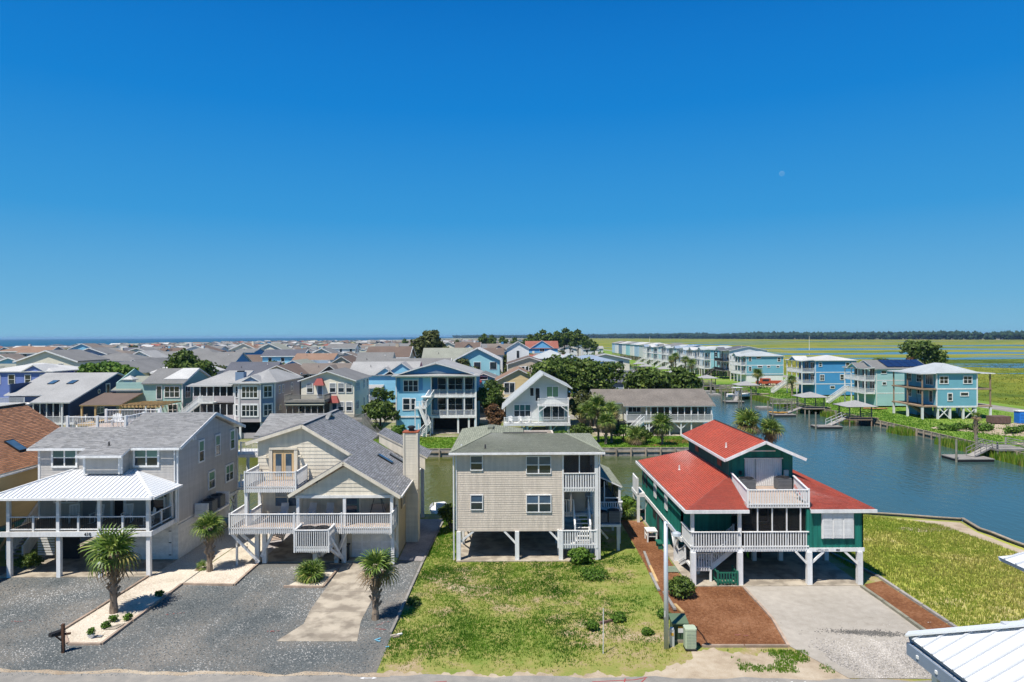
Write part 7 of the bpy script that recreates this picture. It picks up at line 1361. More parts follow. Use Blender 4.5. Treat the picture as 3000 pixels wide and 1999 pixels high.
# ------------------------------------------------------------------ docks, boats
def gazebo_dock(label, x, y, fx, fy, roofm=RLG, wood=WOODB, fl=(4.4, 2.6), gazebo=True, to=None):
    th = Thing('boat_dock', label, 'dock', (x, y, 0)); s = 2.1
    simple(th, 'platform', wood, (x-s, y-s, .1, x+s, y+s, .3))
    for i in range(14): simple(th, 'deck_board', wood, (x-s, y-s+i*.3, .302, x+s, y-s+i*.3+.28, .33))
    for sx in (-1, 1):
        for sy in (-1, 1): mb = MB(); mb.tube((x+sx*(s-.15), y+sy*(s-.15), -2), (x+sx*(s-.15), y+sy*(s-.15), 2.6 if gazebo else 1.3), .12, .11, 8); th.part('post', mb, wood)
    for a, b in (((-s, -s), (s, -s)), ((-s, -s), (-s, s)), ((s, -s), (s, s))):
        mb = MB()
        for z in (.65, .95, 1.25): mb.bar((x+a[0], y+a[1], z), (x+b[0], y+b[1], z), .05, .09)
        th.part('guard_rail', mb, wood)
    if gazebo:
        e = s+.7; ap = (x, y, 3.5)
        planes(th, [[(x-e, y-e, 2.55), (x+e, y-e, 2.55), ap], [(x+e, y-e, 2.55), (x+e, y+e, 2.55), ap], [(x+e, y+e, 2.55), (x-e, y+e, 2.55), ap], [(x-e, y+e, 2.55), (x-e, y-e, 2.55), ap]], roofm, BLACK, .08)
    simple(th, 'walkway', wood, (x+s, y-.7, .12, 66, y+.7, .3))
    if fx is not None:
        w_, d_ = fl; f = simple(th, 'float', BLACK, (fx-w_/2, fy-d_/2, -1.1, fx+w_/2, fy+d_/2, -.72)); simple(th, 'float_deck', WOODG, (fx-w_/2-.05, fy-d_/2-.05, -.719, fx+w_/2+.05, fy+d_/2+.05, -.6))
        mb = MB(); p, q = Vector((fx+.4, fy, -.55)), Vector((x-s, y-.4, .3)); mb.bar(p, q, 1.1, .1); th.part('gangway', mb, WOODG)
        side = (q-p).cross(Vector((0, 0, 1))).normalized()*.55
        for k in (-1, 1):
            mb = MB()
            for z in (.5, 1.0): mb.bar(p+side*k+Vector((0, 0, z)), q+side*k+Vector((0, 0, z)), .05, .07)
            for t in (0, .33, .66, 1): c = p+(q-p)*t+side*k; mb.bar(c, c+Vector((0, 0, 1.05)), .06)
            th.part('gangway_rail', mb, WHITEW if wood is WOODB else WOODG)
        for sx, sy in ((-w_/2-.25, -d_/2), (w_/2+.2, d_/2+.2), (-w_/2-.25, d_/2)): mb = MB(); mb.tube((fx+sx, fy+sy, -2.5), (fx+sx, fy+sy, 1.9), .14, .13, 8); th.part('mooring_pile', mb, PILEG)
    return th
gazebo_dock('brown timber dock with square gazebo below the seafoam house', 62, 123.5, 55.2, 120)
gazebo_dock('timber dock with square gazebo before the vivid blue house', 62, 142, 54.6, 138, RLG, WOODW)
gazebo_dock('timber dock with gazebo beside the boat lift', 60.2, 176, 53.6, 165.5, RLG, WOODW)
gazebo_dock('low grey dock with white railed platform at the sandy lot', 65.2, 91, 59.3, 89, None, WOODG, (4.6, 3.4), gazebo=False)
for i, (x, y) in enumerate(((58.5, 205), (57, 238), (58, 262), (56, 285), (58, 310), (55, 335), (57, 360), (40, 275), (42, 300))):
    gazebo_dock('far dock with pale hip roofed gazebo in the crowded side canal', x, y, x-6 if i % 2 else None, y-3, RLG, WOODW).r['group'] = 'far gazebo docks in the side canal'
def boat(label, x, y, z, rz, L=6.5, W=2.2, top=True, hullm=None, group=None, tophat=True):
    th = Thing('motor_boat', label, 'boat', (0, 0, 0), group); hm = hullm or WHITE
    n = 9; mb = MB(); prof = []
    for i in range(n):
        t = i/(n-1); yb = -L/2+L*t; w_ = W/2*(1-max(0, (t-.55)/.45)**2.2*.95); sh = .75+.35*max(0, t-.5)
        prof.append([(-w_, yb, sh), (-w_*.85, yb, .15), (0, yb, -.1+.3*max(0, t-.7)), (w_*.85, yb, .15), (w_, yb, sh)])
    for i in range(n-1):
        for k in range(4): mb.poly((prof[i][k], prof[i][k+1], prof[i+1][k+1], prof[i+1][k]))
    mb.poly(prof[0][::-1]); th.part('hull', mb, hm)
    mb = MB()
    for i in range(n-1): mb.poly([(p[0], p[1], .62) for p in (prof[i][0], prof[i][4], prof[i+1][4], prof[i+1][0])])
    th.part('deck', mb, WHITEW); simple(th, 'console', WHITE, (-.4, -.6, .62, .4, .2, 1.4)); simple(th, 'motor', BLACK, (-.25, -L/2-.5, .2, .25, -L/2+.02, 1.2))
    if top:
        simple(th, 'canopy', WHITE, (-.95, -1.3, 2.3, .95, .9, 2.4))
        for sx in (-.8, .8):
            for sy in (-1.1, .7): mb = MB(); mb.bar((sx, sy, .65), (sx, sy, 2.3), .05); th.part('canopy_post', mb, WHITEW)
    th.r.location = (x, y, z); th.r.rotation_euler = (0, 0, rz); return th
boat('white motor boat with canopy raised on the lift near the side canal bend', 57.0, 172.5, -.2, R(-80))
boat('small white skiff half hidden beside the beige house', -6.5, 61.5, -.95, .4, 4.5, 1.7, False)
for i, (x, y, rz) in enumerate(((52, 243, 1.3), (53, 268, 1.4), (40, 250, -1.4), (54, 300, 1.5), (38, 285, -1.5), (53, 330, 1.4))): boat('small white boat moored among the far docks', x, y, -.9, rz, 6, 2.1, i % 2 == 0, None, 'boats moored in the side canal')
for i, (x, y) in enumerate(((52.5, 150), (50.8, 153), (53, 158), (56, 160), (51, 182), (54, 186), (56, 192), (52, 196), (36, 150), (36.2, 158), (36, 170), (36.4, 184), (36, 200), (36.3, 212), (55, 214), (52, 222), (36.5, 240), (37.5, 262), (37, 280), (36, 300), (45, 246), (46, 268), (50, 282), (48, 300), (44, 316), (50, 320), (36.5, 322), (47, 256), (50, 250), (42, 262), (44, 290), (39, 306), (52, 312), (54, 276), (49, 238), (41, 238), (38, 228), (44, 228))):
    mb = MB(); mb.tube((x, y, -2), (x, y, 2.6), .16, .14, 7); solo('mooring_pile', mb, PILEG, 'grey mooring pile standing among the far docks', 'pile', 'mooring piles in the side canal')
def kayak(label, x, y, z, rz, m, L=3.6):
    th = Thing('kayak', label, 'kayak', (0, 0, 0)); mb = MB(); n = 9; P = []
    for i in range(n):
        t = i/(n-1)*2-1; w_ = .36*(1-t*t)**.7+.01; P.append([(-w_, t*L/2, .28+.08*t*t), (0, t*L/2, .02+.15*t*t), (w_, t*L/2, .28+.08*t*t), (0, t*L/2, .36+.06*t*t)])
    for i in range(n-1):
        for k in range(4): mb.poly((P[i][k], P[i][(k+1) % 4], P[i+1][(k+1) % 4], P[i+1][k]))
    th.part('hull', mb, m); mb = MB(); mb.lathe((0, 0, .3), [(.24, 0), (.26, .09), (.2, .1), (.18, .04)], 12); th.part('cockpit', mb, BLACK); th.r.location = (x, y, z); th.r.rotation_euler = (0, 0, rz); return th
OKY = mk('orange_yellow_plastic', (.60, .32, .06), .4); kayak('orange yellow kayak lying on the floating dock', 54.0, 138.6, -.6, 1.2, OKY); kayak('tan orange canoe on the grass below the seafoam house', 74.2, 139.5, 0, 1.4, mk('tan_canoe', (.50, .25, .12), .5), 4.6); kayak('orange kayak at the sandy lot beyond the white railed dock', 70.5, 88.8, .02, 1.5, OKY)
pj = Thing('portable_toilet', 'bright blue portable toilet at the sandy building lot', 'toilet', (87, 117, 0)); PB = mk('blue_plastic', (.02, .16, .55), .45); simple(pj, 'cabin', PB, (86.4, 116.4, .1, 87.6, 117.6, 2.1)); simple(pj, 'roof', WHITE, (86.3, 116.3, 2.1, 87.7, 117.7, 2.25)); simple(pj, 'door', mk('blue_door', (.03, .22, .65), .45), (86.55, 116.36, .2, 87.45, 116.4, 2.0))
for z in (.4, .9, 1.4): simple(pj, 'door_rib', PB, (86.65, 116.33, z, 87.35, 116.36, z+.3))
simple(pj, 'base', mk('grey_base', (.3, .3, .3)), (86.3, 116.3, 0, 87.7, 117.7, .1))
pj2 = Thing('portable_toilet', 'tan portable toilet behind the tall blue house', 'toilet', (-3.4, 122, 0)); TP = mk('tan_plastic', (.42, .26, .16), .5); simple(pj2, 'cabin', TP, (-4, 121.4, .1, -2.8, 122.6, 2.2)); simple(pj2, 'roof', WHITEW, (-4.1, 121.3, 2.2, -2.7, 122.7, 2.4)); simple(pj2, 'door', WOODW, (-3.85, 121.34, .2, -2.95, 121.39, 2.0)); mb = MB(); mb.bar((-3.8, 121.3, .3), (-3.0, 121.3, 1.9), .08, .03); pj2.part('door_brace', mb, WHITEW)
dm = Thing('dumpster', 'rusty red brown dumpster beside the blue toilet', 'dumpster', (82.5, 117, 0)); RM = mk('rust_red', (.14, .09, .075), .8, .25, 2)
simple(dm, 'body', RM, (82.0, 116.2, .15, 84.9, 118.2, 1.3)); 
for i in range(5): simple(dm, 'rib', RM, (82.1+i*.65, 116.12, .2, 82.2+i*.65, 116.2, 1.25))
tr = Thing('work_truck', 'orange red work truck parked at the building site', 'truck', (78.5, 207, 0)); TR = mk('orange_red_paint', (.42, .09, .04), .4)
simple(tr, 'bed', TR, (78.2, 206.2, .7, 82.0, 208.2, 1.5)); simple(tr, 'cab', TR, (75.5, 206.2, .6, 78.1, 208.2, 2.2)); simple(tr, 'windscreen', GLASS, (75.6, 206.17, 1.4, 77.6, 206.2, 2.0)); simple(tr, 'hood', TR, (74.2, 206.3, .6, 75.5, 208.1, 1.4))
for x in (75, 77.6, 80.8):
    for y in (206.2, 208.2): mb = MB(); mb.tube((x, y-.15, .45), (x, y+.15, .45), .45, .45, 14); o = tr.part('wheel', mb, BLACK); mb = MB(); mb.tube((x, y-.17, .45), (x, y+.17, .45), .2, .2, 10); tr.part('rim', mb, WHITEW, o)
# ------------------------------------------------------------------ the distant neighbourhood
occ = [(s['x'], s['y'], s['w']) for s in SECOND]
FW = [('white', WHT), ('pale blue', LTBLUE), ('white', WHT), ('cream', CREAM), ('sky blue', SKYB), ('mid blue', BLUEM), ('pale grey', PALEG), ('slate blue', SLATEB), ('tan', TAN), ('aqua', AQUA), ('pale yellow', YELL), ('lavender', LAV), ('navy', NAVY), ('dark brown', DKBROWN)]
FR = [('grey', RGR, 8), ('light grey', RLG, 2), ('brown', RBRN, 3), ('tan', RTAN, 4), ('white metal', RWH, 2), ('slate', RDK, 1), ('greenish grey', RGN, 2), ('orange', RORG, 1), ('red brown', RREDB, 1)]
frp = [r for r in FR for _ in range(r[2])]
rf = random.Random(21)
def simple_house_mesh(mb, w, d, z0, ze, rise, axis, ov):
    """closed walls in slot 0, roof in slot 1, trim in slot 2"""
    x0, x1 = -w/2, w/2
    mb.mi = 0
    if axis == 'x': mb.prism([(x0, 0, z0), (x0, 0, ze), (x0, d/2, ze+rise), (x0, d, ze), (x0, d, z0)], (w, 0, 0))
    else: mb.prism([(x0, 0, z0), (x1, 0, z0), (x1, 0, ze), (0, 0, ze+rise), (x0, 0, ze)], (0, d, 0))
def far_roof(mb, w, d, ze, rise, axis, ov):
    x0, x1 = -w/2-ov, w/2+ov; t = .18
    if axis == 'x':
        s = rise/(d/2); e = ze-s*ov+.05; zr = ze+rise+.05
        mb.prism([(x0, -ov, e), (x1, -ov, e), (x1, d/2, zr), (x0, d/2, zr)], (0, 0, t)); mb.prism([(x1, d+ov, e), (x0, d+ov, e), (x0, d/2, zr), (x1, d/2, zr)], (0, 0, t))
    elif axis == 'y':
        s = rise/(w/2); e = ze-s*ov+.05; zr = ze+rise+.05
        mb.prism([(x0, d+ov, e), (x0, -ov, e), (0, -ov, zr), (0, d+ov, zr)], (0, 0, t)); mb.prism([(x1, -ov, e), (x1, d+ov, e), (0, d+ov, zr), (0, -ov, zr)], (0, 0, t))
    else:
        h = min(w, d)/2; zr = ze+rise; y0, y1 = -ov, d+ov
        if w >= d: p, q = (x0+h, d/2, zr), (x1-h, d/2, zr); L = [[(x0, y0, ze), (x1, y0, ze), q, p], [(x1, y0, ze), (x1, y1, ze), q], [(x1, y1, ze), (x0, y1, ze), p, q], [(x0, y1, ze), (x0, y0, ze), p]]
        else: p, q = (0, y0+h, zr), (0, y1-h, zr); L = [[(x0, y0, ze), (x1, y0, ze), p], [(x1, y0, ze), (x1, y1, ze), q, p], [(x1, y1, ze), (x0, y1, ze), q], [(x0, y1, ze), (x0, y0, ze), p, q]]
        for f in L: mb.prism(f, (0, 0, t))
count = 0; mass = {}
row = 0; y = 152.0; FARH = []
while y < 1500:
    row += 1; x = -min(.80*y, 495)+rf.uniform(0, 12); xm = 26 if y < 460 else 60
    while x < xm:
        xx = x+rf.uniform(-2, 2); yy = y+rf.uniform(-3, 3)
        ok = all(abs(xx-ox) > 6.0+ow/2 or not (-14 < yy-oy < 13) for ox, oy, ow in occ)
        if 120 < yy < 136 and ok: ok = xx < -70
        if ok: FARH.append((yy, xx))
        x += rf.uniform(14, 18) if y < 600 else rf.uniform(17, 30)
    y += 24 if y < 600 else 32
FARH.sort()
for yy, xx in FARH:
    wn, wm = rf.choice(FW[:7]) if rf.random() < .75 else rf.choice(FW); rn, rm, _ = rf.choice(frp); kind = rf.choice(('x', 'x', 'y', 'y', 'y', 'hip'))
    w_ = rf.uniform(9, 14); d_ = rf.uniform(8, 11.5); ze = rf.choice((6.8, 7.6, 8.6, 9.4, 10.2)); rise = rf.uniform(1.3, 2.6); z0 = rf.choice((2.4, 2.4, .2))
    if yy > 330: ze = rf.choice((5.4, 6.0, 6.6, 7.2) if yy > 480 else (6.2, 6.8, 7.6)); rise = min(rise, 1.7)
    if count < 225:
        count += 1; kn = {'x': 'side gabled', 'y': 'front gabled', 'hip': 'hip roofed'}[kind]
        th = Thing('distant_house', '%s %s house with %s roof in the distant neighbourhood' % (kn, wn, rn), 'house', (xx, yy, 0), 'houses of the distant neighbourhood'); th.off = (0, 0, 0)
        mb = MB(); simple_house_mesh(mb, w_, d_, z0, ze, rise if kind != 'hip' else .05, kind if kind != 'hip' else 'x', .4); th.part('wall', mb, wm)
        mb = MB(); far_roof(mb, w_, d_, ze, rise, kind, .45); ro = th.part('roof', mb, rm)
        mb = MB()
        if kind == 'y':
            for s in (-1, 1): mb.bar((s*(w_/2+.45), -.48, ze-.15), (0, -.48, ze+rise+.1), .08, .28)
        elif kind == 'x':
            sx = 1 if xx < 0 else -1
            for a, b in (((-.45), d_/2), (d_+.45, d_/2)): mb.bar((sx*(w_/2+.47), a, ze-.15), (sx*(w_/2+.47), b, ze+rise+.1), .08, .28)
            mb.box(-w_/2-.4, -.52, ze-.35, w_/2+.4, -.44, ze-.08)
        else: mb.box(-w_/2-.45, -.52, ze-.2, w_/2+.45, -.46, ze+.1)
        th.part('trim', mb, WHITE)
        if rf.random() < .35 and ze > 7: # porch band
            mb = MB(); mb.box(-w_/2, -1.8, ze-3.0, w_/2*.2, -.02, ze-2.8); mb.box(-w_/2, -1.82, ze-2.8, w_/2*.2, -1.76, ze-2.0); th.part('balcony', mb, WHITE)
        me = far_window_mesh(rf.choice((1.0, 1.4)), rf.choice((1.2, 1.5))); k = rf.choice((2, 3, 3)) if yy < 420 else 2
        for i in range(k):
            th.inst('window', me, (-w_/2+w_*(i+.5)/k+rf.uniform(-.4, .4), -.02, ze-1.3), 0)
            if yy < 300: th.inst('window', me, (-w_/2+w_*(i+.5)/k, -.02, ze-4.0), 0)
        if yy < 330:
            sd = 1 if xx < 0 else -1
            for i in range(2): th.inst('window', me, (sd*w_/2, d_*(.3+.4*i), ze-1.3), R(90)*sd)
        if kind == 'x' and rf.random() < .45:
            gx = rf.uniform(-w_/4, w_/4); gw = rf.uniform(3.5, 5.5); gr = rise*.75; dd = gr/(rise/(d_/2)); mb = MB(); mb.prism([(gx-gw/2, -.25, ze-.3), (gx+gw/2, -.25, ze-.3), (gx, -.25, ze+gr)], (0, .2, 0)); th.part('front_gable', mb, wm, ro)
            mb = MB(); mb.prism([(gx-gw/2-.4, dd, ze-.3), (gx-gw/2-.4, -.7, ze-.3), (gx, -.7, ze+gr+.1), (gx, dd, ze+gr+.1)], (0, 0, .15)); mb.prism([(gx+gw/2+.4, -.7, ze-.3), (gx+gw/2+.4, dd, ze-.3), (gx, dd, ze+gr+.1), (gx, -.7, ze+gr+.1)], (0, 0, .15)); th.part('gable_roof', mb, rm, ro)
        if rf.random() < .3: mb = MB(); cx = rf.uniform(-w_/3, w_/3); mb.box(cx-.4, d_/2-.4, ze, cx+.4, d_/2+.4, ze+rise+.9); th.part('chimney', mb, wm, ro)
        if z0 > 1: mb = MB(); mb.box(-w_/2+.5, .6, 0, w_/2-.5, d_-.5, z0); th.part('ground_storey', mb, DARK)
    else:
        for key, mm in (('w'+wn, wm), ('r'+rn, rm)):
            if key not in mass: mass[key] = (MB(), mm)
        a = MB(); simple_house_mesh(a, w_, d_, 0, ze, rise if kind != 'hip' else .05, kind if kind != 'hip' else 'x', .4); b = MB(); far_roof(b, w_, d_, ze, rise, kind, .45)
        for src, key in ((a, 'w'+wn), (b, 'r'+rn)):
            dst = mass[key][0]; i0 = len(dst.v); dst.v += [(p[0]+xx, p[1]+yy, p[2]) for p in src.v]; dst.f += [tuple(k+i0 for k in f) for f in src.f]; dst.t += src.t; dst.m += src.m
big = MB(); mats = []
for i, (key, (m, mm)) in enumerate(mass.items()):
    i0 = len(big.v); big.v += m.v; big.f += [tuple(k+i0 for k in f) for f in m.f]; big.t += m.t; big.m += [i]*len(m.f); mats.append(mm)
solo('far_town', big, mats, 'mass of tiny far roofs reaching towards the sea horizon', None, None, 'stuff')
for i, (x, y, w_, d_, h_) in enumerate(((1010, 2380, 70, 30, 16), (1075, 2360, 90, 30, 17), (1330, 1850, 30, 14, 9), (1180, 2000, 16, 12, 8), (800, 3000, 40, 20, 10), (560, 3800, 60, 20, 12), (1420, 1790, 18, 12, 8))):
    th = Thing('mainland_building', ('long pinkish block before the far woods' if i == 0 else 'long white roofed block before the far woods' if i == 1 else 'pale villa at the edge of the far woods'), 'building', (x, y, 0), 'buildings at the edge of the far woods'); th.off = (0, 0, 0)
    mb = MB(); mb.box(-w_/2, 0, 0, w_/2, d_, h_); th.part('wall', mb, (TAN, WHT, WHT)[i % 3]); mb = MB(); far_roof(mb, w_, d_, h_, 3, 'x', .6); th.part('roof', mb, (RWH, RGR, RLG)[i % 3])
for i, x in enumerate((140, 300, 520)):
    mb = MB(); mb.tube((x, 694-i*5, 0), (x, 694-i*5, 14), .25, .15, 6); solo('utility_pole', mb, WHITEW, 'thin pale utility pole along the marsh causeway', 'pole', 'utility poles along the causeway')

for i, (y, L) in enumerate(((152, 6.5), (186, 7.5), (196, 6), (216, 8), (228, 7), (248, 7.5))):
    th = Thing('jetty', 'narrow timber jetty without roof reaching from the far bulkhead', 'dock', (62, y, 0), 'narrow jetties along the far bulkhead'); m = WOODW if i % 2 else WOODG
    simple(th, 'walkway', m, (64-L, y-.6, .05, 64, y+.6, .2)); simple(th, 'float', WOODG, (64-L-3, y-1.5, -1.0, 64-L-.1, y+1.5, -.6))
    for k in range(4):
        for s_ in (-.6, .6): mb = MB(); mb.tube((64-L+.2+k*L/4, y+s_, -2), (64-L+.2+k*L/4, y+s_, 1.2), .1, .1, 6); th.part('pile', mb, PILEG)
    for s_ in (-.6, .6): mb = MB(); mb.bar((64-L, y+s_, 1.05), (64, y+s_, 1.05), .06, .09); mb.bar((64-L, y+s_, .65), (64, y+s_, .65), .04, .07); th.part('rail', mb, m)
# ------------------------------------------------------------------ vegetation
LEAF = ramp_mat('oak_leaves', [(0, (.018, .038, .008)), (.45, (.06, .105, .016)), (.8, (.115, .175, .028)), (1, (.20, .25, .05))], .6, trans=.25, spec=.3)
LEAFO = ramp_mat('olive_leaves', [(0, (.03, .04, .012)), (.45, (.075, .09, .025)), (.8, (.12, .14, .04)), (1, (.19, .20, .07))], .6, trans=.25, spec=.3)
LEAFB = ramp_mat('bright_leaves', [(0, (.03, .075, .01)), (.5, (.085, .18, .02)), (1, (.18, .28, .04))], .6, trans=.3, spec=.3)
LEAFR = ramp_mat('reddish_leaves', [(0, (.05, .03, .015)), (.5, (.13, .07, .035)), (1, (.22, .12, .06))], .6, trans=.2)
BARK = mk('bark', (.12, .095, .075), .9, .25, 3, bump=.6, bscale=12); BARKG = mk('grey_bark', (.24, .21, .18), .9, .25, 3, bump=.6, bscale=12)
PBARK = mk('palm_bark', (.22, .17, .125), .95, .3, 4, tint=.35, fine=.3)
def crown_mesh(name, lobes, n, size, mat, seed=1, flat=.25):
    r = np.random.default_rng(seed); V = []; T = []; tot = sum(l[3]**2 for l in lobes)
    for (cx, cy, cz, rad, sq) in lobes:
        k = int(n*rad**2/tot); d = r.normal(size=(k, 3)); d /= np.linalg.norm(d, axis=1)[:, None]; d[:, 2] = np.where(d[:, 2] < -.55, -d[:, 2], d[:, 2])
        bump = 1+.18*np.sin(d[:, 0]*7+cx*3)*np.sin(d[:, 1]*6+cy)+.12*np.sin(d[:, 2]*9+cz)
        rr = rad*bump*(r.random(k)**.22)
        c = np.stack([cx+d[:, 0]*rr, cy+d[:, 1]*rr, cz+d[:, 2]*rr*sq], 1)
        nrm = d+r.normal(size=(k, 3))*.75; nrm[:, 2] += flat; nrm /= np.linalg.norm(nrm, axis=1)[:, None]
        a = np.cross(nrm, r.normal(size=(k, 3))); a /= np.linalg.norm(a, axis=1)[:, None]+1e-9; b = np.cross(nrm, a); s = size*r.uniform(.55, 1.35, k)[:, None]
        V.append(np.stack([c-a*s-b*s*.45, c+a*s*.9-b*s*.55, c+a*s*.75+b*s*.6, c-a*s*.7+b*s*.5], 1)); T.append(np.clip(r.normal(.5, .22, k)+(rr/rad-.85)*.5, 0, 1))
    V = np.concatenate(V).reshape(-1, 3); F = np.arange(len(V)).reshape(-1, 4)
    return np_mesh(name, V, F, mat, np.concatenate(T))
def lobes_for(rx, h0, h1, k, seed, sq=.8):
    r = random.Random(seed); L = [(0, 0, (h0+h1)/2, rx*.72, sq)]
    for i in range(k):
        a = 2*math.pi*i/k+r.uniform(-.4, .4); q = rx*r.uniform(.42, .68); z = h0+(h1-h0)*r.uniform(.25, .8); L.append((q*math.cos(a), q*math.sin(a), z, rx*r.uniform(.32, .5), sq))
    L.append((r.uniform(-.2, .2)*rx, r.uniform(-.2, .2)*rx, h1-rx*.3, rx*.42, sq)); return L
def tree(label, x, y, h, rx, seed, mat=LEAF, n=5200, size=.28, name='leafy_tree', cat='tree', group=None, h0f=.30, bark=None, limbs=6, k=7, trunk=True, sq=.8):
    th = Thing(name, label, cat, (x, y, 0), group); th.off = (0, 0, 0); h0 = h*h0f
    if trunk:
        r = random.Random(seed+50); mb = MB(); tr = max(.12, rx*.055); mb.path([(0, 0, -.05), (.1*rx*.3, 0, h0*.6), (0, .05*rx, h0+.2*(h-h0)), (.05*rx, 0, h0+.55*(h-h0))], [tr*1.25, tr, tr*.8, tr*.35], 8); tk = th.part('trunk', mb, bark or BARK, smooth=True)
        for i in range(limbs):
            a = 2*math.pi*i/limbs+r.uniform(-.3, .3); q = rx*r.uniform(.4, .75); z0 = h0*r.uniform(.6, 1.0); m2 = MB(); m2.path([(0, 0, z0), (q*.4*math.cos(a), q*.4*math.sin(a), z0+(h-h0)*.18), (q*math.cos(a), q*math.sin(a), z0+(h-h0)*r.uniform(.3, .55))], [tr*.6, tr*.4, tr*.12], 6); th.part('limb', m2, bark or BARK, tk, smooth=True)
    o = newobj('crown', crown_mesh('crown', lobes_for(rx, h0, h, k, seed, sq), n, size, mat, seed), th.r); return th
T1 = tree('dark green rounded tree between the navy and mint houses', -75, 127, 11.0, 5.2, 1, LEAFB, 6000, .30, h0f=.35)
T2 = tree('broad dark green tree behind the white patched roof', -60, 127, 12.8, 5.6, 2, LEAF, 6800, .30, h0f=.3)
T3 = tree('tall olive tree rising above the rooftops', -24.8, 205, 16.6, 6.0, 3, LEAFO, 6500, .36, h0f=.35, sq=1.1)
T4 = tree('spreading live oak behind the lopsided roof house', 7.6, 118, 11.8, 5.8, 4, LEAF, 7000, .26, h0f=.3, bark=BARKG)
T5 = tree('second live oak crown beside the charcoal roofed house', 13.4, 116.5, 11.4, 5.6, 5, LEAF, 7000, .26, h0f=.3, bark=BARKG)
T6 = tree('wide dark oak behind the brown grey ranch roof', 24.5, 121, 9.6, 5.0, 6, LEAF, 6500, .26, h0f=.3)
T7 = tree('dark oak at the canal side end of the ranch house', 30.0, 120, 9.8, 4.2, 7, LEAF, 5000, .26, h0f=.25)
tree('rounded small tree between cream and tall blue houses', -20.8, 107.5, 7.2, 2.9, 8, LEAF, 3800, .20, h0f=.12)
tree('bushy olive tree right of the tall blue house', -3.4, 111, 8.2, 2.7, 9, LEAF, 3600, .20, h0f=.3)
tree('reddish brown shrub tree beside the lopsided roof house', -2.6, 107, 4.8, 2.0, 10, LEAFR, 2400, .17, h0f=.15)
tree('sprawling grey branched thicket left of the ranch house', 11.4, 110, 6.4, 3.0, 11, LEAFO, 2600, .18, h0f=.2, bark=BARKG, limbs=14)
tree('olive tree beside the house with solar roof', -10.8, 150, 10.5, 3.6, 13, LEAFO, 3600, .24, h0f=.2); tree('small olive tree below the tan dormer roof', -15.5, 158, 8.2, 3.0, 14, LEAFO, 2600, .24, h0f=.2)
tree('dense green tree between white house and arched window house', 2.5, 205, 9.5, 4.5, 15, LEAF, 3000, .3, h0f=.1); tree('green tree beside the slender blue stair house', 26, 205, 10.5, 5, 16, LEAFB, 3000, .34, h0f=.15)
tree('round green tree near the blue walled stair tower', -62.5, 178, 9.2, 3.8, 17, LEAF, 3000, .3, h0f=.2)
tree('windswept dark tree beyond the unfinished teal house', 121, 200, 13.0, 6.0, 18, LEAF, 5200, .34, h0f=.45, limbs=9); tree('rust coloured bush below the windswept tree', 114.5, 197, 8.6, 2.8, 19, LEAFR, 1800, .3, h0f=.3); tree('small dark bush beside the windswept tree', 108, 200, 8.3, 3.0, 20, LEAF, 1800, .3, h0f=.45)
for i, (x, y, r_, h_) in enumerate(((118, 150, 3, 3.2), (126, 152, 3.4, 3.6), (121, 140, 2.6, 2.6), (135, 156, 3, 3), (104.5, 160, 2.4, 5.2), (140, 170, 3.6, 3.4), (112, 178, 3, 3.0))): tree('low dark marsh bush beyond the unfinished teal house', x, y, h_, r_, 60+i, LEAF, 1300, .26, 'marsh_bush', 'bush', 'dark bushes on the marsh edge', .05, trunk=True, limbs=3)
FT = [tree('x', 0, 0, 9, 4.2, 30+i, (LEAF, LEAFB, LEAFO)[i], 1300, .42, h0f=.2, limbs=3) for i in range(3)]
ft = random.Random(4); first = set(); nT = 0
spots = [(ft.uniform(-.75, .05)*yy, yy) for yy in [ft.uniform(150, 560) for _ in range(92)]]+[(ft.uniform(-10, 30), ft.uniform(210, 400)) for _ in range(8)]
for i, (x, y) in enumerate(spots):
    k = i % 3; s = ft.uniform(.55, 1.05); o = FT[k].r if k not in first else copy_tree(FT[k].r); first.add(k)
    o.location = (x, y, 0); o.rotation_euler = (0, 0, ft.uniform(0, 6)); o.scale = (s*ft.uniform(.8, 1.2), s, s); o['label'] = ('dark green', 'bright green', 'olive green')[k]+' yard tree between roofs of the distant neighbourhood'; o['group'] = 'yard trees of the distant neighbourhood'
PT = tree('tall dark pine in the clump beyond the rooftops', 0, 0, 19, 5.2, 41, LEAF, 2200, .55, 'pine_tree', 'tree', 'pines in the clump beyond the rooftops', .35, limbs=4)
for i, (x, y, s) in enumerate(((12, 425, .85), (20, 430, 1.0), (27, 420, .95), (33, 432, 1.05), (41, 425, 1.0), (48, 436, .8), (17, 445, .9), (38, 446, .95), (24, 450, .9), (2, 470, .75), (-6, 480, .8), (-14, 475, .75), (8, 460, .7), (54, 450, .6), (-60, 560, .7), (-100, 640, .7), (-48, 600, .65), (-22, 520, .9), (-16, 525, .85))):
    o = PT.r if i == 0 else copy_tree(PT.r); o.location = (x, y, 0); o.scale = (s, s, s); o.rotation_euler = (0, 0, i*1.3)
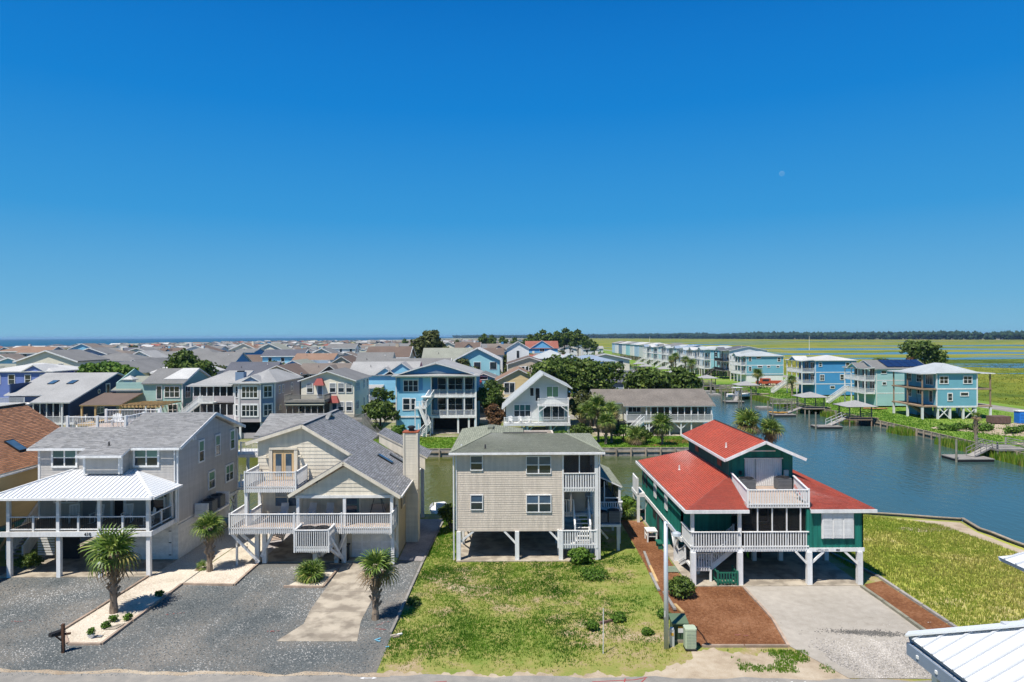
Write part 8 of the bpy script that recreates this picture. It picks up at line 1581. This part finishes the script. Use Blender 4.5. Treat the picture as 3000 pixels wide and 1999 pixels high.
# far woods
rr = np.random.default_rng(9); base = np.array([(1, 0, 0), (-1, 0, 0), (0, 1, 0), (0, -1, 0), (0, 0, 1.1), (0, 0, -1)], np.float32); fc = np.array([(0, 2, 4), (2, 1, 4), (1, 3, 4), (3, 0, 4), (2, 0, 5), (1, 2, 5), (3, 1, 5), (0, 3, 5)])
line = np.array([(-520, 5950), (0, 5000), (500, 3900), (760, 3000), (980, 2150), (1300, 1700), (1800, 1440), (3200, 1360)], float)
n = 16000; t = rr.random(n); L = np.concatenate([[0], np.cumsum(np.hypot(*np.diff(line, axis=0).T))]); s = t*L[-1]
px = np.interp(s, L, line[:, 0]); py = np.interp(s, L, line[:, 1]); off = rr.random(n)**1.5*260; ang = .9
px += off*math.cos(ang); py += off*math.sin(ang); rad = rr.uniform(4.5, 9, n); hz = 5+9*vnoise(px, py, 190, 2)+7*vnoise(px, py, 45, 3)
cz = rr.random(n)**.6*(hz+off*.02); V = np.zeros((n, 6, 3), np.float32)
for k in range(6):
    j = rr.normal(1, .22, (n, 3)); V[:, k] = np.stack([px, py, cz+2.0], 1)+base[k]*j*rad[:, None]*np.array([1, 1, .8])
F = (np.arange(n)[:, None, None]*6+fc[None]).reshape(-1, 3); T = np.repeat(np.clip(rr.normal(.45, .2, n), 0, 1), 8)
o = newobj('far_woods', np_mesh('far_woods', V.reshape(-1, 3), F, ramp_mat('pine_woods', [(0, (.006, .016, .010)), (.5, (.018, .042, .022)), (1, (.045, .08, .035))]), T)); tag(o, 'long dark tree line on the mainland beyond the marsh', None, None, 'stuff')
# ------------------------------------------------------------------ palms
FRONDG = [ramp_mat('palm_green', [(0, (.05, .10, .015)), (.5, (.15, .235, .035)), (1, (.33, .37, .09))], .5, trans=.2, spec=.4), ramp_mat('palm_yellow', [(0, (.12, .12, .03)), (.5, (.24, .22, .06)), (1, (.34, .29, .10))], .6, trans=.2), ramp_mat('palm_dead', [(0, (.14, .095, .05)), (1, (.28, .20, .12))], .8)]
def frond_mesh(seed, mat, droop, nl=17):
    r = random.Random(seed); mb = MB(); pet = .45
    mb.path([(0, 0, 0), (0, pet*.6, .02), (0, pet, -.01)], [.022, .016, .012], 4)
    for i in range(nl):
        a = R(-118+236*i/(nl-1)); L = (.62+.12*math.cos(a*.8))*r.uniform(.9, 1.08); d = Vector((math.sin(a), math.cos(a), 0)); o = Vector((0, pet-.02, 0)); s = Vector((d.y, -d.x, 0)); w_ = .036; fold = .10*(1-abs(i/(nl-1)*2-1)) + .02
        p1 = o+d*L*.5+Vector((0, 0, fold-droop*.18)); p2 = o+d*L*.82+Vector((0, 0, fold*.6-droop*.45)); p3 = o+d*L*.97+Vector((0, 0, -droop*r.uniform(.75, 1.15))); t_ = r.random()
        mb.poly((o-s*.008, o+s*.008, p1+s*w_, p1-s*w_), t_); mb.poly((p1-s*w_, p1+s*w_, p2+s*w_*.7, p2-s*w_*.7), t_); mb.poly((p2-s*w_*.7, p2+s*w_*.7, p3), t_)
    return mb.mesh('frond', mat)
FM = [frond_mesh(1, FRONDG[0], .18), frond_mesh(2, FRONDG[0], .42), frond_mesh(3, FRONDG[1], .5), frond_mesh(4, FRONDG[2], .75)]
def palm(label, x, y, h, r_, seed, trunk_r=.17, n=38, name='palm_tree', group=None, dead=.12, boots=True, lean=0.0, cat='palm', z=0.0):
    th = Thing(name, label, cat, (x, y, z), group); th.off = (0, 0, 0); r = random.Random(seed)
    if h > .4:
        mb = MB(); m = 9; pts = [(lean*(i/m)**2, 0, h*i/m-.05) for i in range(m+1)]; mb.path(pts, [trunk_r*(1.25 if i == 0 else 1+.12*math.sin(i*2.1)+(.25 if i > m-3 else 0)) for i in range(m+1)], 10); tk = th.part('trunk', mb, PBARK)
        if boots:
            for i in range(26):
                a = i*2.4; zz = h*(.30+.70*i/26); q = (lean*(zz/h)**2+trunk_r*.9*math.cos(a), trunk_r*.9*math.sin(a), zz-.1); m2 = MB(); m2.bar(q, (q[0]+.17*math.cos(a), q[1]+.17*math.sin(a), zz+.16), .12, .04, up=(-math.sin(a), math.cos(a), 0)); th.part('leaf_boot', m2, PBARK, tk)
    for i in range(n):
        t = i/n; az = i*2.39996+r.uniform(-.2, .2); el = R(80-135*t**1.05+r.uniform(-14, 14)); k = 0 if t < .55 else 1
        if t > 1-dead: k = 3
        elif t > .5 and r.random() < .4: k = 2
        o = newobj('frond', FM[k], th.r, (lean, 0, max(h-.05, .15))); sc_ = r_*r.uniform(.68, 1.06)*(1-.12*(t > .7)); o.scale = (sc_, sc_, sc_); o.rotation_mode = 'XYZ'; o.rotation_euler = (el, r.uniform(-.6, .6), az)
    return th
palm('thick palm with full crown in the long shell bed', -22.36, 38.2, 3.35, 1.65, 1, .2, 24, dead=.2)
palm('palm in the shell bed beside the grey house wall', -19.95, 44.9, 2.95, 1.2, 2, .18, 24, dead=.15)
palm('palm with drooping pale fronds beside the concrete drive', -7.52, 37.2, 2.85, 1.2, 3, .18, 22, dead=.3, lean=.12)
palm('bushy trunkless palm in the small shell bed', -12.75, 43.2, .35, 1.1, 4, .2, 44, 'bush_palm', None, .0)
palm('small grassy palm sprout at the foot of the wall side palm', -20.7, 45.3, .1, .5, 5, .05, 12, 'palm_sprout', None, .3)
for i, (x, y, h, r_, lab) in enumerate(((10.6, 97.5, 4.4, 1.7, 'leaning palm in the clump left of the ranch steps'), (12.4, 98.5, 5.2, 1.8, 'tallest palm in the clump left of the ranch steps'), (14.2, 98, 4.6, 1.7, 'slim palm in the clump left of the ranch steps'), (13.2, 96.4, 3.2, 1.6, 'short palm in front of the ranch palm clump'), (17.4, 96, 1.3, 1.7, 'low spreading palm before the ranch stair'), (21.0, 95.8, 2.9, 1.9, 'pale fronded palm in a mulch ring before the ranch porch'))): palm(lab, x, y, h, r_, 10+i, .17, 30, dead=.25 if i == 5 else .18)
palm('full palm on the canal edge behind the green house', 20.3, 59.0, 7.7, 1.45, 20, .18, 34, dead=.25); palm('second slimmer palm on the canal edge behind the green house', 22.3, 59.0, 7.2, 1.25, 21, .17, 28, dead=.3)
palm('small palm before the teal board house', 70.5, 196, 4.2, 1.9, 22, .2, 26); palm('young palm at the foot of the vivid blue house stairs', 70.5, 172, 4.0, 1.5, 23, .2, 20); palm('bare trunked palm on the far bulkhead edge', 67.2, 99, 3.5, .9, 24, .22, 10, dead=.5)
for i, (x, y) in enumerate(((69, 262), (70, 276), (68, 284), (70, 300), (30, 232), (28, 250), (24, 240))): palm('palm in the yards along the far side canal', x, y, 4.5+i % 3, 2.2, 30+i, .22, 18, 'palm_tree', 'palms along the far side canal')
palm('yucca like palm bush behind the shingled house deck', 9.4, 57.6, .6, 1.1, 40, .12, 30, 'bush_palm', None, .1)
# ------------------------------------------------------------------ shrubs
def shrub(label, x, y, h, rx, seed, mat=LEAF, n=1500, size=.07, name='shrub', group=None): return tree(label, x, y, h, rx, seed, mat, n, size, name, 'shrub', group, .1, limbs=3, k=6)
shrub('round dark green bush on the pine straw beside the stair', 9.95, 40.2, 1.05, .95, 70, LEAF, 3000, .07); shrub('leafy bush under the low white railing of the shingled house', 4.6, 46.3, .85, .9, 71, LEAFB, 1800, .08); shrub('dark rounded bush between shell path and shingled house', -5.0, 54.6, 2.0, 1.1, 72, LEAF, 2500, .09)
for i, (x, y, h, r_) in enumerate(((4.1, 35.8, .4, .4), (5.7, 36.9, .25, .5), (8.2, 37.2, .45, .4), (6.9, 35.2, .2, .35))): shrub('small weedy bush on the lawn near the wooden stake', x, y, h, r_, 73+i, LEAFB, 700, .06, 'weed_bush', 'weedy bushes on the lawn')
shrub('spreading weed patch on the lawn before the white railing', 5.1, 43.3, .22, 1.0, 80, LEAFB, 900, .06, 'weed_bush'); shrub('dark weed clump by the long timber edging', -5.7, 39.2, .35, .45, 81, LEAF, 600, .06, 'weed_bush')
shrub('green shrubs along the canal edge left of the green house', 9.6, 58.3, 1.6, 1.3, 82, LEAFB, 1800, .09); shrub('white flowering hedge bush by the carport post', -32.4, 45.8, .9, .8, 83, LEAF, 1600, .06)
for i, (x, y) in enumerate(((-21.6, 36.2), (-21.7, 37.0), (-21.0, 37.2), (-20.9+-.1, 40.6))): shrub('small red tipped plant in the long shell bed', x, y, .35, .28, 84+i, LEAFR if i == 9 else LEAFB, 260, .05, 'bed_plant', 'small plants in the shell bed')
for i, (x, y, h, r_) in enumerate(((9.8, 96.8, 3.0, 2.0), (16, 98.5, 2.6, 1.6), (19, 98, 1.8, 1.2), (-1.5, 98, 1.6, 1.3), (0.5, 97.6, 1.3, 1.1), (-17.5, 103.5, 1.9, 1.4), (-21.5, 105, 2.2, 1.5), (7.0, 96.6, 2.0, 1.5))): shrub('leafy garden shrub on the lawn of the far canal bank', x, y, h, r_, 90+i, (LEAF, LEAFB)[i % 2], 1300, .13, 'garden_shrub', 'garden shrubs on the far canal bank')
for i in range(16): shrub('low bright bush on the grass before the unfinished teal house', 69.5+i*.95+random.uniform(-.4, .4), 110-i*.35+random.uniform(-2, 2), random.uniform(.5, .9), random.uniform(.7, 1.3), 100+i, LEAFB, 350, .16, 'bank_bush', 'low bushes on the eastern bank')
GRL = GRASSR
x, y = sample([(-24, 93.2), (32, 93.2), (32, 104), (-24, 104)], 9000); nz = vnoise(x, y, 3, 51)
tufts('far_lawn_grass', x, y, 0.0, .10+.12*nz, GRASSR, np.clip(.1+.4*nz, 0, 1), 3, .25, 'short green grass on the far canal lawns', bw=.05)
sheet('far_lawn', [(-24, 93.1), (32.4, 93.1), (32.4, 104.4), (-24, 104.4)], .004, GRASS2)
sheet('mulch_ring', blob_poly(21, 95.8, 2.2, .8, seed=2, amp=.1), .012, MULCH); sheet('mulch_ring', [(22.5, 97), (30, 97), (30, 101), (22, 101)], .010, MULCH)
# ------------------------------------------------------------------ small things
GALV = mk('galvanised', (.55, .59, .62), .45, .08, 1.0, metal=.3)
lp = Thing('street_lamp', 'tall pale grey lamp pole at the corner of the pine straw bed', 'lamp', (7.51, 33.55, 0)); mb = MB(); mb.tube((7.51, 33.55, 0), (7.51, 33.55, 6.25), .125, .095, 14); lp.part('pole', mb, GALV, smooth=True)
mb = MB(); mb.path([(7.51, 33.55, 6.15), (7.53, 32.6, 6.35), (7.55, 31.7, 6.3)], [.04, .035, .03], 8); lp.part('arm', mb, GALV); mb = MB(); mb.lathe((7.55, 31.5, 6.12), [(.1, 0), (.22, .04), (.2, .16), (.08, .22), (0, .22)], 12); lp.part('lamp_head', mb, GALV); simple(lp, 'warning_plate', WHITE, (7.4, 33.41, 1.6, 7.44, 33.43, 1.9))
ub = Thing('transformer_box', 'dark green transformer box beside the lamp pole', 'utility box', (8.35, 34.5, 0)); TG = mk('transformer_green', (.045, .085, .05), .5, .1); simple(ub, 'plinth', CONC, (7.95, 34.15, 0, 8.75, 34.95, .15)); simple(ub, 'body', TG, (8.0, 34.2, .15, 8.7, 34.9, .95))
mb = MB(); mb.prism([(7.93, 34.1, .95), (8.77, 34.1, .95), (8.77, 34.95, 1.12), (7.93, 34.95, 1.12)], (0, 0, .05)); ub.part('lid', mb, mk('lid_green', (.10, .15, .09), .5)); simple(ub, 'warning_label', WHITE, (8.25, 34.18, .5, 8.5, 34.2, .72)); simple(ub, 'warning_label', mk('label_orange', (.6, .3, .03)), (8.25, 34.18, .73, 8.5, 34.2, .82)); simple(ub, 'padlock', BLACK, (8.33, 34.17, .32, 8.37, 34.2, .45))
pd = Thing('utility_pedestal', 'pale green louvred utility pedestal beside the transformer box', 'utility box', (8.66, 33.5, 0)); PG = mk('pale_green_plastic', (.40, .47, .34), .5, .06); s = .27
mb = MB(); c = (8.66, 33.5); pts = [(-s, -s*.75), (-s*.75, -s), (s*.75, -s), (s, -s*.75), (s, s*.75), (s*.75, s), (-s*.75, s), (-s, s*.75)]; mb.prism([(c[0]+a, c[1]+b, .12) for a, b in pts], (0, 0, .86)); pd.part('body', mb, PG); mb = MB(); mb.prism([(c[0]+a*1.06, c[1]+b*1.06, .98) for a, b in pts], (0, 0, .1)); pd.part('cap', mb, PG); simple(pd, 'base', BLACK, (c[0]-s, c[1]-s, 0, c[0]+s, c[1]+s, .12))
for i in range(10):
    for x0, x1 in ((c[0]-s*.85, c[0]-.02), (c[0]+.02, c[0]+s*.85)): simple(pd, 'louvre', PG, (x0, c[1]-s-.02, .2+i*.075, x1, c[1]-s+.0, .235+i*.075))
gp = Thing('grey_pedestal', 'slim grey marker pedestal standing against the lamp pole', 'utility box', (7.85, 33.85, 0)); simple(gp, 'body', GALV, (7.74, 33.76, 0, 7.96, 33.94, .82)); mb = MB(); mb.lathe((7.85, 33.85, .82), [(.12, 0), (.1, .08), (0, .1)], 10); gp.part('cap', mb, GALV); simple(gp, 'warning_label', mk('label_amber', (.6, .35, .05)), (7.78, 33.74, .55, 7.92, 33.76, .68))
mbx = Thing('mailbox', 'dark wooden post with black mailbox at the gravel drive edge', 'mailbox', (-22.05, 33.4, 0)); WD = mk('dark_brown_wood', (.10, .05, .03), .8, .2); simple(mbx, 'post', WD, (-22.1, 33.35, 0, -21.98, 33.47, 1.42)); mb = MB(); mb.bar((-22.35, 33.3, .9), (-21.75, 33.55, .9), .1, .08); mbx.part('cross_arm', mb, WD)
mb = MB(); mb.prism([(-22.55, 33.1, .93), (-22.33, 33.0, .93), (-22.33, 33.0, 1.08), (-22.44, 33.05, 1.14), (-22.55, 33.1, 1.08)], (.28, .48, 0)); mbx.part('box', mb, BLACK); mb = MB(); mb.bar((-22.04, 33.41, .55), (-22.35, 33.3, .88), .06); mbx.part('brace', mb, WD)
st = Thing('marker_post', 'thin pale metal stake standing on the lawn', 'stake', (4.34, 33.05, 0)); mb = MB(); mb.tube((4.34, 33.05, 0), (4.36, 33.05, 2.2), .025, .022, 7); st.part('rod', mb, WHITEW)
mb = MB(); mb.bar((4.62, 36.4, .08), (5.3, 36.75, .08), .12, .12); solo('driftwood_log', mb, mk('dark_log', (.16, .10, .08), .9), 'short brown timber lying behind the lawn stake', 'log')
gf = Thing('bin_corral', 'small green slatted bin corral under the stair of the green house', 'fence', (13.1, 42.2, 0)); GP = mk('corral_green', (.02, .14, .09), .6)
for x in (12.55, 13.75):
    for y in (41.85, 42.8): simple(gf, 'post', GP, (x-.05, y-.05, .06, x+.05, y+.05, .95))
for z in (.2, .78): simple(gf, 'rail', GP, (12.6, 41.83, z, 13.7, 41.87, z+.09)); simple(gf, 'rail', GP, (12.53, 41.9, z, 12.57, 42.75, z+.09)); simple(gf, 'rail', GP, (13.73, 41.9, z, 13.77, 42.75, z+.09))
for i in range(6): simple(gf, 'picket', GP, (12.7+i*.17, 41.79, .15, 12.77+i*.17, 41.83, .86))
for i in range(5): simple(gf, 'floor_slat', GP, (12.62+i*.22, 41.9, .1, 12.74+i*.22, 42.7, .14))
bb = Thing('foam_board', 'lime green foam board leaning on a piling under the green house', 'board', (16.1, 47.2, 0)); mb = MB(); mb.prism([(16.02, 46.6, .3), (16.16, 46.75, .1), (16.26, 47.0, .12), (16.26, 47.05, 1.25), (16.1, 46.75, 1.4), (16.0, 46.6, 1.2)], (-.05, .06, 0)); bb.part('deck', mb, mk('lime_foam', (.20, .55, .03), .5)); simple(bb, 'strap', BLACK, (16.02, 46.68, .7, 16.1, 46.74, .78))
bn = Thing('storage_bin', 'black storage bin behind the lime green board', 'bin', (16.75, 47.4, .06)); simple(bn, 'body', BLACK, (16.35, 47.0, .06, 17.1, 47.7, 1.2)); simple(bn, 'lid', BLACK, (16.32, 46.97, 1.2, 17.13, 47.73, 1.27))
tb = Thing('fish_table', 'white weathered cleaning table on the pine straw by the green wall', 'table', (10.35, 51.3, 0)); simple(tb, 'top', WHITEW, (9.95, 50.7, .78, 10.75, 51.8, .86))
for x in (10.02, 10.68):
    for y in (50.78, 51.72): simple(tb, 'leg', WHITEW, (x-.05, y-.05, .02, x+.05, y+.05, .78))
simple(tb, 'shelf', WHITEW, (10.0, 50.8, .4, 10.7, 51.7, .44))
bc = Thing('green_bench', 'small green bench against the green storage wall', 'bench', (10.65, 49.6, 0)); simple(bc, 'seat', GP, (10.4, 49.0, .4, 10.8, 50.0, .46))
for y in (49.1, 49.9): simple(bc, 'leg', GP, (10.45, y-.04, .02, 10.75, y+.04, .4))
pl = Thing('pallet', 'grey green slatted pallet lying beside the green house pilings', 'pallet', (10.4, 44.7, 0))
for i in range(7): mb = MB(); mb.bar((9.95, 44.2+i*.16, .1), (10.75, 44.2+i*.16, .1), .11, .03); pl.part('slat', mb, mk('mossy_slat', (.20, .25, .18), .9) if 'mossy_slat' not in MATS else MATS['mossy_slat'])
for x in (10.0, 10.7): simple(pl, 'runner', WOODG, (x-.04, 44.15, .02, x+.04, 45.25, .085))
lt = Thing('cable_lid', 'grey rectangular access lid in the long shell bed', 'lid', (-21.1, 35.6, .03)); mb = MB(); mb.prism([(-21.5, 35.9, .05), (-20.95, 36.0, .05), (-20.85, 36.7, .05), (-21.2, 36.6, .05)], (0, 0, .03)); lt.part('plate', mb, CONC); mb = MB(); mb.bar((-21.35, 36.0, .085), (-21.0, 36.5, .085), .03, .01); lt.part('handle', mb, BLACK)
lt = Thing('drain_cover', 'small dark drain cover near the tip of the shell bed', 'cover', (-21.3, 35.1, .03)); simple(lt, 'frame', BLACK, (-21.45, 35.0, .032, -21.15, 35.25, .06)); 
for i in range(4): simple(lt, 'grate_bar', GALV, (-21.43+i*.07, 35.02, .06, -21.40+i*.07, 35.23, .07))
pt = Thing('white_pot', 'white flower pot at the tip of the shell bed', 'pot', (-21.65, 35.0, .03)); mb = MB(); mb.lathe((-21.65, 35.0, .03), [(.12, 0), (.18, .18), (.2, .2), (.16, .2), (.14, .12)], 12); pt.part('bowl', mb, WHITE); o = newobj('plant', crown_mesh('plant', [(-21.65, 35.0, .36, .2, .8)], 160, .05, LEAFB, 5), pt.r); o.location = (21.65, -35.0, -.03)
for i, (x, y) in enumerate(((-6.3, 35.0), (-6.15, 34.85), (-6.05, 35.1))): mb = MB(); mb.bar((x, y, .05), (x+.3, y+.16, .05), .12, .08); solo('loose_block', mb, (CONC, WOODW, WHITEW)[i], ('grey concrete', 'brown timber', 'white painted')[i]+' offcut at the end of the long timber edging', 'block')
sg = Thing('canal_marker', 'small white channel marker sign on a post in the canal', 'sign', (24.3, 70, 0)); mb = MB(); mb.tube((24.3, 70, -2), (24.3, 70, 4.6), .06, .06, 8); sg.part('post', mb, GALV); simple(sg, 'board', WHITE, (23.95, 69.9, 4.2, 24.65, 69.94, 5.0)); simple(sg, 'marking', BLACK, (24.1, 69.88, 4.7, 24.5, 69.9, 4.85))
sg2 = Thing('lamp_post', 'slim street lamp behind the navy house deck', 'lamp', (-76, 118, 0)); mb = MB(); mb.tube((-76, 118, 0), (-76, 118, 8.2), .1, .08, 8); sg2.part('pole', mb, GALV); mb = MB(); mb.bar((-76, 118, 7.6), (-73.6, 118, 8.8), .08); sg2.part('arm', mb, GALV); simple(sg2, 'lamp_head', GALV, (-74, 117.9, 8.75, -73.3, 118.1, 8.9))
fp = Thing('fishing_pier', 'white railed gangway and small pier before the ranch lawn', 'dock', (28, 91, 0)); simple(fp, 'platform', WHITEW, (25.5, 90.2, .1, 30.5, 93.0, .25)); railing(fp, (25.6, 90.3), (30.4, 90.3), .25, 1.2, WHITE, .05, .5, False)
for x in (25.7, 28, 30.3): mb = MB(); mb.tube((x, 90.3, -2), (x, 90.3, 1.4), .13, .12, 8); fp.part('pile', mb, PILEG)
railing(fp, (25.6, 93), (25.6, 90.3), .25, 1.2, WHITE, .05, .5, False); simple(fp, 'float', WOODG, (33.0, 106, -1.1, 36, 111, -.6))
# ------------------------------------------------------------------ moon
mm = bpy.data.materials.new('moon_surface'); mm.use_nodes = True; b = mm.node_tree.nodes['Principled BSDF']; b.inputs['Base Color'].default_value = (.0, .0, .0, 1); b.inputs['Roughness'].default_value = 1
mm.node_tree.nodes['Principled BSDF'].inputs['Emission Color'].default_value = (.06, .255, .53, 1); mm.node_tree.nodes['Principled BSDF'].inputs['Emission Strength'].default_value = 1.0
mb = MB(); D_ = 20000.; c = (793/2000*D_, D_, CAMH+(476-3.8)/2000*D_); n = 16; rad = 8.0/2000*D_
for i in range(8):
    for j in range(n):
        f = lambda a, b_: (c[0]+rad*math.sin(math.pi*a/8)*math.cos(2*math.pi*b_/n), c[1]+rad*math.sin(math.pi*a/8)*math.sin(2*math.pi*b_/n), c[2]+rad*math.cos(math.pi*a/8))
        mb.poly((f(i, j), f(i+1, j), f(i+1, j+1), f(i, j+1)))
        
mo = newobj('moon', mb.mesh('moon', mm)); tag(mo, kind='structure')
# ------------------------------------------------------------------ haze over marsh and sea
hz_ = bpy.data.materials.new('haze'); hz_.use_nodes = True; hn = hz_.node_tree.nodes; hn.remove(hn['Principled BSDF']); pv = hn.new('ShaderNodeVolumePrincipled')
pv.inputs['Color'].default_value = (.42, .68, 1.0, 1); pv.inputs['Density'].default_value = 0.00007; pv.inputs['Anisotropy'].default_value = 0.2
hz_.node_tree.links.new(pv.outputs[0], hn['Material Output'].inputs['Volume'])
hb = solo('haze', MB().box(-16000, -3200, -4, 16000, 16000, 34), hz_, 'thin blue summer haze over the marsh and sea', None, None, 'stuff')
